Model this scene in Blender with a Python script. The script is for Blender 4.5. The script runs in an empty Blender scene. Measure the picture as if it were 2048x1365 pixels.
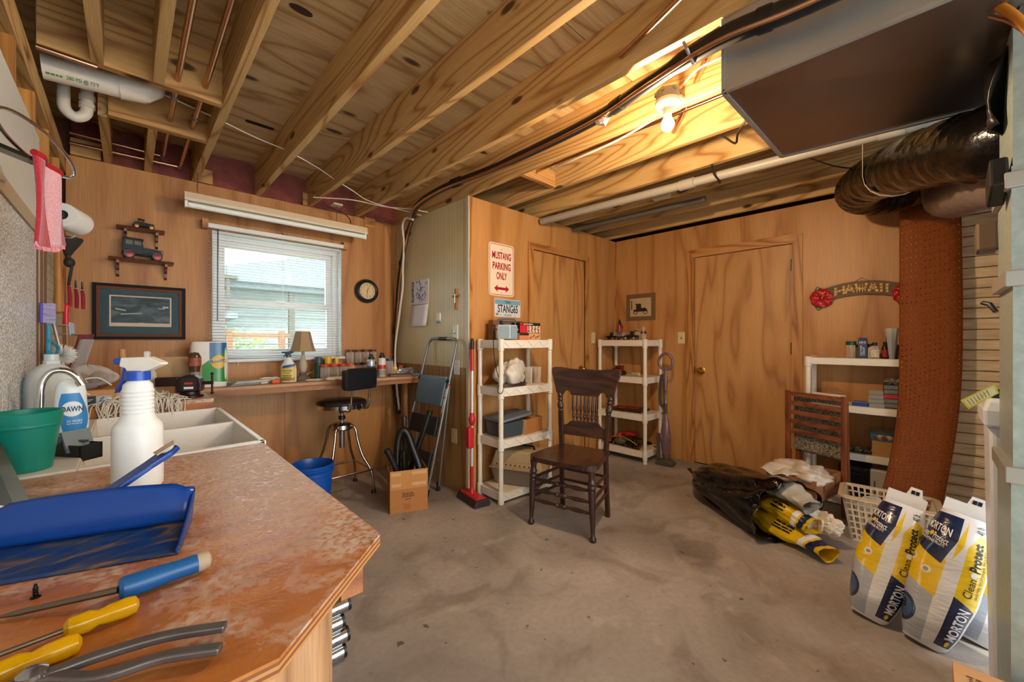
import bpy, bmesh, math, random
from mathutils import Vector, Matrix, Euler
PI = math.pi
random.seed(7)
SC = bpy.context.scene
COL = SC.collection

# ------------------------------------------------------------------ camera
FPX, YAW, EYE = 797.0, math.radians(44.0), 1.22        # focal length in pixels of the 2048 px frame, heading, eye height
cam_data = bpy.data.cameras.new('camera')
cam_data.sensor_width = 36.0
cam_data.lens = FPX / 2048.0 * 36.0
cam_data.shift_y = 1.5 / 2048.0 * -1
cam_data.clip_start = 0.02
cam = bpy.data.objects.new('camera', cam_data)
COL.objects.link(cam)
cam.location = (0, 0, EYE)
cam.rotation_euler = (PI / 2, 0, -YAW)
SC.camera = cam

# ------------------------------------------------------------------ world, exposure
SC.view_settings.view_transform = 'Standard'
SC.view_settings.look = 'None'
SC.view_settings.gamma = 1.0
SC.view_settings.use_curve_mapping = False
SC.view_settings.exposure = 1.0
world = bpy.data.worlds.new('overcast_sky')
SC.world = world
world.use_nodes = True
bg = world.node_tree.nodes['Background']
bg.inputs['Color'].default_value = (0.92, 0.97, 1.0, 1)
bg.inputs['Strength'].default_value = 3.4

def lin(c):
    if isinstance(c, str):
        c = c.lstrip('#')
        c = tuple(int(c[i:i + 2], 16) / 255 for i in (0, 2, 4))
        return tuple((x / 12.92 if x <= .04045 else ((x + .055) / 1.055) ** 2.4) for x in c) + (1,)
    return tuple(c[:3]) + (1,)

# the bare bulb's light; the fixture itself is built with the ceiling services
BULB = Vector((1.775, 0.815, 2.205))
ld = bpy.data.lights.new('bulb_light', 'POINT')
ld.energy = 38
ld.color = (1.0, 0.69, 0.41)
ld.shadow_soft_size = 0.03
lo = bpy.data.objects.new('bulb_light', ld)
COL.objects.link(lo)
lo.location = BULB + Vector((0, 0, -0.055))

# low sun outside, reaching the neighbouring house and the window
sd = bpy.data.lights.new('sun', 'SUN')
sd.energy = 2.2
sd.angle = math.radians(3)
sd.color = (1, .95, .86)
so = bpy.data.objects.new('sun', sd)
COL.objects.link(so)
so.rotation_euler = (math.radians(48), 0, math.radians(-25))

# ------------------------------------------------------------------ measuring helpers (photo pixel -> point on a known plane)
_f = (math.sin(YAW), math.cos(YAW)); _r = (math.cos(YAW), -math.sin(YAW))
def _ray(px, py):
    t = (px - 1024) / FPX; s = (681 - py) / FPX
    return (_f[0] + t * _r[0], _f[1] + t * _r[1], s)
def onX(px, py, x):
    v = _ray(px, py); k = x / v[0]; return Vector((x, v[1] * k, EYE + v[2] * k))
def onY(px, py, y):
    v = _ray(px, py); k = y / v[1]; return Vector((v[0] * k, y, EYE + v[2] * k))
def onZ(px, py, z):
    v = _ray(px, py); k = (z - EYE) / v[2]; return Vector((v[0] * k, v[1] * k, z))

# ------------------------------------------------------------------ materials
MATS = {}
def newmat(name):
    m = bpy.data.materials.new(name); m.use_nodes = True
    nt = m.node_tree
    return m, nt, nt.nodes['Principled BSDF']
def L(nt, a, b): nt.links.new(a, b)
def ND(nt, t, **kw):
    n = nt.nodes.new(t)
    for k, v in kw.items(): setattr(n, k, v)
    return n
def mat(name, col=None, rough=.5, metal=0.0, var=0.06, scale=30, bump=0.0, bscale=60, trans=0.0, ior=1.45, emit=0.0, spec=.5, coat=0.0, sss=0.0, emcol=None, alpha=1.0):
    """plain material with slight procedural colour and roughness variation"""
    if name in MATS: return MATS[name]
    m, nt, b = newmat(name)
    c = lin(col)
    tc = ND(nt, 'ShaderNodeTexCoord')
    nz = ND(nt, 'ShaderNodeTexNoise'); nz.inputs['Scale'].default_value = scale; nz.inputs['Detail'].default_value = 3
    L(nt, tc.outputs['Object'], nz.inputs['Vector'])
    mx = ND(nt, 'ShaderNodeMix', data_type='RGBA')
    mx.inputs['A'].default_value = tuple(max(0, x * (1 - var)) for x in c[:3]) + (1,)
    mx.inputs['B'].default_value = tuple(min(1, x * (1 + var)) for x in c[:3]) + (1,)
    L(nt, nz.outputs['Fac'], mx.inputs['Factor'])
    L(nt, mx.outputs['Result'], b.inputs['Base Color'])
    b.inputs['Roughness'].default_value = rough
    b.inputs['Metallic'].default_value = metal
    b.inputs['IOR'].default_value = ior
    b.inputs['Specular IOR Level'].default_value = spec
    if trans: b.inputs['Transmission Weight'].default_value = trans
    if coat: b.inputs['Coat Weight'].default_value = coat
    if alpha < 1: b.inputs['Alpha'].default_value = alpha
    if sss:
        b.inputs['Subsurface Weight'].default_value = sss
        b.inputs['Subsurface Radius'].default_value = (.02, .02, .02)
    if emit:
        b.inputs['Emission Color'].default_value = lin(emcol or col); b.inputs['Emission Strength'].default_value = emit
    if bump:
        n2 = ND(nt, 'ShaderNodeTexNoise'); n2.inputs['Scale'].default_value = bscale; n2.inputs['Detail'].default_value = 4
        L(nt, tc.outputs['Object'], n2.inputs['Vector'])
        bp = ND(nt, 'ShaderNodeBump'); bp.inputs['Strength'].default_value = bump; bp.inputs['Distance'].default_value = .01
        L(nt, n2.outputs['Fac'], bp.inputs['Height']); L(nt, bp.outputs['Normal'], b.inputs['Normal'])
    MATS[name] = m
    return m

def ramp(nt, fac, stops):
    r = ND(nt, 'ShaderNodeValToRGB')
    e = r.color_ramp.elements
    while len(e) < len(stops): e.new(.5)
    for i, (p, c) in enumerate(stops):
        e[i].position = p; e[i].color = lin(c)
    L(nt, fac, r.inputs['Fac'])
    return r.outputs['Color']

def wood(name, c1, c2, c3=None, axis='Z', scale=1.0, bands=9.0, dist=5.0, rough=.55, knots=False, fine=.35, stretch=9.0, bump=.12, coat=0.0):
    """sawn wood: stretched noise bands along the grain axis, fine pores, optional knots"""
    if name in MATS: return MATS[name]
    m, nt, b = newmat(name)
    tc = ND(nt, 'ShaderNodeTexCoord'); oi = ND(nt, 'ShaderNodeObjectInfo')
    off = ND(nt, 'ShaderNodeVectorMath', operation='SCALE'); off.inputs[0].default_value = (37, 19, 53)
    L(nt, oi.outputs['Random'], off.inputs['Scale'])
    add = ND(nt, 'ShaderNodeVectorMath', operation='ADD')
    L(nt, tc.outputs['Object'], add.inputs[0]); L(nt, off.outputs['Vector'], add.inputs[1])
    mp = ND(nt, 'ShaderNodeMapping')
    s = [scale, scale, scale]; s['XYZ'.index(axis)] = scale / stretch
    mp.inputs['Scale'].default_value = s
    L(nt, add.outputs['Vector'], mp.inputs['Vector'])
    n1 = ND(nt, 'ShaderNodeTexNoise'); n1.inputs['Scale'].default_value = 2.2; n1.inputs['Detail'].default_value = 2.0; n1.inputs['Distortion'].default_value = .3
    L(nt, mp.outputs['Vector'], n1.inputs['Vector'])
    mul = ND(nt, 'ShaderNodeMath', operation='MULTIPLY'); mul.inputs[1].default_value = bands
    L(nt, n1.outputs['Fac'], mul.inputs[0])
    fr = ND(nt, 'ShaderNodeMath', operation='PINGPONG'); fr.inputs[1].default_value = .5
    L(nt, mul.outputs[0], fr.inputs[0])
    d2 = ND(nt, 'ShaderNodeMath', operation='MULTIPLY'); d2.inputs[1].default_value = 2.0
    L(nt, fr.outputs[0], d2.inputs[0])
    col = ramp(nt, d2.outputs[0], [(0.0, c2), (.35, c1), (1.0, c3 or c1)])
    # fine pores
    mp2 = ND(nt, 'ShaderNodeMapping'); s2 = [220 * scale] * 3; s2['XYZ'.index(axis)] = 6 * scale
    mp2.inputs['Scale'].default_value = s2
    L(nt, add.outputs['Vector'], mp2.inputs['Vector'])
    n2 = ND(nt, 'ShaderNodeTexNoise'); n2.inputs['Scale'].default_value = 1.0; n2.inputs['Detail'].default_value = 3
    L(nt, mp2.outputs['Vector'], n2.inputs['Vector'])
    mx = ND(nt, 'ShaderNodeMix', data_type='RGBA', blend_type='MULTIPLY'); mx.inputs['Factor'].default_value = fine
    L(nt, col, mx.inputs['A'])
    L(nt, ramp(nt, n2.outputs['Fac'], [(.3, (.35, .3, .25)), (.6, (1, 1, 1))]), mx.inputs['B'])
    out = mx.outputs['Result']
    # broad tone
    n4 = ND(nt, 'ShaderNodeTexNoise'); n4.inputs['Scale'].default_value = 1.1; n4.inputs['Detail'].default_value = 2
    L(nt, add.outputs['Vector'], n4.inputs['Vector'])
    mb = ND(nt, 'ShaderNodeMix', data_type='RGBA', blend_type='MULTIPLY'); mb.inputs['Factor'].default_value = .5
    L(nt, out, mb.inputs['A']); L(nt, ramp(nt, n4.outputs['Fac'], [(.3, (.72, .68, .62)), (.65, (1, 1, 1))]), mb.inputs['B'])
    out = mb.outputs['Result']
    if knots:
        mp3 = ND(nt, 'ShaderNodeMapping'); s3 = [5.5 * scale] * 3; s3['XYZ'.index(axis)] = 2.2 * scale
        mp3.inputs['Scale'].default_value = s3
        L(nt, add.outputs['Vector'], mp3.inputs['Vector'])
        vo = ND(nt, 'ShaderNodeTexVoronoi'); vo.inputs['Scale'].default_value = 1.0
        L(nt, mp3.outputs['Vector'], vo.inputs['Vector'])
        k = ramp(nt, vo.outputs['Distance'], [(.07, '#2c1608'), (.10, '#6b3f1c'), (.15, (1, 1, 1))])
        mk = ND(nt, 'ShaderNodeMix', data_type='RGBA', blend_type='MULTIPLY'); mk.inputs['Factor'].default_value = .9
        L(nt, out, mk.inputs['A']); L(nt, k, mk.inputs['B'])
        out = mk.outputs['Result']
    L(nt, out, b.inputs['Base Color'])
    b.inputs['Roughness'].default_value = rough
    if coat: b.inputs['Coat Weight'].default_value = coat; b.inputs['Coat Roughness'].default_value = .25
    bp = ND(nt, 'ShaderNodeBump'); bp.inputs['Strength'].default_value = bump; bp.inputs['Distance'].default_value = .004
    L(nt, n2.outputs['Fac'], bp.inputs['Height']); L(nt, bp.outputs['Normal'], b.inputs['Normal'])
    MATS[name] = m
    return m

def glassy(name, col='#ffffff', rough=.02, mixf=.82, ior=1.45, edge=.75):
    """thin clear plastic or glass: mostly straight-through with a glossy skin (cheap and clear in small vessels)"""
    if name in MATS: return MATS[name]
    m = bpy.data.materials.new(name); m.use_nodes = True; nt = m.node_tree; nt.nodes.clear()
    o = ND(nt, 'ShaderNodeOutputMaterial'); t = ND(nt, 'ShaderNodeBsdfTransparent'); g = ND(nt, 'ShaderNodeBsdfPrincipled')
    t.inputs['Color'].default_value = lin(col); g.inputs['Base Color'].default_value = lin(col); g.inputs['Roughness'].default_value = rough
    fr = ND(nt, 'ShaderNodeLayerWeight'); fr.inputs['Blend'].default_value = .35
    mth = ND(nt, 'ShaderNodeMath', operation='MULTIPLY_ADD'); mth.inputs[1].default_value = edge; mth.inputs[2].default_value = 1 - mixf
    mth.use_clamp = True
    L(nt, fr.outputs['Facing'], mth.inputs[0])
    mx = ND(nt, 'ShaderNodeMixShader')
    L(nt, mth.outputs[0], mx.inputs['Fac']); L(nt, t.outputs[0], mx.inputs[1]); L(nt, g.outputs[0], mx.inputs[2]); L(nt, mx.outputs[0], o.inputs['Surface'])
    MATS[name] = m
    return m

# ------------------------------------------------------------------ mesh helpers
def basis(d, up=Vector((0, 0, 1))):
    d = Vector(d).normalized()
    if abs(d.dot(up)) > .98: up = Vector((0, 1, 0))
    x = up.cross(d).normalized(); y = d.cross(x)
    return x, y, d
class MB:
    def __init__(s): s.v = []; s.f = []; s.m = []; s.uv = {}; s.slot = 0
    def add(s, vs, fs):
        o = len(s.v); s.v += [Vector(p) for p in vs]
        for f in fs: s.f.append([i + o for i in f]); s.m.append(s.slot)
        return o
    def box(s, a, b, rot=None, piv=None):
        (x0, y0, z0), (x1, y1, z1) = a, b
        x0, x1 = sorted((x0, x1)); y0, y1 = sorted((y0, y1)); z0, z1 = sorted((z0, z1))
        vs = [Vector(p) for p in ((x0, y0, z0), (x1, y0, z0), (x1, y1, z0), (x0, y1, z0), (x0, y0, z1), (x1, y0, z1), (x1, y1, z1), (x0, y1, z1))]
        if rot is not None:
            R = Euler(rot).to_matrix() if not isinstance(rot, Matrix) else rot
            c = Vector(piv) if piv is not None else Vector(((x0 + x1) / 2, (y0 + y1) / 2, (z0 + z1) / 2))
            vs = [R @ (p - c) + c for p in vs]
        s.add(vs, [(0, 3, 2, 1), (4, 5, 6, 7), (0, 1, 5, 4), (1, 2, 6, 5), (2, 3, 7, 6), (3, 0, 4, 7)]); return s
    def cbox(s, c, d, rot=None):
        c = Vector(c); h = Vector(d) / 2
        return s.box(c - h, c + h, rot)
    def bar(s, p, q, w, h, up=Vector((0, 0, 1))):
        p = Vector(p); q = Vector(q); x, y, d = basis(q - p, up)
        vs = []
        for e in (p, q):
            for a, b in ((-1, -1), (1, -1), (1, 1), (-1, 1)): vs.append(e + x * a * w / 2 + y * b * h / 2)
        s.add(vs, [(3, 2, 1, 0), (4, 5, 6, 7), (0, 1, 5, 4), (1, 2, 6, 5), (2, 3, 7, 6), (3, 0, 4, 7)]); return s
    def prism(s, pts, o, ux, uy, dn):
        """polygon pts (2-D) in the plane o + a*ux + b*uy, extruded by vector dn"""
        o = Vector(o); ux = Vector(ux); uy = Vector(uy); dn = Vector(dn); n = len(pts)
        a = [o + ux * p[0] + uy * p[1] for p in pts]
        flip = ux.cross(uy).dot(dn) > 0
        area = sum(pts[i][0] * pts[(i + 1) % n][1] - pts[(i + 1) % n][0] * pts[i][1] for i in range(n)) > 0
        vs = a + [p + dn for p in a]
        f0 = list(range(n)); f1 = [i + n for i in range(n)]
        sides = [(i, (i + 1) % n, (i + 1) % n + n, i + n) for i in range(n)]
        if flip == area: f0.reverse()
        else: f1.reverse(); sides = [t[::-1] for t in sides]
        s.add(vs, [f0, f1] + sides); return s
    def tube(s, pts, r, n=10, closed=False, caps=True, up=Vector((0, 0, 1))):
        pts = [Vector(p) for p in pts]; k = len(pts); rs = r if hasattr(r, '__len__') else [r] * k
        vs = []; px = None
        for i, p in enumerate(pts):
            if closed: d = pts[(i + 1) % k] - pts[i - 1]
            else: d = pts[min(i + 1, k - 1)] - pts[max(i - 1, 0)]
            d = d.normalized()
            if px is None: x, y, _ = basis(d, up)
            else:
                x = px - d * px.dot(d)
                x = x.normalized() if x.length > 1e-6 else basis(d)[0]
                y = d.cross(x)
            px = x
            for j in range(n):
                a = 2 * PI * j / n; vs.append(p + (x * math.cos(a) + y * math.sin(a)) * rs[i])
        fs = []
        for i in range(k if closed else k - 1):
            b = (i + 1) % k
            for j in range(n): fs.append((i * n + j, i * n + (j + 1) % n, b * n + (j + 1) % n, b * n + j))
        if caps and not closed: fs += [list(range(n))[::-1], [(k - 1) * n + j for j in range(n)]]
        s.add(vs, fs); return s
    def sweep(s, P, w, h, up=Vector((0, 0, 1))):
        """flat bar of width w and height h along the points P"""
        P = [Vector(p) for p in P]; k = len(P); vs = []
        for i, p in enumerate(P):
            x, y, d = basis(P[min(i + 1, k - 1)] - P[max(i - 1, 0)], up)
            ww = w[i] if hasattr(w, '__len__') else w
            vs += [p + x * a * ww / 2 + y * b * h / 2 for a, b in ((-1, -1), (1, -1), (1, 1), (-1, 1))]
        fs = [(i * 4 + j, i * 4 + (j + 1) % 4, i * 4 + 4 + (j + 1) % 4, i * 4 + 4 + j) for i in range(k - 1) for j in range(4)]
        s.add(vs, fs + [(3, 2, 1, 0), tuple(4 * k - 4 + j for j in range(4))]); return s
    def lathe(s, prof, n=16, o=(0, 0, 0), d=(0, 0, 1), sx=1.0, sy=1.0, cap=True, rx=None):
        """profile [(radius, height)] turned round axis d at o"""
        o = Vector(o); x, y, d = basis(d)
        if abs(d.z) > .99: x, y = Vector((1, 0, 0)), Vector((0, 1, 0)) * (1 if d.z > 0 else -1)
        if rx is not None: x = Vector(rx).normalized(); y = d.cross(x)
        vs = [o + (x * math.cos(2 * PI * j / n) * sx + y * math.sin(2 * PI * j / n) * sy) * max(r, 1e-5) + d * h for r, h in prof for j in range(n)]
        fs = [(i * n + j, i * n + (j + 1) % n, (i + 1) * n + (j + 1) % n, (i + 1) * n + j) for i in range(len(prof) - 1) for j in range(n)]
        if cap: fs += [list(range(n))[::-1], [(len(prof) - 1) * n + j for j in range(n)]]
        s.add(vs, fs); return s
    def ball(s, c, r, n=12, m=8):
        c = Vector(c); r = Vector(r) if hasattr(r, '__len__') else Vector((r, r, r))
        vs = []
        for i in range(m + 1):
            t = PI * i / m
            for j in range(n):
                a = 2 * PI * j / n; vs.append(c + Vector((r.x * max(math.sin(t), 1e-4) * math.cos(a), r.y * max(math.sin(t), 1e-4) * math.sin(a), -r.z * math.cos(t))))
        s.add(vs, [(i * n + j, i * n + (j + 1) % n, (i + 1) * n + (j + 1) % n, (i + 1) * n + j) for i in range(m) for j in range(n)]); return s
    def grid(s, fn, nu, nv, flip=False, uv=False):
        """surface fn(u, v) with u, v in 0..1"""
        o = s.add([fn(i / nu, j / nv) for j in range(nv + 1) for i in range(nu + 1)],
                  [((j * (nu + 1) + i), (j * (nu + 1) + i + 1), ((j + 1) * (nu + 1) + i + 1), ((j + 1) * (nu + 1) + i))[::-1 if flip else 1] for j in range(nv) for i in range(nu)])
        if uv:
            for j in range(nv + 1):
                for i in range(nu + 1): s.uv[o + j * (nu + 1) + i] = (i / nu, j / nv)
        return s
    def build(s, name, mt, parent=None, smooth=False, bevel=0.0, seg=2, solid=0.0, sub=0):
        me = bpy.data.meshes.new(name)
        me.from_pydata([tuple(p) for p in s.v], [], s.f)
        ms = mt if isinstance(mt, (list, tuple)) else [mt]
        for q in ms: me.materials.append(q)
        if len(ms) > 1: me.polygons.foreach_set('material_index', s.m)
        if s.uv:
            ul = me.uv_layers.new(name='UVMap')
            for lp in me.loops: ul.data[lp.index].uv = s.uv.get(lp.vertex_index, (0, 0))
        if smooth:
            me.polygons.foreach_set('use_smooth', [True] * len(me.polygons))
            if smooth != 2: me.set_sharp_from_angle(angle=math.radians(38))
        me.update()
        o = bpy.data.objects.new(name, me); COL.objects.link(o)
        if parent is not None: o.parent = parent
        if solid:
            q = o.modifiers.new('thickness', 'SOLIDIFY'); q.thickness = solid; q.offset = 0
        if sub:
            q = o.modifiers.new('round', 'SUBSURF'); q.levels = q.render_levels = sub
        if bevel:
            q = o.modifiers.new('edges', 'BEVEL'); q.width = bevel; q.segments = seg; q.limit_method = 'ANGLE'; q.angle_limit = math.radians(40)
        return o
def tag(o, label=None, cat=None, group=None, kind=None):
    if label: o['label'] = label
    if cat: o['category'] = cat
    if group: o['group'] = group
    if kind: o['kind'] = kind
    return o
def thing(name, label, cat, loc=(0, 0, 0), rotz=0.0, group=None):
    o = bpy.data.objects.new(name, None); COL.objects.link(o); o.empty_display_size = .05
    o.location = loc; o.rotation_euler = (0, 0, rotz)
    return tag(o, label, cat, group)
def kids(o): return [c for c in bpy.data.objects if c.parent == o]
def settle(t):
    """put a thing's origin at its base: shift the Empty (or mesh origin) and move the parts' vertices back"""
    def rec(o):
        r = []
        for c in o.children: r += [c] + rec(c)
        return r
    ms = [o for o in ([t] + rec(t)) if o.type == 'MESH']
    lo = Vector((1e9,) * 3); hi = Vector((-1e9,) * 3)
    for o in ms:
        for p in o.data.vertices:
            for i in range(3): lo[i] = min(lo[i], p.co[i]); hi[i] = max(hi[i], p.co[i])
    c = Vector(((lo.x + hi.x) / 2, (lo.y + hi.y) / 2, lo.z))
    done = set()
    for o in ms:
        if o.data.name in done: continue
        done.add(o.data.name); o.data.transform(Matrix.Translation(-c))
    t.location = c
    return t
def single(o, label, cat, group=None, kind=None): return settle(tag(o, label, cat, group, kind))
def copy_tree(o, parent=None):
    c = o.copy(); COL.objects.link(c)
    if parent is not None: c.parent = parent
    for ch in list(o.children): copy_tree(ch, c)
    return c
def struct(o, label=None): return tag(o, label, None, None, 'structure')

_fonts = {}
def text_verts(s, bold=0.0):
    s0 = s; s = (s, bold)
    if s not in _fonts:
        cu = bpy.data.curves.new('t', 'FONT'); cu.body = s0; cu.resolution_u = 3; cu.offset = bold
        ob = bpy.data.objects.new('t', cu)
        me = bpy.data.meshes.new_from_object(ob)
        vs = [v.co.copy() for v in me.vertices]; fs = [list(p.vertices) for p in me.polygons]
        x0 = min(v.x for v in vs); x1 = max(v.x for v in vs); y0 = min(v.y for v in vs); y1 = max(v.y for v in vs)
        vs = [((v.x - x0) / (x1 - x0), (v.y - y0) / max(y1 - y0, 1e-6)) for v in vs]
        bpy.data.objects.remove(ob); bpy.data.curves.remove(cu); bpy.data.meshes.remove(me)
        _fonts[s] = (vs, fs)
    return _fonts[s]
def lettering(s, mt, parent, o, ux, uy, w, h, name='lettering', fn=None, lift=.0008, slant=0.0, bold=0.0):
    """text s fitted into the box o .. o + ux*w + uy*h (flat print), or laid on a surface by fn(a, b)"""
    vs, fs = text_verts(s, bold); b = MB()
    if fn: pts = [fn(x, y) for x, y in vs]
    else:
        o = Vector(o); ux = Vector(ux).normalized(); uy = Vector(uy).normalized(); n = ux.cross(uy).normalized()
        pts = [o + ux * (x * w + slant * y * h) + uy * (y * h) + n * lift for x, y in vs]
    b.add(pts, fs)
    return b.build(name, mt, parent)
def scribble(mt, parent, w, h, rows, fn=None, o=(0, 0, 0), ux=(1, 0, 0), uy=(0, 0, 1), seed=1, name='print_lines', lift=.0008, words=4):
    """rows of word-long dashes standing for print too small to read"""
    R = random.Random(seed); b = MB(); o = Vector(o); ux = Vector(ux).normalized(); uy = Vector(uy).normalized(); n = ux.cross(uy)
    f = fn or (lambda a, c: o + ux * (a * w) + uy * (c * h) + n * lift)
    for r in range(rows):
        x = R.uniform(0, .08); c0 = 1 - (r + .75) / rows; c1 = 1 - (r + .25) / rows
        while x < .92:
            l = min(R.uniform(.5, 1.4) / words * .8, 1 - x); b.add([f(x, c0), f(x + l, c0), f(x + l, c1), f(x, c1)], [(0, 1, 2, 3)]); x += l + .05
    q = b.build(name, mt, parent); q['kind'] = 'stuff'; return q
def arc(c, r, a0, a1, n, ux=(1, 0, 0), uy=(0, 0, 1)):
    c = Vector(c); ux = Vector(ux); uy = Vector(uy)
    return [c + ux * math.cos(a0 + (a1 - a0) * i / n) * r + uy * math.sin(a0 + (a1 - a0) * i / n) * r for i in range(n + 1)]
def smoothpath(pts, n=6):
    """Catmull-Rom through points"""
    P = [Vector(p) for p in pts]; P = [P[0] * 2 - P[1]] + P + [P[-1] * 2 - P[-2]]; out = []
    for i in range(1, len(P) - 2):
        a, b, c, d = P[i - 1:i + 3]
        for k in range(n):
            t = k / n
            out.append(.5 * ((2 * b) + (c - a) * t + (2 * a - 5 * b + 4 * c - d) * t * t + (3 * b - a - 3 * c + d) * t ** 3))
    out.append(P[-2]); return out
def rrect(w, h, r, n=5):
    """rounded rectangle polygon centred on 0"""
    out = []
    for cx, cy, a in ((w / 2 - r, h / 2 - r, 0), (-w / 2 + r, h / 2 - r, PI / 2), (-w / 2 + r, -h / 2 + r, PI), (w / 2 - r, -h / 2 + r, 1.5 * PI)):
        for i in range(n + 1): out.append((cx + r * math.cos(a + PI / 2 * i / n), cy + r * math.sin(a + PI / 2 * i / n)))
    return out
XX = Vector((1, 0, 0)); YY = Vector((0, 1, 0)); ZZ = Vector((0, 0, 1))
# ================================================================== the setting
XL, XF, XC, YW, YM, YB = -0.27, 4.06, 1.929, 3.645, 2.483, -2.6   # left wall, far wall, calendar wall, window wall, sign wall, open rear
HW, ZJ, ZS = 2.355, 2.36, 2.595                                    # panelling height, joist underside, subfloor underside

ply = wood('lauan_plywood', '#c08a4e', '#ab733a', '#c69257', axis='Z', scale=1.0, bands=7, stretch=10, rough=.45, fine=.25)
ply2 = wood('lauan_door', '#bf8a50', '#a5713c', '#c89558', axis='Z', scale=1.3, bands=9, stretch=7, rough=.42, fine=.25)
ply3 = wood('lauan_back', '#b87e42', '#a26a34', '#c08a4c', axis='Z', scale=1.0, bands=7, stretch=10, rough=.5, fine=.28)
casing = wood('oak_casing', '#b57a3e', '#8a5424', '#c68f4e', axis='Z', scale=2.2, bands=10, stretch=8, rough=.45)
casing_h = wood('oak_casing_flat', '#b57a3e', '#8a5424', '#c68f4e', axis='X', scale=2.2, bands=10, stretch=8, rough=.45)
casing_y = wood('oak_casing_deep', '#b57a3e', '#8a5424', '#c68f4e', axis='Y', scale=2.2, bands=10, stretch=8, rough=.45)
joist_m = wood('fir_joist', '#c9a468', '#9c7038', '#d0ae74', axis='Y', scale=1.2, bands=26, stretch=12, rough=.65, knots=True, fine=.3)
joist_x = wood('fir_blocking', '#b98c50', '#8f6230', '#c59a5a', axis='X', scale=1.2, bands=20, stretch=12, rough=.65, knots=True, fine=.3)
stud_m = wood('fir_stud', '#c68a3c', '#9c6424', '#d09846', axis='Z', scale=1.4, bands=14, stretch=14, rough=.6, fine=.3)
sub_m = wood('fir_subfloor', '#c4a472', '#a27c4a', '#cdb080', axis='X', scale=1.0, bands=10, stretch=5, rough=.7, knots=True, fine=.4)
white_vinyl = mat('white_vinyl', '#e9ecee', .35)
ivory = mat('ivory_plastic', '#d9c9a4', .4)
brass = mat('brass', '#c79a4a', .25, 1.0)
black_metal = mat('black_metal', '#15130f', .45, .6)
dark_gap = mat('dark_void', '#0c0806', .9)

# tan board with fine vertical lines
def bead_board():
    m, nt, b = newmat('tan_beadboard')
    tc = ND(nt, 'ShaderNodeTexCoord'); sx = ND(nt, 'ShaderNodeSeparateXYZ'); L(nt, tc.outputs['Object'], sx.inputs[0])
    nz = ND(nt, 'ShaderNodeTexNoise'); nz.noise_dimensions = '1D'; nz.inputs['Scale'].default_value = 90; nz.inputs['Detail'].default_value = 5
    L(nt, sx.outputs['Y'], nz.inputs['W'])
    n2 = ND(nt, 'ShaderNodeTexNoise'); n2.inputs['Scale'].default_value = 3; L(nt, tc.outputs['Object'], n2.inputs['Vector'])
    c = ramp(nt, nz.outputs['Fac'], [(.3, '#c6b484'), (.5, '#dfcfa2'), (.7, '#eadcb4')])
    mx = ND(nt, 'ShaderNodeMix', data_type='RGBA', blend_type='MULTIPLY'); mx.inputs['Factor'].default_value = .3
    L(nt, c, mx.inputs['A']); L(nt, n2.outputs['Fac'], mx.inputs['B']); L(nt, mx.outputs['Result'], b.inputs['Base Color'])
    b.inputs['Roughness'].default_value = .42
    return m
tanboard = bead_board()

# painted concrete with board-formed courses
def block_mat():
    m, nt, b = newmat('painted_concrete')
    tc = ND(nt, 'ShaderNodeTexCoord')
    mp = ND(nt, 'ShaderNodeMapping'); mp.inputs['Scale'].default_value = (6, 6, 30); L(nt, tc.outputs['Object'], mp.inputs['Vector'])
    nz = ND(nt, 'ShaderNodeTexNoise'); nz.inputs['Scale'].default_value = 1; nz.inputs['Detail'].default_value = 6; L(nt, mp.outputs['Vector'], nz.inputs['Vector'])
    L(nt, ramp(nt, nz.outputs['Fac'], [(.3, '#b8a284'), (.7, '#dcc9aa')]), b.inputs['Base Color'])
    b.inputs['Roughness'].default_value = .6
    bp = ND(nt, 'ShaderNodeBump'); bp.inputs['Strength'].default_value = .8; bp.inputs['Distance'].default_value = .02
    L(nt, nz.outputs['Fac'], bp.inputs['Height']); L(nt, bp.outputs['Normal'], b.inputs['Normal'])
    return m
block_m = block_mat()

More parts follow.
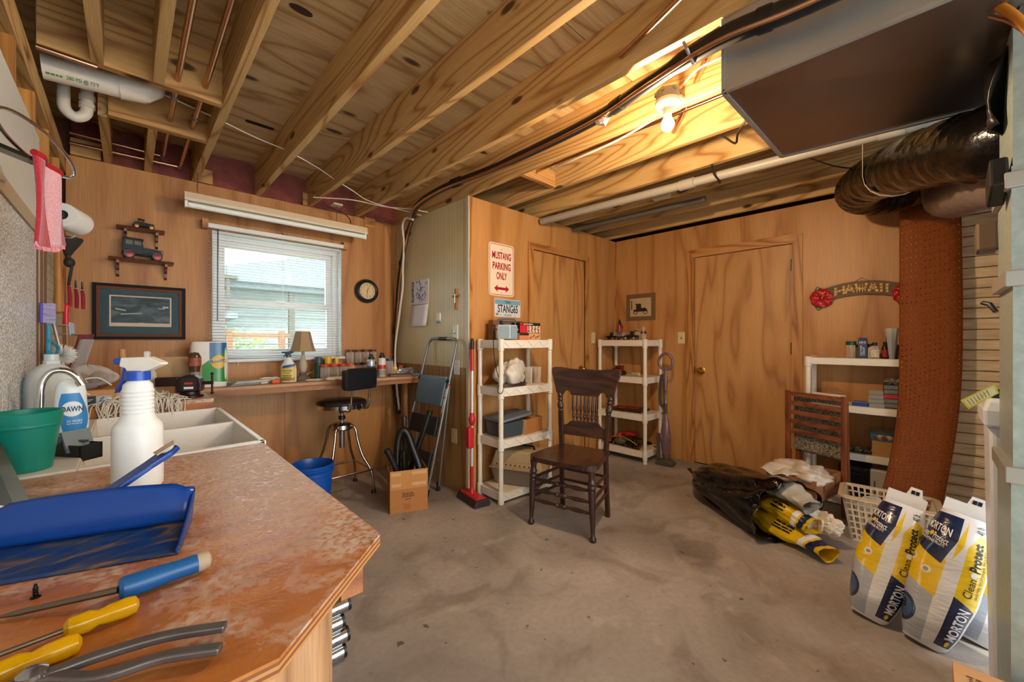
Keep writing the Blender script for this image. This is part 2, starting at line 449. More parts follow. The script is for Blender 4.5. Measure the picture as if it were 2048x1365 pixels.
def floor_mat():
    m, nt, b = newmat('worn_concrete')
    tc = ND(nt, 'ShaderNodeTexCoord')
    def noise(s, d=5, dist=0.0):
        n = ND(nt, 'ShaderNodeTexNoise'); n.inputs['Scale'].default_value = s; n.inputs['Detail'].default_value = d; n.inputs['Distortion'].default_value = dist
        L(nt, tc.outputs['Object'], n.inputs['Vector']); return n.outputs['Fac']
    big = ramp(nt, noise(1.3, 6, .6), [(.34, '#857d77'), (.52, '#9c948d'), (.68, '#ada59d')])
    fine = ramp(nt, noise(38, 6), [(.35, (.80, .78, .76)), (.6, (1, 1, 1))])
    mx = ND(nt, 'ShaderNodeMix', data_type='RGBA', blend_type='MULTIPLY'); mx.inputs['Factor'].default_value = .5
    L(nt, big, mx.inputs['A']); L(nt, fine, mx.inputs['B'])
    # pale mineral blooms, strongest round the chair
    sp = ramp(nt, noise(3.1, 7, 1.2), [(.60, (0, 0, 0)), (.68, (.25, .25, .25)), (.8, (.15, .15, .15))])
    pm = ND(nt, 'ShaderNodeMix', data_type='RGBA'); L(nt, sp, pm.inputs['Factor']); L(nt, mx.outputs['Result'], pm.inputs['A']); pm.inputs['B'].default_value = lin('#c9bfb4')
    st = ramp(nt, noise(2.2, 6, 1.6), [(.34, (.66, .63, .61)), (.46, (1, 1, 1))])
    ms = ND(nt, 'ShaderNodeMix', data_type='RGBA', blend_type='MULTIPLY'); ms.inputs['Factor'].default_value = .8
    L(nt, pm.outputs['Result'], ms.inputs['A']); L(nt, st, ms.inputs['B'])
    dk = ramp(nt, noise(16, 2), [(.26, '#3a2a20'), (.29, (1, 1, 1))])
    md = ND(nt, 'ShaderNodeMix', data_type='RGBA', blend_type='MULTIPLY'); md.inputs['Factor'].default_value = .7
    L(nt, ms.outputs['Result'], md.inputs['A']); L(nt, dk, md.inputs['B'])
    L(nt, md.outputs['Result'], b.inputs['Base Color'])
    L(nt, ramp(nt, noise(5), [(.3, (.42, .42, .42)), (.7, (.65, .65, .65))]), b.inputs['Roughness'])
    bp = ND(nt, 'ShaderNodeBump'); bp.inputs['Strength'].default_value = .12; bp.inputs['Distance'].default_value = .01
    L(nt, noise(60, 5), bp.inputs['Height']); L(nt, bp.outputs['Normal'], b.inputs['Normal'])
    return m
o = MB().box((-.6, YB, -.1), (4.6, 3.9, 0)).build('floor', floor_mat()); struct(o, 'stained bare concrete basement floor')

# ---- window wall (boards with a hole for the window)
WX0, WX1, WZ0, WZ1 = 0.45, 1.385, 1.075, 2.03
wall = MB()
for a, b in (((-.6, 3.70, 0), (WX0, 3.86, 2.60)), ((WX1, 3.70, 0), (2.1, 3.86, 2.60)), ((WX0, 3.70, 0), (WX1, 3.86, WZ0)), ((WX0, 3.70, WZ1), (WX1, 3.86, 2.60))): wall.box(a, b)
w_win = struct(wall.build('wall_window', mat('framing_dark', '#5a3418', .8)), 'plywood panelled wall with the window')
def panel(pts, parent, m=ply3, y=YW):
    return MB().prism(pts, (0, y, 0), XX, ZZ, (0, .055, 0)).build('panel', m, parent)
sx_ = .93
panel([(XL, 0), (sx_ - .001, 0), (sx_ - .001, WZ0), (WX0, WZ0), (WX0, WZ1), (sx_ - .001, WZ1), (sx_ - .001, HW), (XL, HW)], w_win)
panel([(sx_ + .001, 0), (1.62, 0), (1.80, 0), (1.80, HW - .005), (1.62, HW), (sx_ + .001, HW), (sx_ + .001, WZ1), (WX1, WZ1), (WX1, WZ0), (sx_ + .001, WZ0)], w_win)
panel([(1.815, 0), (XC + .05, 0), (XC + .05, HW), (1.815, HW)], w_win, ply3, YW + .03)
MB().box((1.60, YW - .004, HW - .06), (1.70, YW + .05, HW + .02)).build('patch_board', casing_h, w_win)
# top plate and rim behind it
MB().box((-.6, YW + .003, HW), (2.1, YW + .10, HW + .004)).build('top_plate', joist_x, w_win)

# ---- calendar wall
w_cal = struct(MB().box((XC + .006, YM + .03, 0), (XC + .10, YW + .1, HW)).build('wall_calendar', mat('framing_dark')), 'tan panelled side wall with the calendar')
MB().box((XC, 2.485, 1.0), (XC + .006, YW + .02, HW)).build('panel', tanboard, w_cal)
MB().box((XC, 2.485, 0), (XC + .006, YW + .02, .999)).build('panel', wood('dark_lauan_lower', '#a87c4a', '#8c6238', '#b08856', axis='Z', scale=1.1, bands=12, stretch=14, rough=.42), w_cal)
MB().box((XC - .006, YM - .002, 0), (XC + .004, YM + .028, HW)).build('corner_bead', mat('corner_bead_white', '#cfc9b4', .4), w_cal)

# ---- sign wall, with its door
D2A, D2B, D2H = 2.655, 3.46, 2.05
w_sig = MB()
for a, b in (((XC + .004, YM + .012, 0), (D2A, YM + .10, HW)), ((D2B, YM + .012, 0), (XF + .2, YM + .10, HW)), ((D2A, YM + .012, D2H), (D2B, YM + .10, HW))): w_sig.box(a, b)
w_sig = struct(w_sig.build('wall_sign', mat('framing_dark')), 'plywood panelled wall with the parking sign and a door')
for a, b in ((XC + .03, 2.6), (D2B + .04, 3.75), (3.752, XF)):
    MB().box((a, YM, 0), (b - .001, YM + .012, HW)).build('panel', ply, w_sig)
MB().box((2.6, YM, D2H + .02), (D2B + .039, YM + .012, HW)).build('panel', ply, w_sig)
MB().box((XC + .001, YM - .006, 0), (XC + .03, YM + .012, HW)).build('corner_strip', casing, w_sig)
MB().box((XF - .022, YM - .02, 0), (XF, YM, HW - .005)).build('corner_strip', casing, w_sig)
def casing_set(parent, o, u, a, b, h, n, w=.07):
    """two jamb casings and a head casing, mitred, round an opening a..b along u"""
    MB().prism([(a - w, 0), (a, 0), (a, h), (a - w, h + w)], o, u, ZZ, n).build('door_casing', casing, parent)
    MB().prism([(b + w, 0), (b, 0), (b, h), (b + w, h + w)], o, u, ZZ, n).build('door_casing', casing, parent)
    MB().prism([(a, h + .001), (b, h + .001), (b + w, h + w), (a - w, h + w)], o, u, ZZ, n).build('door_casing', casing_h if abs(Vector(u).x) > .5 else casing_y, parent)
d2 = struct(MB().box((D2A + .004, YM + .004, .01), (D2B - .004, YM + .038, D2H - .004)).build('door_2', ply2), 'flush plywood door behind the white shelf')
casing_set(d2, (0, YM - .003, 0), XX, D2A, D2B, D2H, (0, -.014, 0), .06)
for z in (1.83, .95): MB().cbox((D2A + .004, YM - .002, z), (.012, .012, .10)).build('hinge', black_metal, d2)
def knob(parent, c, d):
    k = MB().lathe([(.030, 0), (.030, .006), (.012, .010), (.011, .030), (.022, .036), (.029, .046), (.029, .056), (.020, .066), (.002, .069)], 18, c, d).build('door_knob', brass, parent, smooth=True)
    MB().lathe([(.036, -.001), (.036, .003), (.030, .006)], 18, c, d).build('rose', brass, k, smooth=True)
knob(d2, (D2B - .07, YM + .004, .92), (0, -1, 0))

# ---- far wall, with its door
DA, DB, DH = .782, 1.590, 2.042
wf = MB()
for a, b in (((XF + .012, DB, 0), (XF + .09, YM + .1, HW)), ((XF + .012, .02, 0), (XF + .09, DA, HW)), ((XF + .012, DA, DH), (XF + .09, DB, HW))): wf.box(a, b)
w_far = struct(wf.build('wall_far', mat('framing_dark')), 'plywood panelled end wall with a door')
for pts in ([(DB + .0, 0), (YM + .05, 0), (YM + .05, HW), (1.151, HW), (1.151, DH), (DB, DH)], [(.02, 0), (DA, 0), (DA, DH), (1.149, DH), (1.149, HW), (.02, HW)]):
    MB().prism(pts, (XF, 0, 0), YY, ZZ, (.012, 0, 0)).build('panel', ply, w_far)
d1 = struct(MB().box((XF + .006, DA + .003, .012), (XF + .04, DB - .003, DH - .004)).build('door_1', ply2), 'flush plywood door in the end wall')
casing_set(d1, (XF - .002, 0, 0), YY, DA, DB, DH, (-.014, 0, 0), .075)
MB().box((XF + .02, DA, 0), (XF + .06, DB, .012)).build('threshold', dark_gap, d1)
knob(d1, (XF + .006, DB - .065, .92), (-1, 0, 0))
MB().box((XF - .003, DB - .002, .88), (XF + .006, DB + .014, .96)).build('strike_plate', black_metal, d1)
for z in (1.86, 1.15, .25): MB().cbox((XF - .002, DA + .002, z), (.014, .012, .10)).build('hinge', black_metal, d1)

# ---- painted concrete wall beyond the panelling
w_con = struct(MB().box((XF - .11, YB, 0), (XF + .40, .015, 2.36)).build('wall_concrete', mat('mortar', '#9c8a6c', .8)), 'painted concrete wall with board marks')
z = 0.0; i = 0
while z < 2.36:
    h = random.uniform(.062, .075); h = min(h, 2.36 - z)
    y0 = YB
    for y1 in (random.uniform(-1.9, -1.2), random.uniform(-.75, -.45), .02):
        MB().box((XF - .13 + random.uniform(-.006, .004), y0 + .003, z + .003), (XF - .09, y1 - .003, z + h - .002)).build('block', block_m, w_con, bevel=.004, seg=1)
        y0 = y1
    z += h; i += 1

struct(MB().box((XF + .41, YB, 0), (XF + .50, 3.95, 2.66)).build('wall_light_seal', mat('framing_dark')), 'dark added shell keeping sky light out beyond the end wall')  # unseen shell added to stop sky light leaking over the end wall
struct(MB().box((2.1, 3.70, 0), (4.6, 3.86, 2.66)).build('wall_light_seal_back', mat('framing_dark')), 'dark added shell keeping sky light out behind the sign wall')  # second added shell, closing the light leak behind the sign wall
struct(MB().box((2.75, -.80, 0), (XF + .4, -.72, ZS)).build('wall_fill_blocker', block_m), 'added light blocking wall behind the softener corner')  # unseen wall added to cut rear daylight on pegboard and concrete
# ---- left wall: open studs on top, boards below
w_left = struct(MB().box((XL - .15, YB, 0), (XL - .10, 3.86, 2.6)).build('wall_left', mat('framing_dark')), 'stud wall beside the bench, open at the top')
MB().box((XL - .10, YB, 2.25), (XL - .002, 3.70, 2.36)).build('top_plate', joist_m, w_left)
for k, y in enumerate((-1.9, -1.5, -1.1, -.7, -.3, .1, .5, .9, 1.3, 1.7, 2.14, 2.56, 2.98, 3.40)):
    MB().box((XL - .10, y, 0), (XL - .006, y + .04, 2.25)).build('stud', stud_m, w_left)
lower = MB().box((XL - .006, -2.6, 0), (XL, 2.55, 1.66)).build('panel', mat('cream_board', '#cfc8b4', .5), w_left)
MB().box((XL - .006, 2.552, 0), (XL, 3.64, 2.02)).build('panel', ply3, w_left)
# white tileboard with a pebbled face above the sink, glitter painted as grey-white cells
def pebble():
    m, nt, b = newmat('pebbled_white_panel')
    tc = ND(nt, 'ShaderNodeTexCoord'); vo = ND(nt, 'ShaderNodeTexVoronoi'); vo.inputs['Scale'].default_value = 170
    L(nt, tc.outputs['Object'], vo.inputs['Vector'])
    L(nt, ramp(nt, vo.outputs['Distance'], [(.2, '#7c868a'), (.45, '#c4cacd'), (.7, '#f4f6f7')]), b.inputs['Base Color'])
    b.inputs['Roughness'].default_value = .25
    bp = ND(nt, 'ShaderNodeBump'); bp.inputs['Strength'].default_value = .9; bp.inputs['Distance'].default_value = .003
    L(nt, vo.outputs['Distance'], bp.inputs['Height']); L(nt, bp.outputs['Normal'], b.inputs['Normal'])
    return m
MB().box((XL, -2.0, .8), (XL + .006, 2.49, 1.645)).build('splash_panel', [pebble()], w_left)
MB().box((XL, 2.492, .8), (XL + .009, 2.515, 1.645)).build('panel_edge', mat('brown_edge', '#6a4528', .6), w_left)
MB().box((XL, -2.0, 1.648), (XL + .012, 2.52, 1.70)).build('trim_board', mat('beige_trim', '#b6a68a', .55), w_left)
MB().box((XL - .004, -2.0, 1.70), (XL + .010, 2.53, 2.05)).build('white_board', mat('white_board', '#d3dad8', .4), w_left)
MB().box((XL, 2.53, 1.90), (XL + .014, 3.50, 1.975)).build('trim_board', mat('beige_trim'), w_left)

# ---- ceiling: subfloor sheets, joists, blocking, rim insulation
ceil = struct(MB().box((-.6, YB, ZS + .02), (4.6, 3.86, ZS + .06)).build('ceiling', mat('framing_dark')), 'open joist ceiling with plywood subfloor')
ys = [YB, -1.36, -.14, .30, 1.08, 2.30, 3.52, 3.86]
for r in range(len(ys) - 1):
    xs = [-.6, .74, 3.12, 4.6] if r % 2 else [-.6, 1.94, 4.6]
    for c in range(len(xs) - 1):
        MB().box((xs[c] + .0015, ys[r] + .003, ZS), (xs[c + 1] - .0015, ys[r + 1] - .003, ZS + .018)).build('subfloor_sheet', sub_m, ceil)
JX = [.35, .738, 1.115, 1.525, 1.945, 2.335, 2.735, 3.125, 3.555, 3.93]
for x in JX:
    MB().box((x - .019, YB, ZJ), (x + .019, 3.70, ZS)).build('joist', joist_m, ceil, bevel=.002, seg=1)
for x in (-.088, .100):
    MB().box((x - .019, YB, ZJ), (x + .019, 2.362, ZS)).build('joist', joist_m, ceil)
    MB().box((x - .019, 2.90, ZJ), (x + .019, 3.70, ZS)).build('joist', joist_m, ceil)
for y in (2.362, 2.862):
    MB().box((-.069 if y > 2.5 else -.25, y, ZJ), (.331, y + .038, ZS)).build('blocking', joist_x, ceil)
for a, b in zip(JX[4:-1], JX[5:]):
    MB().box((a + .019, 1.93, ZJ + .01), (b - .019, 1.968, ZS)).build('blocking', joist_x, ceil) if a < 2.0 else None
batt = mat('pink_batt', '#7a4038', .95, var=.4, scale=14, bump=.9, bscale=30)
edges = [-.25, -.107] + [.119] + [x + .019 for x in JX[:5]]
for a, b in ((-.25, -.107), (-.069, .081), (.119, .331), (.369, .719), (.757, 1.096), (1.134, 1.506), (1.544, 1.926)):
    MB().grid(lambda u, v, a=a, b=b: Vector((a + (b - a) * u, 3.66 - .03 * math.sin(PI * u) * math.sin(PI * v) + .012 * math.sin(9 * u + 5 * v), ZJ + (ZS - ZJ) * v)), 10, 6).build('insulation_batt', batt, ceil, smooth=2)
for a, b in ((.369, .45), (1.50, 1.506), (1.06, 1.096), (-.25, -.12)):
    if b - a > .02: MB().box((a, 3.62, ZJ), (b, 3.66, ZJ + .10)).build('cripple_block', joist_x, ceil)
# knots and slots in the subfloor
MB().lathe([(.045, 0), (.045, .003), (.001, .003)], 18, (.52, 1.80, ZS - .001), (0, 0, -1), sx=1, sy=.45).build('plug', mat('dark_knot', '#3a2616', .8), ceil)
p = onZ(520, 250, ZS)
MB().prism(rrect(.16, .035, .017), (p.x, p.y, ZS - .002), XX, YY, (0, 0, .002)).build('slot', dark_gap, ceil)

# ---- window unit
win = struct(MB().box((WX0, 3.70, WZ0 - .03), (WX1, 3.845, WZ0)).build('window_1', white_vinyl), 'white vinyl double hung window')
fr = MB()
for a, b in (((WX0, 3.72, WZ0), (WX0 + .045, 3.80, WZ1)), ((WX1 - .045, 3.72, WZ0), (WX1, 3.80, WZ1)), ((WX0 + .045, 3.72, WZ1 - .045), (WX1 - .045, 3.80, WZ1)), ((WX0 + .045, 3.72, WZ0), (WX1 - .045, 3.80, WZ0 + .03))): fr.box(a, b)
fr.build('window_frame', white_vinyl, win)
lin_ = MB()
for a, b in (((WX0, YW - .002, WZ0), (WX0 + .008, 3.84, WZ1)), ((WX1 - .008, YW - .002, WZ0), (WX1, 3.84, WZ1)), ((WX0 + .008, YW - .002, WZ1 - .008), (WX1 - .008, 3.84, WZ1))): lin_.box(a, b)
lin_.build('reveal', white_vinyl, win)
MB().box((WX0 - .02, YW - .045, WZ0 - .022), (WX1 + .02, 3.76, WZ0)).build('window_sill', white_vinyl, win, bevel=.004)
zm = 1.515
for (za, zb, y) in ((zm - .02, WZ1 - .045, 3.765), (WZ0 + .03, zm + .02, 3.735)):
    s = MB(); x0, x1, w = WX0 + .045, WX1 - .045, .048
    for a, b in (((x0, y, za), (x0 + w, y + .028, zb)), ((x1 - w, y, za), (x1, y + .028, zb)), ((x0 + w, y, za), (x1 - w, y + .028, za + .045)), ((x0 + w, y, zb - .045), (x1 - w, y + .028, zb))): s.box(a, b)
    sash = s.build('sash', white_vinyl, win)
    MB().box((x0 + w - .005, y + .012, za + .04), (x1 - w + .005, y + .015, zb - .04)).build('pane', glassy('window_glass', '#f4fbfb', .01, .93), sash)
MB().cbox((.92, 3.725, zm + .026), (.06, .022, .018)).build('sash_lock', white_vinyl, win)

# ---- outdoors
lawn = struct(MB().box((-30, 3.87, -.32), (30, 40, -.3)).build('ground_outside', mat('lawn', '#76825a', .9, var=.3, scale=3)), 'lawn outside the window')
siding = mat('pale_siding', '#a6acae', .6)
hs = thing('neighbor_house', 'pale lap sided house with a porch seen through the blinds', 'house')
MB().box((1.3, 9.3, -.3), (7.5, 15, 2.35)).build('wall', siding, hs)
z = -.3
while z < 2.3:
    MB().box((1.28, 9.27, z), (7.5, 9.31, z + .17), rot=(math.radians(4), 0, 0)).build('siding_board', siding, hs); z += .18
MB().prism([(0.2, 2.28), (8.4, 2.28), (4.3, 3.3)], (0, 8.5, 0), XX, ZZ, (0, 7, 0)).build('roof', mat('grey_shingle', '#7e8488', .9), hs)
MB().box((.9, 8.6, 2.18), (8, 9.4, 2.3)).build('soffit', mat('soffit_grey', '#7c8488', .7), hs)
for x in (1.15, 2.3): MB().box((x, 8.7, -.3), (x + .1, 8.8, 2.2)).build('porch_post', mat('porch_wood', '#5e564c', .7), hs)
MB().box((-1.2, 8.4, 1.60), (1.4, 10.5, 1.72)).build('deck', mat('soffit_grey'), hs)
for k in range(11): MB().box((-1.15 + k * .24, 8.42, 1.72), (-1.11 + k * .24, 8.46, 2.30)).build('baluster', mat('porch_wood'), hs)
MB().box((-1.2, 8.40, 2.30), (1.4, 8.50, 2.36)).build('rail', mat('porch_wood'), hs)
settle(hs)
fence = thing('deck_fence', 'low brown post fence in front of the bushes outdoors', 'fence')
for x in (.35, 1.02, 1.7): MB().box((x, 6.95, -.3), (x + .08, 7.03, 1.36)).build('post', mat('fence_wood', '#96643f', .8), fence)
for z in (.75, 1.26): MB().box((.2, 6.97, z), (1.85, 7.01, z + .06)).build('rail', mat('fence_wood'), fence)
settle(fence)
def bush(label, c, r):
    b = MB()
    for i in range(900):
        a = random.uniform(0, 2 * PI); t = math.acos(random.uniform(-.5, 1)); q = random.uniform(.75, 1)
        p = Vector(c) + Vector((r[0] * math.sin(t) * math.cos(a), r[1] * math.sin(t) * math.sin(a), r[2] * math.cos(t))) * q
        d = Vector((random.gauss(0, 1), random.gauss(0, 1), random.gauss(0, 1))).normalized(); e = d.orthogonal().normalized(); s = random.uniform(.05, .09)
        b.add([p - e * s * .5, p + d * s * .4, p + e * s * .5, p - d * s * .4], [(0, 1, 2, 3)])
    o = b.build('foliage', mat('leaf_green', '#86a648', .6, var=.35, scale=8))
    t = thing('garden_bush', label, 'bush'); o.parent = t
    MB().tube([(c[0], c[1], -.3), (c[0], c[1], c[2])], .04, 6).build('stem', mat('fence_wood'), t)
    settle(t)
bush('broad green bush behind the low fence outdoors', (1.0, 7.9, .75), (1.0, .6, .75))
bush('small green bush at the left window edge outdoors', (.1, 6.6, .6), (.35, .35, .9))
# ================================================================== ceiling services
copper = mat('copper', '#c59a7c', .26, 1.0, var=.2, scale=12)
pvc = mat('white_pvc', '#d8d2c4', .35)
galv = mat('galvanised', '#b0b2ae', .42, .7, var=.25, scale=5, bump=.05, bscale=8)
galv_reflect = mat('galvanised_brown_reflect', '#8c8078', .30, .92, var=.25, scale=3, bump=.06, bscale=5)  # brown reflections on duct underside and end cap put into the metal's colour
rubber = mat('black_rubber', '#141516', .4)
white_cable = mat('white_cable', '#d9cfbd', .45)
steel = mat('bare_steel', '#8d8f90', .35, .9)
chrome = mat('chrome', '#d5d8da', .08, 1.0, var=.02)

def pipe(name, label, pts, r, m, cat, n=12, group=None):
    return single(MB().tube(pts, r, n).build(name, m, smooth=True), label, cat, group)
t = thing('copper_pipe', 'copper pipe through the blocking, nearest the white drain pipe', 'pipe')
MB().tube([(.165, YB, 2.41), (.165, 2.3, 2.405), (.172, 3.48, 2.44), (.172, 3.55, 2.455)], .012, 12).build('run', copper, t, smooth=True)
MB().tube([(.172, 3.55, 2.455), (-.25, 3.57, 2.47)], .0105, 10).build('branch', copper, t, smooth=True)
for p in ((.172, 3.55, 2.455), (.165, 2.55, 2.41)): MB().ball(p, .018, 10, 6).build('elbow', steel, t, smooth=True)
settle(t)
t = thing('copper_pipe', 'copper pipe through the blocking, next to the joist', 'pipe')
MB().tube([(.265, YB, 2.425), (.265, 2.3, 2.418), (.262, 3.50, 2.412), (.262, 3.56, 2.412)], .012, 12).build('run', copper, t, smooth=True)
MB().tube([(.262, 3.56, 2.412), (-.25, 3.58, 2.412)], .0105, 10).build('branch', copper, t, smooth=True)
for p in ((.262, 3.56, 2.412), (.262, 2.72, 2.415)): MB().ball(p, .018, 10, 6).build('elbow', steel, t, smooth=True)
settle(t)
pipe('copper_pipe', 'short copper pipe crossing under the subfloor by the stud wall', [onY(72, 93, 2.25), onY(195, 135, 2.25)], .010, copper, 'pipe')
pipe('copper_pipe', 'copper pipe slanting under the joists above the bulb', [(1.14, -.15, 2.44), (1.50, .89, 2.42)], .012, copper, 'pipe')
pipe('copper_pipe', 'copper pipe slanting through the joist beside the bulb box', [(1.535, .46, 2.44), (2.30, 1.02, 2.44)], .012, copper, 'pipe')
pipe('copper_pipe', 'thin copper pipe running along the joist bay behind the bulb', [(2.02, .55, 2.42), (2.02, 1.93, 2.42)], .009, copper, 'pipe')
pipe('copper_pipe', 'second thin copper pipe in the joist bay behind the bulb', [(2.11, .55, 2.43), (2.11, 1.93, 2.43)], .009, copper, 'pipe')

# white drain
t = thing('drain_pipe', 'thick white plastic drain pipe between the short joists', 'pipe')
dr = .051; dy, dz = 2.62, 2.415
MB().tube([(-.262, dy, dz - .022), (.02, dy, dz), (.055, dy, dz + .008), (.085, dy, dz + .035), (.095, dy, dz + .08), (.095, dy, ZS)], dr, 22).build('pipe_run', pvc, t, smooth=True)
MB().tube([(-.03, dy, dz - .004), (.06, dy, dz + .01)], dr + .005, 22).build('hub', pvc, t, smooth=True)
def oncyl(x0, w, a0, a1):
    return lambda u, v: Vector((x0 + u * w, dy - (dr + .0012) * math.cos(a0 + (a1 - a0) * v), dz - .012 + (x0 + u * w + .13) * .07 + (dr + .0012) * math.sin(a0 + (a1 - a0) * v)))
grn = mat('green_print', '#4d8a4a', .6)
lettering('280 PSI @ 73°F', grn, t, 0, 0, 0, 0, 0, bold=.02, fn=oncyl(-.19, .10, math.radians(-62), math.radians(-38)))
scribble(grn, t, 1, 1, 1, fn=oncyl(-.25, .05, math.radians(-60), math.radians(-40)))
settle(t)
t = thing('drain_trap', 'white plastic trap bend hanging below the drain pipe', 'pipe')
MB().tube(smoothpath([(-.225, 2.93, 2.56), (-.225, 2.93, 2.43), (-.22, 2.93, 2.36), (-.185, 2.93, 2.33), (-.15, 2.93, 2.36), (-.145, 2.93, 2.43), (-.145, 2.93, 2.56)], 5), .024, 14).build('bend', pvc, t, smooth=True)
for z in (2.40, 2.44): MB().tube([(-.145, 2.93, z - .012), (-.145, 2.93, z + .012)], .030, 14).build('collar', pvc, t, smooth=True)
settle(t)
pipe('drain_pipe', 'white plastic stub pipe rising behind the top plate', [(-.235, 2.47, 2.40), (-.235, 2.47, 2.59)], .03, pvc, 'pipe')

# thin cable looping through the joists
pts = [(.05, 2.66, 2.47), (.20, 2.68, 2.455), (.34, 2.72, 2.45), (.55, 2.75, 2.42), (.74, 2.85, 2.44), (.95, 2.93, 2.42), (1.115, 3.04, 2.41), (1.24, 3.03, 2.36), (1.37, 3.10, 2.345), (1.52, 3.14, 2.345), (1.72, 3.11, 2.335), (1.90, 3.14, 2.34)]
pipe('white_wire', 'thin white wire drooping through the joists towards the corner', smoothpath(pts), .0035, white_cable, 'cable', 6)
pipe('white_wire', 'beige cable stapled under two joists by the corner', smoothpath([(1.06, 3.36, 2.352), (1.30, 3.20, 2.35), (1.55, 3.16, 2.345), (1.75, 3.06, 2.345), (1.90, 3.03, 2.345)]), .004, white_cable, 'cable', 6)
pipe('white_wire', 'white flat cable swinging behind the bulb to the duct', smoothpath([(2.05, 1.75, 2.37), (2.0, 1.5, 2.345), (1.99, 1.2, 2.35), (1.985, .95, 2.385), (1.99, .72, 2.42), (1.96, .52, 2.40)]), .006, white_cable, 'cable', 6)
pipe('white_wire', 'white wire arching from the lamp box to the metal duct', smoothpath([BULB + Vector((.03, -.03, .15)), BULB + Vector((.02, -.12, .20)), BULB + Vector((0, -.22, .19)), (1.70, .51, 2.34)]), .005, white_cable, 'cable', 6)

# bulb fixture
t = thing('bare_bulb_fixture', 'lit bare bulb in a white lampholder under a grey ceiling box', 'light')
B = BULB
MB().lathe([(.048, .108), (.05, .112), (.052, .150), (.046, .152)], 16, B).build('ceiling_box', mat('grey_box', '#8f8f88', .5), t, smooth=True)
for a in range(6): MB().cbox(B + Vector((.051 * math.cos(a * PI / 3), .051 * math.sin(a * PI / 3), .142)), (.012, .012, .016), (0, 0, a * PI / 3)).build('box_lug', mat('grey_box'), t)
MB().lathe([(.001, .085), (.022, .072), (.050, .085), (.055, .095), (.055, .106), (.048, .109)], 24, B).build('lampholder', mat('white_porcelain', '#efe6d6', .3), t, smooth=True)
MB().lathe([(.018, .045), (.019, .05), (.019, .078)], 16, B).build('socket', mat('white_porcelain'), t, smooth=True)
# clear envelope lets the filament's light out; the glowing filament sits inside
MB().lathe([(.001, -.030), (.012, -.028), (.021, -.022), (.027, -.012), (.0295, 0), (.028, .010), (.022, .024), (.016, .036), (.014, .048)], 20, B).build('bulb', mat('bulb_glow', '#fff0d0', .3, emit=14, emcol='#ffe3b0'), t, smooth=True)
settle(t)
t = MB().bar((1.775, .815, 2.358), (1.925, .815, 2.385), .03, .012).build('mounting_bracket', galv)
single(t, 'small metal bracket holding the lamp box to the joist', 'bracket')

# insulated black line and its companions
line = [(1.47, -.9, 2.22), (1.455, -.2, 2.22), (1.445, .234, 2.22), (1.455, .487, 2.25), (1.545, .784, 2.28), (1.672, 1.168, 2.318), (1.69, 1.85, 2.323), (1.65, 2.40, 2.325), (1.70, 2.85, 2.325), (1.86, 3.22, 2.33), (1.893, 3.36, 2.24), (1.893, 3.45, 2.05), (1.893, 3.53, 1.80), (1.893, 3.60, 1.35), (1.893, 3.622, .95), (1.893, 3.60, .70), (1.90, 3.56, .50)]
sp = smoothpath(line, 6)
n0 = len(sp)
t = thing('insulated_hose', 'black insulated hose running along the joists and down the corner', 'hose')
MB().tube(sp, [.034 if i < 22 else .028 if i < 36 else (.024 if i < 54 else .020) for i in range(n0)], 12).build('hose', rubber, t, smooth=True)
for i in (14, 27, 40, 52, 60, 68, 78, 88): MB().tube([sp[i], sp[i + 1]], (.038 if i < 22 else .032) if i < 50 else .027, 12).build('cable_tie', mat('black_tie', '#0b0b0b', .5), t, smooth=True)
settle(t)
pipe('copper_line', 'bare copper line clipped beneath the black insulated hose', [p + (Vector((-.030, 0, -.026)) if i < 54 else Vector((-.012, -.036, 0))) for i, p in enumerate(sp[:92])], .008, copper, 'pipe', 8)
pipe('white_wire', 'thick white cable looping down the corner beside the black hose', smoothpath([(1.84, 3.18, 2.30), (1.82, 3.27, 2.33), (1.845, 3.38, 2.29), (1.87, 3.40, 2.15), (1.878, 3.42, 2.02), (1.876, 3.43, 1.88), (1.873, 3.425, 1.72), (1.873, 3.47, 1.55), (1.876, 3.52, 1.38), (1.873, 3.56, 1.22), (1.873, 3.575, 1.05), (1.876, 3.565, .88), (1.88, 3.54, .70), (1.88, 3.50, .55)], 5), .010, white_cable, 'cable', 8)
for k, (i, lab) in enumerate(((29, 'white plastic clip on the black hose below the wide knot'), (20, 'metal strap hooking the black hose to the joist'))):
    p = sp[i]
    m = MB()
    if k == 0:
        m.cbox(p + Vector((0, 0, -.02)), (.03, .05, .05), (.4, .2, .3)); m.bar(p + Vector((-.02, -.02, -.03)), p + Vector((-.05, -.03, -.07)), .02, .004); m.bar(p + Vector((.0, .03, -.02)), p + Vector((.01, .05, .04)), .01, .01)
        m = m.build('cable_clip', mat('clip_white', '#d8d4c8', .5))
    else:
        m.tube([p + Vector((-.02, .03, .045)), p + Vector((-.04, .01, -.0)), p + Vector((-.01, 0, -.04)), p + Vector((.035, 0, -.01)), p + Vector((.03, -.01, .04))], .006, 6)
        m = m.build('hose_strap', galv)
    single(m, lab, 'clip')

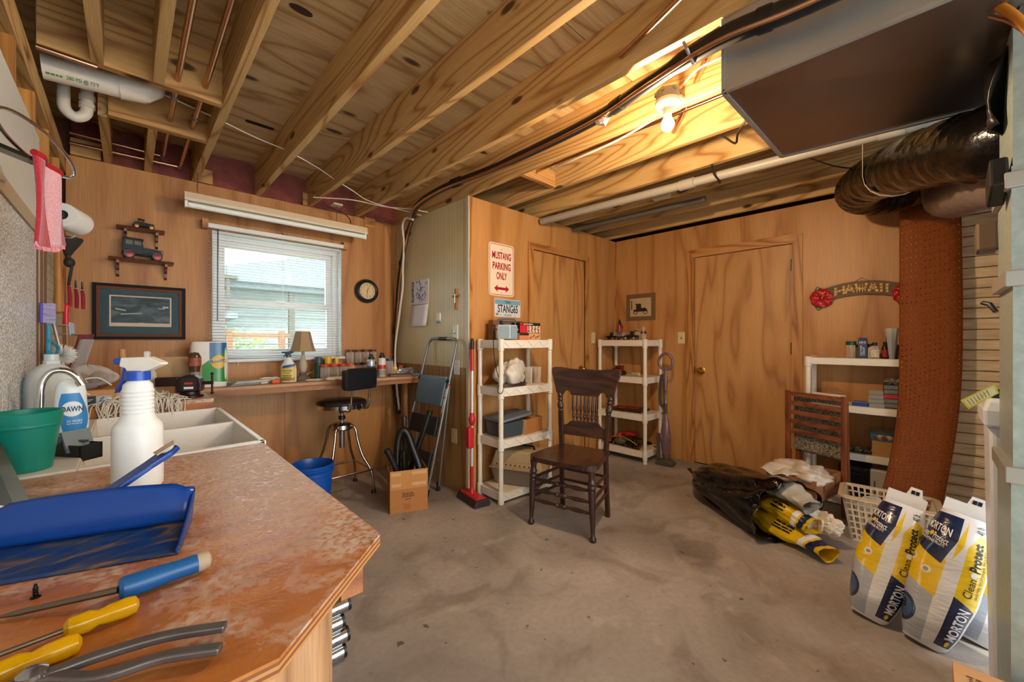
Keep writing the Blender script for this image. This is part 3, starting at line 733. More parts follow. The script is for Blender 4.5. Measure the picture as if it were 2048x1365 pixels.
# sheet metal trunk duct
t = thing('trunk_duct', 'large sheet metal trunk duct hanging under the joists', 'duct')
x0, x1, y1, zb, zt = 1.52, 2.255, .495, 2.10, ZJ - .003
b = MB()
c = [Vector((x0, y1, zb)), Vector((x1, y1 - .02, zb)), Vector((x1 + .12, -.62, zb)), Vector((x0, -.62, zb))]
mid = [Vector((x0 + .02, -.2, zb + .001)), Vector((x0 + .42, .12, zb + .012))]
b.add(c + [Vector((1.84, .06, zb + .014))], [(1, 0, 4), (2, 1, 4), (3, 2, 4), (0, 3, 4)])
b.build('underside', galv_reflect, t)
b = MB(); b.add([c[0], c[3], c[3] + Vector((0, 0, zt - zb)), c[0] + Vector((0, 0, zt - zb))], [(0, 1, 2, 3)][::1]); b.build('side_panel', galv, t, solid=.002)
b = MB(); b.add([c[2], c[1], c[1] + Vector((0, 0, zt - zb)), c[2] + Vector((0, 0, zt - zb))], [(0, 1, 2, 3)]); b.build('side_panel', galv, t, solid=.002)
b = MB(); b.add([c[1], c[0], c[0] + Vector((0, 0, zt - zb)), c[1] + Vector((0, 0, zt - zb))], [(0, 1, 2, 3)]); b.build('end_cap', galv_reflect, t, solid=.002)
for p, q in ((c[0], c[0] + Vector((0, 0, zt - zb))), (c[0], c[1]), (c[0], c[3]), (c[1], c[2])): MB().bar(p, q, .016, .010).build('seam', galv, t)
settle(t)

# black flexible duct, with wrinkles
def flex(name, label, pts, r, m, amp=.006, seed=1):
    P = smoothpath(pts, 14); n = 26; random.seed(seed)
    b = MB(); k = len(P); ph = [random.uniform(0, 6) for _ in range(6)]
    vs = []; px = None
    for i, p in enumerate(P):
        d = (P[min(i + 1, k - 1)] - P[max(i - 1, 0)]).normalized()
        if px is None: x, y, _ = basis(d)
        else: x = (px - d * px.dot(d)).normalized(); y = d.cross(x)
        px = x
        for j in range(n):
            a = 2 * PI * j / n
            w = amp * (math.sin(i * 1.9 + 2.5 * math.sin(a + ph[0]) + ph[1]) * .6 + math.sin(i * .77 + 3 * a + ph[2]) * .4 + math.sin(i * 3.1 - 2 * a + ph[3]) * .35)
            vs.append(p + (x * math.cos(a) + y * math.sin(a)) * (r + w))
    b.add(vs, [(i * n + j, i * n + (j + 1) % n, (i + 1) * n + (j + 1) % n, (i + 1) * n + j) for i in range(k - 1) for j in range(n)])
    t = thing(name, label, 'duct'); b.build('sleeve', m, t, smooth=2); return t, P
blk_plastic = mat('black_plastic_film', '#0a0807', .2, bump=.5, bscale=22, spec=.45)
t, FP = flex('flexible_duct', 'glossy black flexible duct bending down to the pegboard', [(2.05, -.40, 1.90), (2.18, -.20, 1.915), (2.45, -.06, 2.00), (2.8, .075, 2.09), (3.15, .205, 2.17), (3.42, .290, 2.20), (3.62, .285, 2.215), (3.76, .215, 2.228), (3.84, .14, 2.25), (3.87, .10, 2.33)], .128, blk_plastic)
q = FP[44]; d = (FP[46] - FP[42]).normalized(); x, y, _ = basis(d)
st_ = MB(); lp = [q + Vector((0, .138, .17))] + [q + YY * .138 * math.cos(math.radians(g)) + ZZ * .138 * math.sin(math.radians(g)) for g in range(0, -200, -20)] + [q + Vector((-.02, -.14, .12))]
st_.add([p + XX * s * .013 for p in lp for s in (-1, 1)], [(2 * i, 2 * i + 1, 2 * i + 3, 2 * i + 2) for i in range(len(lp) - 1)])
st_.build('hanger_strap', mat('strap_white', '#b9b2a2', .5), t, solid=.002)
lettering('6', mat('clip_white'), t, FP[34] + Vector((-.1, .03, -.08)), (-.7, -.7, .2), (0, 0, 1), .03, .03)
settle(t)
t, _ = flex('flexible_duct', 'grey flexible duct running behind the glossy black one', [(2.12, -.60, 1.80), (2.4, -.27, 1.84), (2.9, -.165, 1.935), (3.3, -.12, 2.01), (3.50, -.10, 2.065), (3.61, -.09, 2.15), (3.63, -.09, 2.24), (3.63, -.09, 2.34)], .105, mat('grey_plastic_film', '#6e6460', .35, bump=.5, bscale=20), .005, 5)
settle(t)

# grey plastic pipes under the joists
t = thing('vent_pipe', 'long pale grey plastic pipe under the joists beside the trunk duct', 'pipe')
gp = mat('grey_pvc', '#a29c90', .4)
MB().tube([(2.93, -1.2, 2.305), (2.745, 2.45, 2.315)], .030, 16).build('run', gp, t, smooth=True)
for y in (.12, 1.15): MB().tube([(2.864 - .0507 * y - .001, y - .05, 2.308), (2.864 - .0507 * y, y + .05, 2.3085)], .036, 16).build('coupling', gp, t, smooth=True)
settle(t)
pipe('vent_pipe', 'thinner dark grey pipe beside the pale pipe', [(3.02, -1.0, 2.33), (2.82, 2.44, 2.335)], .017, mat('dark_grey_pvc', '#5a5550', .5), 'pipe', 12)
pipe('vent_pipe', 'dark grey conduit near the sign wall top corner', [(3.28, 1.2, 2.335), (3.24, 2.46, 2.335)], .024, mat('dark_grey_pvc'), 'pipe', 12)
single(MB().cbox((2.99, 1.42, 2.338), (.05, .13, .035)).build('junction_box', mat('box_cream', '#cdbf9e', .5), bevel=.003), 'small cream junction box under the joists', 'box')
pipe('black_wire', 'thin black wire strung from the pale pipe to the flexible duct', smoothpath([(2.80, .55, 2.335), (2.93, .40, 2.25), (3.1, .34, 2.26), (3.22, .30, 2.28)]), .004, rubber, 'cable', 6)
pipe('black_wire', 'black cable looped over the pale pipe near the trunk duct', smoothpath([(2.70, .95, 2.352), (2.74, .95, 2.30), (2.78, .93, 2.26), (2.84, .95, 2.27), (2.86, .98, 2.34)]), .006, rubber, 'cable', 6)
pipe('black_wire', 'bundle of dark wires hanging through the joist beside the trunk duct', smoothpath([(2.22, .66, 2.40), (2.20, .60, 2.34), (2.24, .66, 2.28), (2.33, .70, 2.27), (2.34, .76, 2.33), (2.36, .80, 2.36)]), .006, rubber, 'cable', 6)

# furnace plenum: vertical sheet metal duct at the edge of the view
t = thing('plenum_duct', 'upright sheet metal furnace duct with banded joints', 'duct')
X0, X1, Y0, Y1 = 1.75, 2.04, -.62, -.165
for a, b in (((X0, Y0, 0), (X1, Y1, .86)), ((X0 + .006, Y0, .86), (X1, Y1 - .004, 1.40)), ((X0 + .002, Y0, 1.40), (X1, Y1 - .001, 1.70)), ((X0 + .006, Y0, 1.70), (X1, Y1 - .004, 2.098))):
    MB().box(a, b).build('duct_section', mat('galvanised_green', '#a3b2ae', .42, .5, var=.3, scale=40), t)
for z in (.85, 1.39, 1.66): MB().box((X0 - .012, Y0, z - .022), (X1 + .006, Y1 + .012, z + .022)).build('joint_band', galv, t, bevel=.003)
MB().cbox((X0 + .06, Y1 + .02, 1.675), (.12, .035, .09), (0, .3, 0)).build('black_tape', rubber, t, bevel=.006)
MB().cbox((X1 + .02, Y1 + .022, 1.56), (.05, .05, .10), (0, .2, 0)).build('damper_flap', mat('brown_flap', '#5d4a3c', .5), t, bevel=.008)
MB().grid(lambda u, v: Vector((X0 + .10 + .14 * u + .02 * math.sin(6 * v), Y1 + .012 + .02 * math.sin(5 * u + 4 * v), 1.86 + .22 * v)), 8, 8).build('tape_flap', rubber, t, smooth=2, solid=.004)
settle(t)
pipe('damper_handle', 'black lever handle sticking out from the furnace duct', [onX(1965, 606, 2.12), onX(1980, 609, 2.10), (2.09, -.166, 1.315)], [.007, .008, .007], rubber, 'handle', 8)
pipe('orange_tube', 'orange tubing arching over the furnace duct', smoothpath([onX(1935, -6, 1.70), onX(1975, 2, 1.68), onX(2010, 18, 1.66), onX(2040, 42, 1.64), onX(2075, 85, 1.62)]), .010, mat('orange_tube', '#c47a24', .35), 'tube', 10)
pipe('copper_line', 'bent thin copper line beneath the orange tubing', smoothpath([onX(1915, -8, 1.74), onX(1945, 8, 1.72), onX(1962, 24, 1.71), onX(1985, 32, 1.70), onX(2020, 42, 1.68), onX(2060, 66, 1.66)]), .007, copper, 'pipe', 10)
pipe('insulated_hose', 'fat black hose crossing above the orange tubing', smoothpath([onX(1940, -20, 1.85), onX(1990, -8, 1.80), onX(2060, 12, 1.72)]), .022, rubber, 'hose', 10)
# ================================================================== sink bench in front of the camera
BZ = .88
def worn_ply():
    m, nt, b = newmat('dusty_plywood')
    tc = ND(nt, 'ShaderNodeTexCoord')
    def noise(s, d=5, dist=0.0, sc=None):
        n = ND(nt, 'ShaderNodeTexNoise'); n.inputs['Scale'].default_value = s; n.inputs['Detail'].default_value = d; n.inputs['Distortion'].default_value = dist
        if sc:
            mp = ND(nt, 'ShaderNodeMapping'); mp.inputs['Scale'].default_value = sc; L(nt, tc.outputs['Object'], mp.inputs['Vector']); L(nt, mp.outputs['Vector'], n.inputs['Vector'])
        else: L(nt, tc.outputs['Object'], n.inputs['Vector'])
        return n.outputs['Fac']
    base = ramp(nt, noise(3, 4, .8, (1.5, 5, 1)), [(.3, '#8f5220'), (.5, '#ab6a30'), (.7, '#b97a3e')])
    sx = ND(nt, 'ShaderNodeSeparateXYZ'); L(nt, tc.outputs['Object'], sx.inputs[0])
    g1 = ND(nt, 'ShaderNodeMath', operation='MULTIPLY_ADD'); g1.inputs[1].default_value = .55; L(nt, sx.outputs['X'], g1.inputs[0])
    g2 = ND(nt, 'ShaderNodeMath', operation='MULTIPLY_ADD'); g2.inputs[1].default_value = .28; L(nt, sx.outputs['Y'], g2.inputs[0]); L(nt, g1.outputs[0], g2.inputs[2])
    L(nt, noise(12, 10, .8), g1.inputs[2])
    dust = ramp(nt, g2.outputs[0], [(.36, (.03, .03, .03)), (.52, (.7, .7, .7)), (.70, (1, 1, 1))])
    grit = ramp(nt, noise(85, 8, .4), [(.40, (.12, .12, .12)), (.58, (.85, .85, .85))])
    mm = ND(nt, 'ShaderNodeMix', data_type='RGBA', blend_type='MULTIPLY'); mm.inputs['Factor'].default_value = 1
    L(nt, dust, mm.inputs['A']); L(nt, grit, mm.inputs['B'])
    mx = ND(nt, 'ShaderNodeMix', data_type='RGBA'); L(nt, mm.outputs['Result'], mx.inputs['Factor']); L(nt, base, mx.inputs['A']); mx.inputs['B'].default_value = lin('#c6bcb0')
    L(nt, mx.outputs['Result'], b.inputs['Base Color'])
    L(nt, ramp(nt, mm.outputs['Result'], [(0, (.22, .22, .22)), (.6, (.6, .6, .6))]), b.inputs['Roughness'])
    bp = ND(nt, 'ShaderNodeBump'); bp.inputs['Strength'].default_value = .15; bp.inputs['Distance'].default_value = .004
    L(nt, noise(150, 4), bp.inputs['Height']); L(nt, bp.outputs['Normal'], b.inputs['Normal'])
    return m
edge_m = [mat('ply_light', '#b07c48', .7), mat('ply_dark', '#7c4a24', .7)]
t = thing('workbench', 'plywood topped workbench with a clipped corner beside the sink', 'workbench')
poly = [(-.262, 1.525), (.325, 1.525), (.320, .665), (.117, .480), (-.262, .480)]
for k in range(5):
    MB().prism(poly, (0, 0, BZ - .020 + k * .004), XX, YY, (0, 0, .004)).build('ply_layer' if k < 4 else 'top', edge_m[k % 2] if k < 4 else worn_ply(), t)
lg = wood('pine_leg', '#b78a5e', '#94683e', '#c29a6e', axis='Z', scale=1.5, bands=8, stretch=12, rough=.7)
MB().box((.10, .60, 0), (.215, .645, BZ - .02)).build('leg', lg, t)
MB().box((.24, 1.46, 0), (.30, 1.52, BZ - .02)).build('leg', lg, t)
MB().box((.262, .69, BZ - .105), (.30, 1.515, BZ - .021)).build('apron', wood('pine_apron', '#a8683a', '#844c24', '#b07444', axis='Y', scale=1.5, bands=8, stretch=12), t)
MB().box((-.25, .60, BZ - .105), (.099, .64, BZ - .021)).build('apron', lg, t)
settle(t)
ct = mat('tube_chrome', '#b9bcc0', .15, 1.0)
for k in range(4):
    z = .031 + k * .058; dx = (0, .012, -.006, .016)[k]
    t = thing('metal_tube', ('lowest', 'second lowest', 'second highest', 'topmost')[k] + ' chrome tube in the stack under the bench', 'tube', group='chrome tubes stacked under the bench')
    MB().tube([(.05, 1.55, z), (.59 + dx, 1.55, z)], .029, 18).build('tube', ct, t, smooth=True)
    MB().tube([(.59 + dx, 1.55, z), (.602 + dx, 1.55, z)], .0275, 18).build('end_cap', rubber, t, smooth=True)
    MB().lathe([(.006, 0), (.006, .002)], 10, (.55 + dx, 1.521, z), (0, -1, 0)).build('screw', steel, t)
    settle(t)

# ---- double tub sink
t = thing('utility_sink', 'white speckled double tub utility sink beside the workbench', 'sink')
tub = mat('speckled_tub', '#d9d5c6', .35)
def speck():
    m, nt, b = newmat('speckled_tub_face')
    tc = ND(nt, 'ShaderNodeTexCoord'); vo = ND(nt, 'ShaderNodeTexVoronoi'); vo.inputs['Scale'].default_value = 70; L(nt, tc.outputs['Object'], vo.inputs['Vector'])
    L(nt, ramp(nt, vo.outputs['Distance'], [(.05, '#5a4a38'), (.085, '#d6d3c8')]), b.inputs['Base Color']); b.inputs['Roughness'].default_value = .35
    return m
tub = speck()
sx0, sx1, sy0, sy1, sz = -.095, .318, 1.535, 2.468, BZ + .004
rim = MB()
for a, b in (((-.262, sy0, sz - .02), (sx0, sy1, sz)), ((sx0, sy0, sz - .014), (sx1 + .016, sy0 + .022, sz)), ((sx0, sy1 - .022, sz - .014), (sx1 + .016, sy1, sz)), ((sx1, sy0, sz - .014), (sx1 + .018, sy1, sz)), ((sx0, 1.985, sz - .012), (sx1, 2.005, sz - .002))): rim.box(a, b)
rim.build('rim', mat('tub_rim', '#dfe0da', .3), t, bevel=.003)
for (ya, yb) in ((sy0 + .02, 1.987), (2.003, sy1 - .02)):
    b = MB(); top = [(sx0, ya), (sx1, ya), (sx1, yb), (sx0, yb)]; bot = [(sx0 + .03, ya + .04), (sx1 - .03, ya + .04), (sx1 - .03, yb - .04), (sx0 + .03, yb - .04)]
    b.add([Vector((x, y, sz - .006)) for x, y in top] + [Vector((x, y, sz - .34)) for x, y in bot], [(0, 1, 5, 4)[::-1], (1, 2, 6, 5)[::-1], (2, 3, 7, 6)[::-1], (3, 0, 4, 7)[::-1], (4, 5, 6, 7)])
    b.build('basin', tub, t, solid=.006)
MB().prism([(-.262, sz), (-.03, sz), (.0, sz - .012), (sx0, sz - .03), (-.262, sz - .03)], (0, 1.985, 0), XX, ZZ, (0, .02, 0)).build('divider_end', mat('tub_rim'), t)
for x in (-.2, .27):
    for y in (1.60, 2.40): MB().bar((x, y, 0), (x * .92, y, sz - .30), .03, .03).build('leg', galv, t)
settle(t)
t = thing('faucet', 'chrome gooseneck faucet in front of the dish soap bottle', 'faucet')
fx, fy = -.196, 1.93
MB().lathe([(.028, 0), (.028, .008), (.016, .016), (.014, .05)], 16, (fx, fy, sz)).build('base', chrome, t, smooth=True)
MB().tube(smoothpath([(fx, fy, sz + .04), (fx, fy, 1.03), (fx + .004, fy, 1.085), (fx + .022, fy, 1.118), (fx + .05, fy, 1.122), (fx + .073, fy, 1.105), (fx + .088, fy, 1.078)], 5), [.0095] * 30 + [.011], 12).build('spout', chrome, t, smooth=True)
MB().tube([(fx + .083, fy, 1.088), (fx + .09, fy, 1.073)], .0135, 14).build('aerator', chrome, t, smooth=True)
for s, l in ((-1, 'handle'), (1, 'handle')):
    MB().lathe([(.018, 0), (.022, .01), (.02, .03), (.008, .04)], 14, (fx + .055, fy + s * .055, sz)).build('handle', chrome, t, smooth=True)
    MB().bar((fx + .055, fy + s * .055, sz + .036), (fx + .10, fy + s * .06, sz + .048), .016, .008).build('lever', chrome, t, bevel=.003)
settle(t)

# ---- dish soap, jug, cup, caddy
def extr_bottle(prof, d, n=16, o=(0, 0, 0)):
    """flattened bottle: prof [(half width, height)] with half depth d*shape"""
    return MB().lathe(prof, n, o, (0, 0, 1), sx=1.0, sy=d)
t = thing('milk_jug', 'cloudy white plastic gallon jug behind the dish soap', 'jug', (-.196, 2.19, sz), math.radians(20))
pj = mat('cloudy_plastic', '#d4e0e0', .3, trans=.25, sss=.3)
MB().grid(lambda u, v: (lambda w, z: Vector((w * math.copysign(abs(math.cos(2 * PI * u)) ** .55, math.cos(2 * PI * u)), w * math.copysign(abs(math.sin(2 * PI * u)) ** .55, math.sin(2 * PI * u)), z)))(*[(.062, 0), (.066, .01), (.066, .10), (.066, .17), (.058, .205), (.040, .235), (.020, .252), (.019, .262)][min(7, int(round(v * 7)))]), 28, 7, True).build('body', pj, t, smooth=True)
MB().lathe([(.0215, .254), (.0215, .262), (.019, .263), (.019, .285), (.0175, .285)], 18).build('neck', pj, t, smooth=True)
MB().tube(smoothpath([(.030, .045, .235), (.050, .055, .225), (.062, .06, .19), (.062, .058, .14)]), .010, 8).build('handle', pj, t, smooth=True)
blue_l = mat('label_blue', '#2f86c8', .35)
white_p = mat('white_plastic', '#e8e9e6', .35)
t = thing('dish_soap', 'white dish soap bottle with a blue label behind the faucet', 'bottle', (-.136, 1.985, sz), math.radians(6))
body = [(.030, 0), (.038, .006), (.040, .02), (.043, .06), (.040, .10), (.038, .13), (.037, .16), (.033, .185), (.024, .200), (.010, .208)]
MB().lathe(body, 24, sx=1.0, sy=.52).build('body', mat('soap_white', '#dfe9ea', .3, sss=.2), t, smooth=True)
MB().lathe([(.0385, .004), (.0404, .02), (.0406, .024)], 24, sx=1.0, sy=.52, cap=False).build('soap_tint', mat('soap_teal', '#2aa7b8', .25), t, smooth=True)
def on_dawn(x, z):
    r = next(body[i][0] + (body[i + 1][0] - body[i][0]) * (z - body[i][1]) / (body[i + 1][1] - body[i][1]) for i in range(len(body) - 1) if body[i][1] <= z <= body[i + 1][1])
    a = max(-1, min(1, x / r)); return Vector((x, -r * .52 * math.sqrt(max(0, 1 - a * a)) - .0008, z))
MB().grid(lambda u, v: (lambda z: on_dawn((-.034 + .066 * u + .012 * (1 - v)) * (.55 + .45 * math.sin(PI * (.15 + .8 * v))), z))(.030 + .13 * v), 12, 14).build('label', blue_l, t, smooth=True)
MB().grid(lambda u, v: on_dawn(.003 + .025 * math.sqrt(v) * math.cos(2 * PI * u), .108 + .025 * math.sqrt(v) * math.sin(2 * PI * u)) + Vector((0, -.0006, 0)), 20, 3).build('roundel', mat('label_white', '#dfeaf2', .4), t)
navy = mat('navy_print', '#1a2c56', .4)
lettering('DAWN', navy, t, 0, 0, 0, 0, 0, bold=.02, fn=lambda a, b: on_dawn(-.022 + .05 * a, .099 + .018 * b) + Vector((0, -.0014, 0)))
lettering('3X MORE', mat('label_white'), t, 0, 0, 0, 0, 0, fn=lambda a, b: on_dawn(-.010 + .036 * a, .064 + .007 * b) + Vector((0, -.0012, 0)))
scribble(mat('label_white'), t, 1, 1, 1, fn=lambda a, b: on_dawn(-.010 + .036 * a, .057 + .004 * b) + Vector((0, -.0012, 0)))
t = thing('plastic_cup', 'green plastic pot at the near corner of the sink', 'pot', (-.188, 1.615, sz))
gp_ = mat('teal_plastic', '#0d8474', .35, sss=.1)
MB().lathe([(.044, 0), (.046, .002), (.060, .118), (.063, .120), (.066, .150), (.063, .152), (.060, .150), (.057, .12), (.043, .004), (.001, .004)], 32, cap=False).build('wall', gp_, t, smooth=True)
MB().lathe([(.0615, .112), (.0635, .115), (.0635, .119), (.0625, .121)], 32, cap=False).build('band', gp_, t, smooth=True)
t = thing('sink_caddy', 'black plastic caddy with a slotted grey flap in the sink corner', 'caddy', (-.112, 1.74, sz - .012), math.radians(-52))
bp_ = mat('black_plastic', '#17191b', .4); gpl = mat('slate_plastic', '#5d7480', .4)
b = MB()
for a, c in (((-.06, -.028, 0), (.06, .028, .004)), ((-.06, -.028, 0), (.06, -.024, .045)), ((-.06, .024, 0), (.06, .028, .045)), ((-.06, -.028, 0), (-.056, .028, .045)), ((.056, -.028, 0), (.06, .028, .045))): b.box(a, c)
b.build('tray', bp_, t)
fl = MB().box((.010, -.034, .022), (.016, .034, .085), rot=(0, -.35, 0)).build('flap', gpl, t)
for y in (-.016, .004, .02): MB().box((.004, y - .004, .034), (.008, y + .004, .074), rot=(0, -.35, 0)).build('slot', bp_, fl)
MB().box((-.052, -.02, .02), (-.02, .02, .07), rot=(0, .25, 0)).build('divider', gpl, t)
MB().tube(smoothpath([(-.04, -.01, .05), (-.01, .01, .06), (.0, -.01, .055), (.03, .015, .05)]), .004, 6).build('chain', steel, t)
t = thing('carpenter_level', 'olive metal level leaning at the edge of the bench', 'level')
a = Vector((-.128, 1.155, BZ + .004)); c = Vector((-.243, 1.62, BZ + .10)); n = Vector((.62, -.16, .77)).normalized()
ol = mat('olive_metal', '#5f5a44', .4, .5); ol2 = mat('dark_olive', '#35382e', .45, .4)
d = (c - a).normalized(); w = d.cross(n).normalized()
if w.z < 0: w = -w
MB().bar(a + w * .006, c + w * .006, .030, .006, n).build('edge_rail', ol, t)
MB().bar(a + w * .058, c + w * .058, .030, .006, n).build('edge_rail', ol, t)
vs = [a + w * .006, c + w * .006, c + w * .058, a + w * .058]
b = MB(); b.add([p + n * .003 for p in vs] + [p - n * .003 for p in vs], [(0, 1, 2, 3), (7, 6, 5, 4), (0, 4, 5, 1), (1, 5, 6, 2), (2, 6, 7, 3), (3, 7, 4, 0)]); b.build('web', ol2, t)
MB().bar(a + w * .032 - d * .004, a + w * .032 + d * .008, .056, .026, n).build('end_plate', mat('end_chrome', '#c2c6c8', .2, .9), t)
settle(t)

# ---- tools and bottles on the plywood
t = thing('spray_bottle', 'tall white spray bottle with a blue trigger on the workbench', 'bottle', (.018, 1.262, BZ), math.radians(-44))
ws = mat('milky_plastic', '#dfe3e0', .35, sss=.25)
pf = [(.040, 0), (.0445, .006), (.045, .02), (.045, .132), (.043, .146), (.033, .158), (.028, .172)]
for k in range(6): pf += [(.0295, .176 + k * .0095), (.0272, .1806 + k * .0095)]
pf += [(.026, .238), (.019, .246), (.018, .250)]
MB().lathe(pf, 28).build('body', ws, t, smooth=True)
bl = mat('trigger_blue', '#1846a8', .3)
MB().lathe([(.0225, .248), (.0225, .268), (.018, .270)], 22).build('collar', bl, t, smooth=True)
hd = [(-.030, .300), (.030, .302), (.052, .293), (.062, .288), (.060, .284), (.032, .272), (.018, .268), (-.016, .268), (-.020, .276), (-.034, .280)]
MB().prism(hd, (0, -.011, 0), XX, ZZ, (0, .022, 0)).build('head', mat('trigger_white', '#e2ddd4', .35), t, bevel=.004)
MB().prism([(-.030, .300), (-.048, .298), (-.050, .294), (-.048, .285), (-.034, .283), (-.030, .284)], (0, -.010, 0), XX, ZZ, (0, .020, 0)).build('nozzle', bl, t, bevel=.003)
MB().prism([(-.028, .280), (-.014, .278), (-.008, .262), (-.020, .252), (-.040, .222), (-.050, .218), (-.044, .228), (-.032, .252)], (0, -.009, 0), XX, ZZ, (0, .018, 0)).build('trigger', bl, t, bevel=.003)

t = thing('dustpan', 'blue plastic dustpan with a smudged floor on the workbench', 'dustpan', (0, 0, 0))
def pan_mat():
    m, nt, b = newmat('dustpan_blue')
    tc = ND(nt, 'ShaderNodeTexCoord'); mp = ND(nt, 'ShaderNodeMapping'); mp.inputs['Scale'].default_value = (14, 40, 14); L(nt, tc.outputs['Object'], mp.inputs['Vector'])
    nz = ND(nt, 'ShaderNodeTexNoise'); nz.inputs['Scale'].default_value = 1; nz.inputs['Detail'].default_value = 6; nz.inputs['Distortion'].default_value = 1; L(nt, mp.outputs['Vector'], nz.inputs['Vector'])
    L(nt, ramp(nt, nz.outputs['Fac'], [(.42, '#0e3268'), (.56, '#38404e'), (.66, '#7a5c34')]), b.inputs['Base Color']); b.inputs['Roughness'].default_value = .28
    return m
pb = mat('pan_blue', '#0a3c88', .25); pf_m = pan_mat()
R0 = Vector((.058, .822, BZ + .001)); u = Vector((-.942, .336, 0)); v = Vector((.336, .942, 0)); W = .285; D = .105
fl = lambda a, b, z: R0 + u * a + v * b + ZZ * z
def floorz(b): return .001 + .012 * max(0, b / D) ** 2
b = MB(); b.grid(lambda s, q: fl(s * W + (.010 * q if s < .5 else -.010 * q) * (1 - 2 * min(s, 1 - s)), q * D, floorz(q * D)), 16, 10, True); b.build('pan_floor', pf_m, t, smooth=2, solid=.003)
def back(s, q):
    h = .070 * (1 - .12 * abs(2 * s - 1) ** 2) * (1 if .06 < s < .94 else .9)
    return fl(.010 + s * (W - .020), D + .018 * q ** 1.5 - .006 * math.sin(PI * q), .012 + h * q)
MB().grid(back, 20, 8, False).build('back_wall', pb, t, smooth=2, solid=.003)
for e in (0, 1):
    MB().grid(lambda s, q, e=e: fl((.002 + .008 * s) if e == 0 else W - .002 - .008 * s, s * D + .018 * q * s, floorz(s * D) + q * (.006 + .046 * s ** 1.2)), 12, 5, e == 1).build('side_wall', pb, t, smooth=2, solid=.003)
hb = fl(W * .50, D + .036, .066); hdv = (v * .55 - u * .70 + ZZ * .52).normalized(); hx = hdv.cross(ZZ).normalized(); hn = hx.cross(hdv)
hp = [(-.022, -.012), (-.016, .02), (-.015, .07), (-.019, .105), (-.012, .122), (.012, .122), (.019, .105), (.015, .07), (.016, .02), (.022, -.012)]
MB().prism(hp, hb - hn * .005, hx, hdv, hn * .010).build('handle', pb, t, bevel=.003)
MB().tube([hb + hdv * (.108 + .009 * math.cos(a * PI / 6)) + hx * .007 * math.sin(a * PI / 6) + hn * .0056 for a in range(12)], .0022, 6, closed=True).build('hanging_hole', mat('hole_rim', '#c9d4dc', .3), t)
MB().prism([(-.011, .09), (.010, .088), (.013, .118), (-.008, .126)], hb + hn * .010, hx, hdv, hn * .002).build('price_sticker', mat('sticker_tan', '#b9a184', .5), t)
settle(t)

t = thing('screwdriver', 'steel shafted screwdriver with a fat blue handle on the workbench', 'screwdriver')
h0 = Vector((-.008, .729, BZ + .015)); h1 = Vector((.090, .738, BZ + .0155)); tip = Vector((-.112, .780, BZ + .004)); d = (h1 - h0).normalized()
MB().lathe([(.011, 0), (.0145, .004), (.0148, .03), (.0125, .06), (.0130, .085), (.0118, .094), (.006, .0975)], 14, h0, d).build('handle', mat('file_blue', '#17568f', .35), t, smooth=True)
MB().lathe([(.0126, .078), (.0134, .086), (.012, .095), (.0062, .0978)], 14, h0 + d * .0002, d, cap=False).build('worn_end', mat('worn_tan', '#a9967e', .6), t, smooth=True)
MB().tube([h0, h0 + (tip - h0) * .5, h0 + (tip - h0) * .85, tip], [.0048, .0042, .0040, .0016], 8).build('shaft', mat('old_steel', '#6d6252', .4, .8), t, smooth=True)
settle(t)
t = thing('wood_screw', 'small dark screw standing on the workbench', 'screw', tuple(onZ(71, 1196, BZ)))
MB().lathe([(.0012, 0), (.0026, .004), (.0028, .006), (.0022, .007), (.0030, .009), (.0022, .0105), (.003, .012), (.002, .014), (.0015, .018)], 10).build('shank', black_metal, t, smooth=True)
MB().lathe([(.0052, 0), (.005, .0016), (.002, .003)], 10).build('head', black_metal, t, smooth=True)
yel = glassy('amber_plastic', '#f2c21c', .08, .45)
def driver(label, hc, ang, length):
    t = thing('screwdriver', label, 'screwdriver', hc, ang)
    vs = MB(); n = 24; prof = [(.006, 0), (.011, .004), (.012, .020), (.0085, .028), (.0105, .036), (.0115, .052), (.010, .060), (.004, .063)]
    for r, h in prof:
        for j in range(n): vs.v.append(Vector((h, r * (1 - .10 * (j % 4 == 0)) * math.cos(2 * PI * j / n), .0118 + r * (1 - .10 * (j % 4 == 0)) * math.sin(2 * PI * j / n))))
    for i in range(len(prof) - 1):
        for j in range(n): vs.f.append([i * n + j, i * n + (j + 1) % n, (i + 1) * n + (j + 1) % n, (i + 1) * n + j]); vs.m.append(0)
    vs.build('handle', mat('amber_handle', '#e8b40a', .12, trans=.45, ior=1.4, sss=.0), t, smooth=True)
    MB().tube([(.02, 0, .0118), (-length, 0, .008)], .0028, 8).build('shaft', mat('old_steel'), t, smooth=True)
    MB().tube([(-length + .012, 0, .008), (-length, 0, .0078)], [.0028, .0014], 8).build('tip', steel, t, smooth=True)
driver('screwdriver with a clear yellow handle beside the pliers', (-.052, .677, BZ), math.radians(4), .13)
driver('screwdriver with a clear yellow handle at the bench edge, shaft hidden', (-.098, .632, BZ), math.radians(6), .10)
t = thing('pliers', 'long worn steel pliers with bare handles on the workbench', 'pliers')
ps = mat('worn_steel', '#6f6b68', .38, .75, var=.3, scale=40)
pv = Vector((-.066, .598, BZ + .012))
for e, (q, m1) in enumerate((((.0815, .556, BZ + .012), (-.02, .592, BZ + .014)), ((.0725, .523, BZ + .010), (-.02, .562, BZ + .010)))):
    P = smoothpath([pv + Vector((-.05, .012 - .010 * e, -.003)), pv, m1, (Vector(m1) + Vector(q)) / 2 + Vector((0, .006, .001)), q], 6)
    MB().sweep(P, .0125, .008).build('handle', ps, t, bevel=.002)
MB().lathe([(.011, 0), (.011, .004), (.006, .007)], 14, pv + Vector((0, 0, .004))).build('rivet', mat('rivet_steel', '#9a9ca0', .2, .9), t, smooth=True)
settle(t)

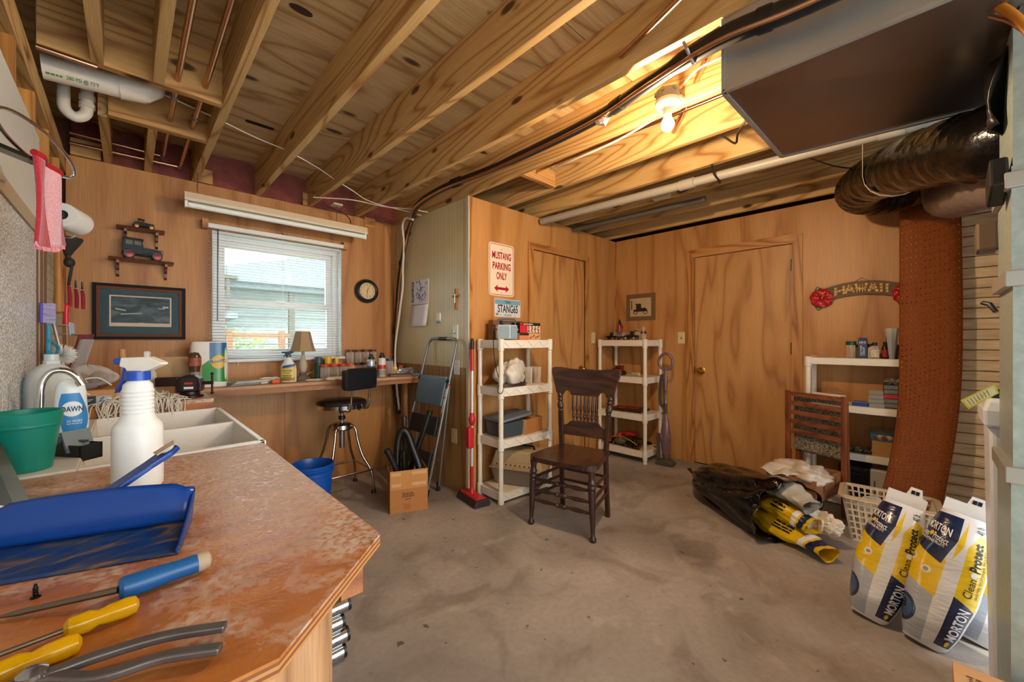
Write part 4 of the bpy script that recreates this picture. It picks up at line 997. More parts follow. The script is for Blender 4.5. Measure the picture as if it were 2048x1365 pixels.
# ---- raised counter behind the sink
t = thing('side_counter', 'narrow raised plywood counter behind the sink', 'counter')
CZ = .930
MB().box((-.262, 2.475, CZ - .018), (.312, 2.815, CZ)).build('top', worn_ply(), t)
MB().box((-.262, 2.478, CZ - .046), (.310, 2.50, CZ - .019)).build('edge_board', wood('edge_pine', '#b06c30', '#8a4c1e', '#bb7a3c', axis='X', scale=2, bands=9, stretch=10), t)
MB().box((.29, 2.50, 0), (.31, 2.81, CZ - .019)).build('side_panel', ply3, t)
settle(t)
t = thing('parts_box', 'cardboard box with a dark printed panel under the bagged balls', 'box')
crd = mat('cardboard', '#b98a58', .8, var=.1, scale=50)
MB().box((-.190, 2.50, CZ), (-.040, 2.63, CZ + .072)).build('carton', crd, t, bevel=.001, seg=1)
MB().box((-.172, 2.4992, CZ + .006), (-.098, 2.5, CZ + .048)).build('printed_panel', mat('dark_print', '#1d2c33', .5), t)
MB().box((-.096, 2.4991, CZ + .008), (-.050, 2.5, CZ + .046)).build('picture_panel', mat('pale_print', '#9fb4c4', .5), t)
wpr = mat('print_white', '#d8dde0', .6); dpr = mat('print_navy', '#24405e', .6)
for i in range(3): MB().box((-.168, 2.4988, CZ + .038 - i * .006), (-.168 + (.040, .062, .055)[i], 2.4995, CZ + .040 - i * .006)).build('print_line', wpr, t)
for i in range(7): MB().cbox((-.090 + i * .006, 2.4990, CZ + .014 + (i * 37 % 5) * .006), (.004, .0008, .008 + (i % 3) * .003), (0, i * .5, 0)).build('print_mark', dpr, t)
settle(t)
t = thing('bagged_balls', 'clear plastic bag holding brown twine on the parts box', 'bag')
clearb = glassy('clear_film', '#f2f2f0', .12, .86)
MB().grid(lambda u_, v_: Vector((-.125 + (.095 * math.cos(2 * PI * u_)) * math.sin(PI * min(.999, max(.001, v_))) ** .6 * (1 + .08 * math.sin(7 * u_ * 6.28 + 5 * v_)), 2.575 + .055 * math.sin(2 * PI * u_) * math.sin(PI * min(.999, max(.001, v_))) ** .6, CZ + .073 + .105 * v_ * (1 + .05 * math.sin(5 * 6.28 * u_)))), 28, 12).build('film', clearb, t, smooth=2)
tw = mat('brown_twine', '#7a5636', .85, var=.35, scale=60, bump=.6, bscale=120)
for c, r in (((-.15, 2.575, CZ + .110), .036), ((-.088, 2.578, CZ + .113), .039)): MB().ball(c, r, 16, 10).build('twine_ball', tw, t, smooth=True)
settle(t)
# cotton mop
t = thing('cotton_mop', 'white cotton string mop draped over the counter edge', 'mop')
b = MB(); random.seed(3)
for i in range(150):
    x = random.uniform(-.075, .175); y = random.uniform(2.50, 2.60); z = CZ + .012 + random.uniform(0, .055) * (1 - abs((x - .05) / .14)) 
    P = [Vector((x * .5 + .03, 2.60, z + .005)), Vector((x, y, z + .012 * random.random()))]
    if random.random() < .6:
        x2 = x + random.uniform(-.05, .05); dp = random.uniform(.02, .10)
        P += [Vector((x2, 2.466 - random.random() * .012, CZ + .012)), Vector((x2 + random.uniform(-.015, .015), 2.460 - random.random() * .014, CZ - dp * .5)), Vector((x2 + random.uniform(-.02, .02), 2.459 - random.random() * .014, CZ - dp))]
    else:
        P += [Vector((x + random.uniform(-.06, .06), y - .03, CZ + .006 + random.random() * .03)), Vector((x + random.uniform(-.08, .08), y - .05 * random.random() - .01, CZ + .005))]
    b.tube(smoothpath(P, 4), .0022, 5)
b.build('strands', mat('cotton', '#d8d2c4', .9, var=.15), t, smooth=True)
MB().tube(smoothpath([(-.115, 2.485, CZ + .055), (-.145, 2.482, CZ + .085), (-.135, 2.49, CZ + .12), (-.09, 2.50, CZ + .125), (-.05, 2.52, CZ + .09)]), .003, 6).build('loop', mat('cotton'), t, smooth=True)
MB().tube([(.03, 2.61, CZ + .03), (-.01, 2.80, CZ + .02)], .011, 10).build('handle_stub', casing_y, t)
settle(t)
# vise
t = thing('bench_vise', 'dark bench vise with a printed card at the counter end', 'vise', (.232, 2.60, CZ), math.radians(-18))
vi = mat('vise_brown', '#2c1a17', .35, .4)
MB().lathe([(.055, 0), (.055, .012), (.040, .016), (.038, .03)], 20).build('base', vi, t, smooth=True)
MB().prism([(-.050, .030), (.050, .030), (.052, .070), (.044, .095), (.022, .112), (-.022, .112), (-.044, .095), (-.052, .070)], (0, -.035, 0), XX, ZZ, (0, .075, 0)).build('jaw_body', vi, t, bevel=.005)
MB().box((-.135, -.022, .060), (-.045, .022, .105)).build('moving_jaw', vi, t, bevel=.004)
MB().tube([(.05, 0, .07), (.095, 0, .07)], .009, 12).build('screw_spindle', vi, t, smooth=True)
MB().tube([(.09, 0, .02), (.09, 0, .115)], .005, 10).build('tommy_bar', vi, t, smooth=True)
for z in (.018, .117): MB().ball((.09, 0, z), .008, 10, 6).build('bar_end', vi, t, smooth=True)
cd = MB().box((-.030, -.0368, .035), (.032, -.0352, .098)).build('card', mat('card_dark', '#231d1c', .4), t)
MB().box((-.016, -.0378, .068), (.018, -.0366, .078)).build('card_flash', mat('card_red', '#b8371f', .4), cd)
MB().box((-.018, -.0378, .045), (.020, -.0366, .056)).build('card_text', wpr, cd)
t = thing('file_handle', 'turned wooden handle lying in front of the vise', 'handle')
MB().lathe([(.006, 0), (.010, .008), (.011, .03), (.008, .04), (.009, .046)], 12, (.150, 2.525, CZ + .0115), (.95, .3, 0)).build('grip', mat('dark_handle_wood', '#5c2f18', .4), t, smooth=True); settle(t)
t = thing('brown_bottle', 'dark glass bottle with a red and white label behind the vise', 'bottle', (.262, 2.735, CZ))
MB().lathe([(.022, 0), (.024, .004), (.024, .13), (.026, .145), (.028, .17), (.026, .205), (.018, .222), (.002, .226)], 18).build('glass', mat('brown_glass', '#54402c', .15, trans=.3), t, smooth=True)
MB().lathe([(.0285, .152), (.0288, .17), (.0272, .195)], 18, cap=False).build('label', mat('label_rust', '#8e4a30', .5, var=.8, scale=60), t, smooth=True)
MB().lathe([(.0246, .06), (.0246, .12)], 18, cap=False).build('label', mat('label_mottle', '#8c8378', .5, var=.9, scale=70), t, smooth=True)
t = thing('cardboard_sheet', 'plain brown cardboard sheet leaning behind the vise', 'cardboard')
MB().box((.10, 2.802, CZ), (.30, 2.806, CZ + .20), rot=(-.10, 0, 0)).build('sheet', mat('card_tan', '#a98a62', .85), t); settle(t)
t = thing('clear_sprayer', 'clear spray bottle with a white trigger behind the mop', 'bottle', (.072, 2.70, CZ), math.radians(-100))
MB().lathe([(.034, 0), (.036, .005), (.036, .12), (.020, .16), (.013, .17), (.013, .18)], 20).build('body', glassy('clear_plastic', '#eef4f4', .06, .7), t, smooth=True)
MB().prism([(-.03, .232), (.012, .236), (.024, .228), (.018, .210), (.012, .182), (-.008, .182), (-.010, .206), (-.032, .214)], (0, -.010, 0), XX, ZZ, (0, .020, 0)).build('trigger_head', white_p, t, bevel=.003)
MB().prism([(-.014, .208), (-.006, .206), (-.012, .182), (-.024, .170), (-.026, .176)], (0, -.006, 0), XX, ZZ, (0, .012, 0)).build('trigger', white_p, t, bevel=.002)
MB().lathe([(.0155, .168), (.0155, .184)], 16).build('collar', white_p, t, smooth=True)
t = thing('wooden_dowel', 'pale wooden handle standing behind the spray bottle', 'handle')
MB().tube([(-.012, 2.76, CZ), (-.018, 2.79, CZ + .245)], [.014, .0125], 12).build('rod', mat('pale_wood', '#b98d58', .6), t, smooth=True); settle(t)

# ---- wall rack of hand tools on the boards beside the window wall
peg = struct(MB().box((XL, 2.52, .96), (XL + .005, 3.40, 1.89)).build('wall_pegboard', mat('cream_pegboard', '#cfc6ae', .6)), 'cream pegboard panel with tools')
for k, y in enumerate((2.60, 2.70)): MB().box((XL + .005, y, .98), (XL + .012, y + .012, 1.88)).build('batten', mat('brown_edge'), peg)
hol = bpy.data.meshes.new('peg_hole')
hb_ = MB()
for iy in range(20):
    for iz in range(22): hb_.lathe([(.0032, 0), (.0032, .0006)], 6, (XL + .0048, 2.74 + iy * .032, 1.02 + iz * .04), (1, 0, 0))
o = hb_.build('peg_holes', dark_gap, peg); o['kind'] = 'stuff'
def hook(label, y, z, l=.06, x=XL + .005):
    t = thing('peg_hook', label, 'hook')
    for s in (-.008, .008): MB().tube(smoothpath([(x, y + s, z + .01), (x + .01, y + s, z), (x + l * .8, y + s * 1.3, z), (x + l, y + s * 1.3, z + .018)]), .0025, 8).build('prong', steel, t, smooth=True)
    settle(t)
hook('double chrome peg hook carrying the claw hammer', 2.78, 1.70, .09)
t = thing('claw_hammer', 'claw hammer with a worn wooden handle hanging from a hook', 'hammer')
hy, hx_ = 2.74, XL + .045
MB().tube(smoothpath([(hx_, hy, 1.70), (hx_, hy + .004, 1.62), (hx_, hy + .006, 1.52), (hx_, hy + .004, 1.42), (hx_, hy, 1.36), (hx_, hy, 1.352)]), [.012] * 6 + [.0145] * 12 + [.0165] * 10 + [.014] * 3, 12).build('handle', wood('hickory', '#a8702f', '#7c4a1c', '#b57c3a', axis='Z', scale=4, bands=8, stretch=10), t, smooth=True)
MB().bar((hx_, hy - .045, 1.715), (hx_, hy + .03, 1.715), .026, .028).build('head', mat('dark_steel', '#4a4c4e', .35, .8), t, bevel=.005)
MB().lathe([(.015, 0), (.017, .006), (.017, .018)], 14, (hx_, hy - .045, 1.715), (0, -1, 0)).build('face', mat('dark_steel'), t, smooth=True)
for s in (-1, 1): MB().tube(smoothpath([(hx_ + s * .007, hy + .02, 1.72), (hx_ + s * .008, hy + .055, 1.71), (hx_ + s * .010, hy + .08, 1.68)]), [.008] * 7 + [.004] * 6, 8).build('claw', mat('dark_steel'), t, smooth=True)
settle(t)
t = thing('tack_hammer', 'slim white edged hammer handle hanging behind the claw hammer', 'hammer')
MB().tube([(XL + .035, 2.87, 1.60), (XL + .035, 2.885, 1.40)], [.007, .010], 10).build('handle', mat('white_handle', '#d6cdbb', .5), t, smooth=True)
MB().bar((XL + .035, 2.83, 1.61), (XL + .035, 2.91, 1.605), .018, .018).build('head', mat('dark_steel'), t, bevel=.003); settle(t)
def pliers_hang(label, y, z, col, x=XL + .03, s=1.0, sp=.022):
    t = thing('pliers', label, 'pliers'); g = mat('grip_' + col.strip('#'), col, .4)
    for e in (-1, 1):
        MB().tube(smoothpath([(x, y - e * .006 * s, z), (x, y - e * .004 * s, z - .03 * s), (x, y + e * .006 * s, z - .05 * s)]), [.004] * 12 + [.005], 8).build('jaw', mat('dark_steel'), t, smooth=True)
        MB().tube(smoothpath([(x, y + e * .006 * s, z - .05 * s), (x + .004, y + e * sp * s, z - .09 * s), (x + .004, y + e * sp * .8 * s, z - .15 * s)]), .0068, 8).build('grip', g, t, smooth=True)
    MB().lathe([(.008, 0), (.008, .012)], 12, (x - .006, y, z - .045 * s), (1, 0, 0)).build('pivot', steel, t, smooth=True)
    settle(t)
pliers_hang('red handled slip joint pliers, straight grips, beside the hammer', 3.02, 1.555, '#8e1d28', sp=.012, s=1.25)
pliers_hang('red handled pliers, nearest of the fanned set', 3.12, 1.55, '#9c1f33', x=XL + .05)
pliers_hang('red handled pliers, middle of the fanned set', 3.19, 1.545, '#8a1a2c', x=XL + .07)
pliers_hang('red handled pliers, farthest and most splayed of the fanned set', 3.26, 1.545, '#a02238', x=XL + .09, sp=.03)
pliers_hang('black pliers with a yellow dot hanging above the red ones', 3.00, 1.64, '#1a1a1a', s=.7)
hook('chrome peg hook holding the black pliers', 3.06, 1.62, .05)
t = thing('wire_rack', 'chrome wire tool rack holding the red screwdriver', 'rack')
for z, xo in ((1.295, 0), (1.25, .01)): MB().tube([(XL + .006, 2.95, z), (XL + .06 + xo, 2.95, z), (XL + .06 + xo, 3.20, z), (XL + .006, 3.20, z)], .0025, 6).build('rail', steel, t)
for k in range(6): MB().tube([(XL + .062, 2.96 + k * .045, 1.31), (XL + .066, 2.96 + k * .045, 1.24), (XL + .078, 2.96 + k * .045, 1.25)], .0022, 6).build('wire', steel, t)
settle(t)
t = thing('screwdriver', 'red handled screwdriver standing in the wire rack', 'screwdriver')
MB().lathe([(.008, 0), (.012, .004), (.013, .03), (.010, .05), (.013, .075), (.014, .10), (.011, .112), (.003, .116)], 14, (XL + .042, 3.10, 1.295)).build('handle', mat('red_handle', '#d0242c', .25), t, smooth=True)
MB().tube([(XL + .042, 3.10, 1.295), (XL + .044, 3.105, 1.16)], .004, 8).build('shaft', mat('tan_steel', '#a99a86', .35, .7), t, smooth=True); settle(t)
t = thing('bristle_brush', 'hand brush with purple and white bristles on the pegboard', 'brush')
MB().box((XL + .012, 2.50, 1.29), (XL + .022, 2.545, 1.375)).build('back', mat('purple_plastic', '#4a3fb0', .3), t, bevel=.004)
br = MB(); random.seed(5)
for i in range(260):
    y = random.uniform(2.502, 2.543); z = random.uniform(1.293, 1.372); br.tube([(XL + .022, y, z), (XL + .050 + random.random() * .006, y + random.uniform(-.004, .004), z + random.uniform(-.004, .004))], .0011, 3)
br.build('bristles', mat('lilac_bristle', '#a9a2c8', .6, var=.3, scale=80), t); settle(t)
t = thing('dish_wand', 'teal plastic dish brush handle hanging below the bristle brush', 'brush')
tl = mat('teal_blue_plastic', '#1b7f9e', .3)
MB().prism([(-.009, .0), (.009, .0), (.012, -.06), (.022, -.075), (.025, -.105), (.012, -.165), (-.008, -.165), (-.020, -.105), (-.016, -.075), (-.010, -.06)], (XL + .030, 2.51, 1.285), YY, ZZ, (.014, 0, 0)).build('handle', tl, t, bevel=.005)
MB().tube(smoothpath([(XL + .045, 2.53, 1.21), (XL + .06, 2.545, 1.19), (XL + .055, 2.545, 1.16), (XL + .045, 2.53, 1.15)]), .005, 8).build('hook_loop', tl, t, smooth=True); settle(t)
t = thing('round_brush', 'round white bristle brush head above the jug', 'brush')
br = MB(); c0 = Vector((-.205, 2.60, 1.155))
for i in range(420):
    d = Vector((random.gauss(0, 1), random.gauss(0, 1), random.gauss(0, 1))).normalized(); br.tube([c0 + d * .01, c0 + d * random.uniform(.042, .05)], [.0014, .0009], 3)
br.build('bristles', mat('white_bristle', '#e4e6e2', .6), t)
MB().tube([c0, c0 + Vector((-.03, .03, .16))], .005, 8).build('wire_handle', steel, t, smooth=True); settle(t)
t = thing('blister_pack', 'narrow red and black blister pack leaning in the corner', 'package')
pk0 = Vector((-.225, 2.98, 1.0)); 
MB().prism([(-.030, 0), (.030, 0), (.030, .235), (-.030, .235)], (-.20, 2.92, 1.02), Vector((.8, .6, 0)), Vector((.22, .05, 1)).normalized(), Vector((.006, -.008, 0))).build('card', mat('card_mix', '#6c3340', .4, var=.9, scale=55), t)
MB().prism([(-.024, .03), (.024, .03), (.024, .21), (-.024, .21)], (-.194, 2.912, 1.02), Vector((.8, .6, 0)), Vector((.22, .05, 1)).normalized(), Vector((.010, -.014, 0))).build('blister', clearb, t); settle(t)
# towel ring, towel, paper roll, rubber strap
t = thing('towel_ring', 'long oval chrome towel loop sticking out from the wall', 'towel ring')
A0 = Vector((-.212, 1.44, 1.735)); A1 = Vector((-.118, 1.80, 1.722)); cc = (A0 + A1) / 2; ex = (A1 - A0) / 2; ey = Vector((-.016, 0, -.034))
MB().tube([cc + ex * math.cos(a * PI / 20) + ey * math.sin(a * PI / 20) for a in range(40)], .0045, 10, closed=True).build('loop', chrome, t, smooth=True)
MB().tube([A0, A0 + Vector((-.05, -.02, 0))], .012, 12).build('mount', chrome, t, smooth=True)
MB().bar((XL + .012, 1.42, 1.665), (-.165, 1.60, 1.68), .03, .010).build('bracket', mat('mirror_green', '#4d5a50', .1, .9), t); settle(t)
def towel_mat():
    m, nt, b = newmat('striped_towel')
    uv = ND(nt, 'ShaderNodeUVMap'); sp_ = ND(nt, 'ShaderNodeSeparateXYZ'); L(nt, uv.outputs['UV'], sp_.inputs[0])
    c = ramp(nt, sp_.outputs['X'], [(0, '#b4202e'), (.36, '#a5141f'), (.38, '#e2a8b4'), (.85, '#e0a0ae'), (.87, '#b01c2a')]); c.node.color_ramp.interpolation = 'CONSTANT'
    tc = ND(nt, 'ShaderNodeTexCoord'); nz = ND(nt, 'ShaderNodeTexNoise'); nz.inputs['Scale'].default_value = 240; L(nt, tc.outputs['Object'], nz.inputs['Vector'])
    mx = ND(nt, 'ShaderNodeMix', data_type='RGBA', blend_type='MULTIPLY'); mx.inputs['Factor'].default_value = .5
    L(nt, c, mx.inputs['A']); L(nt, ramp(nt, nz.outputs['Fac'], [(.35, (.5, .4, .42)), (.6, (1, 1, 1))]), mx.inputs['B']); L(nt, mx.outputs['Result'], b.inputs['Base Color'])
    b.inputs['Roughness'].default_value = .95; b.inputs['Sheen Weight'].default_value = .4
    bp = ND(nt, 'ShaderNodeBump'); bp.inputs['Strength'].default_value = .9; bp.inputs['Distance'].default_value = .003; L(nt, nz.outputs['Fac'], bp.inputs['Height']); L(nt, bp.outputs['Normal'], b.inputs['Normal'])
    return m
t = thing('hand_towel', 'fluffy red and white striped towel hanging from the chrome loop', 'towel')
def tw_(u_, v_):
    p0 = Vector((-.168, 1.55, 1.688)); p1 = Vector((-.140, 1.70, 1.686)); top = p0 + (p1 - p0) * u_
    return top + Vector((.006 * math.sin(9 * u_ + 3 * v_), 0, 0)) + (p1 - p0) * (.35 * v_ * (u_ - .2)) + Vector((0, .055 * v_, -.195 * v_ - .02 * v_ * math.sin(3 * u_ + 1)))
MB().grid(tw_, 24, 20, uv=True).build('cloth', towel_mat(), t, smooth=2, solid=.008)
MB().tube([tw_(i / 24, 0) + Vector((0, 0, .004)) for i in range(25)], .0085, 8).build('fold', mat('towel_red', '#a5141f', .95), t, smooth=True)
fr_ = MB()
for i in range(60):
    p = tw_(i / 59, 1); fr_.tube([p, p + Vector((random.uniform(-.004, .004), random.uniform(-.004, .004), -.012))], .0015, 4)
fr_.build('fringe', mat('towel_pink', '#d98a98', .95), t); settle(t)
t = thing('paper_roll', 'white paper roll on a small wall holder by the corner', 'paper roll')
rc = Vector((-.185, 2.70, 1.77)); rd = Vector((.42, .90, -.10)).normalized()
MB().lathe([(.022, -.055), (.054, -.055), (.055, -.05), (.055, .05), (.054, .055), (.022, .055), (.021, .05), (.021, -.05), (.022, -.055)], 28, rc, rd, cap=False).build('roll', mat('roll_paper', '#e2e4e0', .9), t, smooth=True)
MB().lathe([(.0215, -.054), (.0205, -.054), (.0205, .054), (.0215, .054)], 20, rc, rd, cap=False).build('core', mat('roll_core', '#6d6a62', .9), t, smooth=True)
MB().box((XL + .006, 2.585, 1.76), (XL + .06, 2.60, 1.80)).build('holder_arm', mat('holder_copper', '#b06a34', .3, .8), t)
MB().grid(lambda u_, v_: rc + Vector((-.056, -.05 + .10 * u_, -.01 - .06 * v_)), 4, 4).build('loose_sheet', mat('roll_paper'), t, solid=.001); settle(t)
t = thing('rubber_strap', 'black rubber cup and strap with a loop hanging under the paper roll', 'strap')
rb = mat('old_rubber', '#2a2421', .7)
s0 = Vector((-.205, 2.86, 1.70))
MB().lathe([(.010, -.075), (.022, -.05), (.040, -.02), (.050, 0), (.052, .012), (.045, .014)], 18, s0).build('cup', rb, t, smooth=True)
MB().ball(s0 + Vector((.005, 0, -.105)), (.020, .022, .024), 12, 8).build('knot', rb, t, smooth=True)
MB().tube([s0 + Vector((0, 0, -.06)), s0 + Vector((.002, 0, -.1))], .010, 8).build('strap_neck', rb, t, smooth=True)
MB().tube([s0 + Vector((.008 + .006 * math.sin(a), .018 * math.cos(a), -.165 + .05 * math.sin(a))) for a in [k * PI / 12 for k in range(24)]], .0045, 8, closed=True).build('loop', rb, t, smooth=True); settle(t)
# ================================================================== window wall and the long bench
def bx(px, y): return onY(px, 681, y).x
# ---- blinds
t = thing('window_blind', 'white slatted mini blind lowered over the window', 'blind')
bw = mat('blind_white', '#dfe2de', .4, sss=.0)
BX0, BX1, BY = .418, 1.398, 3.598
MB().box((BX0, BY - .02, 2.035), (BX1, BY + .012, 2.067)).build('headrail', bw, t, bevel=.002, seg=1)
sl0 = None
for k in range(45):
    z = 2.022 - k * .0213
    if sl0 is None:
        sl0 = MB().grid(lambda u, v: Vector((BX0 + .004 + (BX1 - BX0 - .008) * u, BY - .0125 + .025 * v, z + .0018 * (1 - (2 * v - 1) ** 2) + .0035 * (v - .5))), 1, 4).build('slat', bw, t, smooth=2, solid=.0006)
    else:
        o = sl0.copy(); o.location.z = -k * .0213; COL.objects.link(o); o.parent = t
MB().box((BX0 + .004, BY - .013, 1.060), (BX1 - .004, BY + .012, 1.070)).build('bottom_rail', bw, t)
for x in (.53, .905, 1.29):
    for y in (BY - .014, BY + .0135): MB().box((x - .0008, y - .0006, 1.06), (x + .0008, y + .0006, 2.04)).build('ladder_cord', bw, t)
MB().tube([(.475, BY - .026, 2.03), (.472, BY - .032, 1.36)], .0042, 6).build('tilt_wand', mat('wand_smoke', '#4a4c48', .2), t)
MB().tube(smoothpath([(1.33, BY - .022, 2.03), (1.33, BY - .03, 1.6), (1.335, BY - .03, 1.12)]), .0018, 5).build('lift_cord', bw, t)
MB().tube([(.60, BY - .016, 1.062), (.602, BY - .02, 1.03)], .0016, 5).build('cord_tail', bw, t)
for x in (BX0 - .012, BX1 + .004, .93): MB().box((x - .022, BY - .022 if x != .93 else BY + .012, 2.028 if x != .93 else 2.066), (x + .014, YW, 2.094)).build('mounting_block', casing_h, t)
settle(t)
# ---- fluorescent batten
t = thing('fluorescent_light', 'unlit single tube fluorescent light hanging on chains above the window', 'light')
FY = 3.42
MB().prism([(-.024, .0), (.024, .0), (.030, .018), (.022, .058), (-.022, .058), (-.030, .018)], (.272, FY, 2.150), YY, ZZ, (1.245, 0, 0)).build('channel', mat('fixture_cream', '#d8c4a4', .4), t)
MB().prism([(-.045, .012), (0, .022), (.045, .012), (.045, .008), (0, .016), (-.045, .008)], (.272, FY, 2.140), YY, ZZ, (1.245, 0, 0)).build('reflector', mat('fixture_white', '#dfe6e0', .3), t)
MB().tube([(.292, FY, 2.128), (1.497, FY, 2.128)], .019, 16).build('tube', mat('lamp_white', '#e6efe9', .25), t, smooth=True)
for x in (.282, 1.503): MB().cbox((x, FY, 2.132), (.016, .036, .05)).build('lampholder', white_p, t, bevel=.002)
MB().box((.33, FY - .0455, 2.148), (.45, FY - .0447, 2.156)).build('rating_label', mat('label_paper', '#c9cfca', .6), t)
for x in (.342, 1.262):
    ch = MB(); z = 2.208
    while z < 2.36:
        ch.tube([Vector((x + (.004 * math.cos(a) if int(z * 100) % 2 else 0), FY + (0 if int(z * 100) % 2 else .004 * math.cos(a)), z + .009 * math.sin(a))) for a in [q * PI / 4 for q in range(8)]], .0012, 4, closed=True); z += .013
    ch.build('chain', steel, t)
settle(t)
single(MB().cbox((1.262, FY, ZJ - .008), (.075, .075, .014)).build('ceiling_plate', mat('box_cream'), bevel=.002), 'small cream plate under the joist holding the light chain', 'plate')
pipe('black_wire', 'short black cord from the joists to the fluorescent light', smoothpath([(1.15, 3.44, 2.36), (1.22, 3.45, 2.33), (1.33, 3.45, 2.305), (1.375, 3.43, 2.26), (1.38, 3.42, 2.208)]), .004, rubber, 'cable', 6)
# ---- clock
t = thing('wall_clock', 'round clock with a wide black rim and cream face', 'clock')
cc = Vector((1.612, YW - .001, 1.68))
MB().lathe([(.108, 0), (.112, .010), (.110, .030), (.098, .046), (.086, .050), (.078, .046), (.075, .034)], 40, cc, (0, -1, 0), cap=False).build('rim', mat('clock_black', '#14202a', .25, coat=.4), t, smooth=True)
MB().lathe([(.001, .030), (.0765, .030)], 40, cc, (0, -1, 0), cap=False).build('face', mat('clock_face', '#d2b78a', .5), t)
ink = mat('ink_black', '#1d1712', .5)
for h in range(1, 13):
    a = PI / 2 - h * PI / 6; p = cc + Vector((math.cos(a) * .060, -.0308, math.sin(a) * .060)); w = .010 if h < 10 else .016
    lettering(str(h), ink, t, p - Vector((w / 2, 0, .008)), XX, ZZ, w * (.5 if h == 1 else 1), .016, 'numeral')
for a, l, w in ((math.radians(72), .036, .005), (math.radians(-96), .052, .0035)):
    d = Vector((math.cos(a), 0, math.sin(a))); MB().bar(cc + Vector((0, -.033, 0)) - d * .012, cc + Vector((0, -.033, 0)) + d * l, w, .001, YY).build('hand', ink, t)
MB().lathe([(.001, .048), (.078, .044), (.079, .040)], 40, cc, (0, -1, 0), cap=False).build('crystal', glassy('clock_glass', '#ffffff', .02, .985, edge=.04), t)
settle(t)
# ---- framed print of a river scene (generic picture)
def picture_mat(name, stops, scale, sc=(1, 1, 1)):
    m, nt, b = newmat(name); tc = ND(nt, 'ShaderNodeTexCoord'); mp = ND(nt, 'ShaderNodeMapping'); mp.inputs['Scale'].default_value = sc
    L(nt, tc.outputs['Object'], mp.inputs['Vector']); nz = ND(nt, 'ShaderNodeTexNoise'); nz.inputs['Scale'].default_value = scale; nz.inputs['Detail'].default_value = 6; nz.inputs['Distortion'].default_value = 1
    L(nt, mp.outputs['Vector'], nz.inputs['Vector']); L(nt, ramp(nt, nz.outputs['Fac'], stops), b.inputs['Base Color']); b.inputs['Roughness'].default_value = .8; b.inputs['Specular IOR Level'].default_value = .1
    return m
t = thing('framed_picture', 'dark framed landscape print with a blue grey mat beside the window', 'picture')
px0, px1, pz0, pz1 = -.158, .296, 1.226, 1.585
def frame(parent, name, x0, x1, z0, z1, w, ya, yb, m, bev=.003):
    b = MB()
    for poly in ([(x0, z0), (x1, z0), (x1 - w, z0 + w), (x0 + w, z0 + w)], [(x1, z0), (x1, z1), (x1 - w, z1 - w), (x1 - w, z0 + w)], [(x1, z1), (x0, z1), (x0 + w, z1 - w), (x1 - w, z1 - w)], [(x0, z1), (x0, z0), (x0 + w, z0 + w), (x0 + w, z1 - w)]):
        b.prism(poly, (0, ya, 0), XX, ZZ, (0, yb - ya, 0))
    return b.build(name, m, parent)
frame(t, 'frame', px0, px1, pz0, pz1, .018, YW - .026, YW, mat('frame_black', '#141416', .6, spec=.2))
frame(t, 'inner_frame', px0 + .018, px1 - .018, pz0 + .018, pz1 - .018, .016, YW - .020, YW, mat('frame_brown', '#6e3d22', .6, spec=.2))
MB().box((px0 + .03, YW - .010, pz0 + .03), (px1 - .03, YW - .004, pz1 - .03)).build('mat_board', mat('mat_blue', '#2c4a52', .8, spec=.1), t)
MB().box((px0 + .075, YW - .0115, pz0 + .085), (px1 - .075, YW - .009, pz1 - .072)).build('inner_mat', mat('mat_cream', '#c9b89c', .6), t)
MB().box((px0 + .083, YW - .0125, pz0 + .108), (px1 - .083, YW - .010, pz1 - .080)).build('print', picture_mat('river_print', [(.3, '#26343a'), (.5, '#3d4f56'), (.66, '#5d6f74'), (.8, '#8d9a98')], 9, (1, 1, 2.2)), t)
MB().lathe([(.001, 0), (.016, 0), (.016, .001)], 20, ((px0 + px1) / 2, YW - .012, pz0 + .101), (0, -1, 0), sx=1.3, sy=.6).build('medallion', mat('mat_cream'), t)
for i, (x, z, w, h) in enumerate(((-.03, 1.42, .05, .008), (.17, 1.435, .035, .005), (.19, 1.445, .03, .012), (.02, 1.395, .10, .006))):
    MB().cbox((x, YW - .0128, z), (w, .0006, h), (0, .2 - .1 * i, 0)).build('brush_stroke', mat('stroke_pale', '#a3aca6', .4), t)
MB().box((px0 + .032, YW - .0150, pz0 + .032), (px1 - .032, YW - .0135, pz1 - .032)).build('glazing', glassy('clock_glass', '#ffffff', .02, .985, edge=.04), t)
settle(t)
# ---- two bracket shelves with model cars
shw = wood('shelf_walnut', '#6c3d22', '#4a2614', '#7a4a2a', axis='X', scale=3, bands=8, stretch=10, rough=.35)
def wall_shelf(label, x0, x1, z, d):
    t = thing('wall_shelf', label, 'shelf')
    MB().prism([(0, 0), (-d, 0), (-d - .006, .006), (-d, .014), (0, .014)], (x0, YW, z - .014), YY, ZZ, (x1 - x0, 0, 0)).build('board', shw, t)
    for x in (x0 + .035, x1 - .045):
        MB().prism([(0, 0), (-d * .8, 0), (-d * .78, -.018), (-d * .5, -.030), (-d * .42, -.05), (-d * .22, -.06), (-d * .18, -.085), (0, -.10)], (x, YW, z - .014), YY, ZZ, (.014, 0, 0)).build('bracket', shw, t)
    settle(t)
wall_shelf('small upper walnut shelf with turned brackets', -.050, .182, 1.955, .095)
wall_shelf('wider lower walnut shelf below the small one', -.086, .228, 1.748, .11)
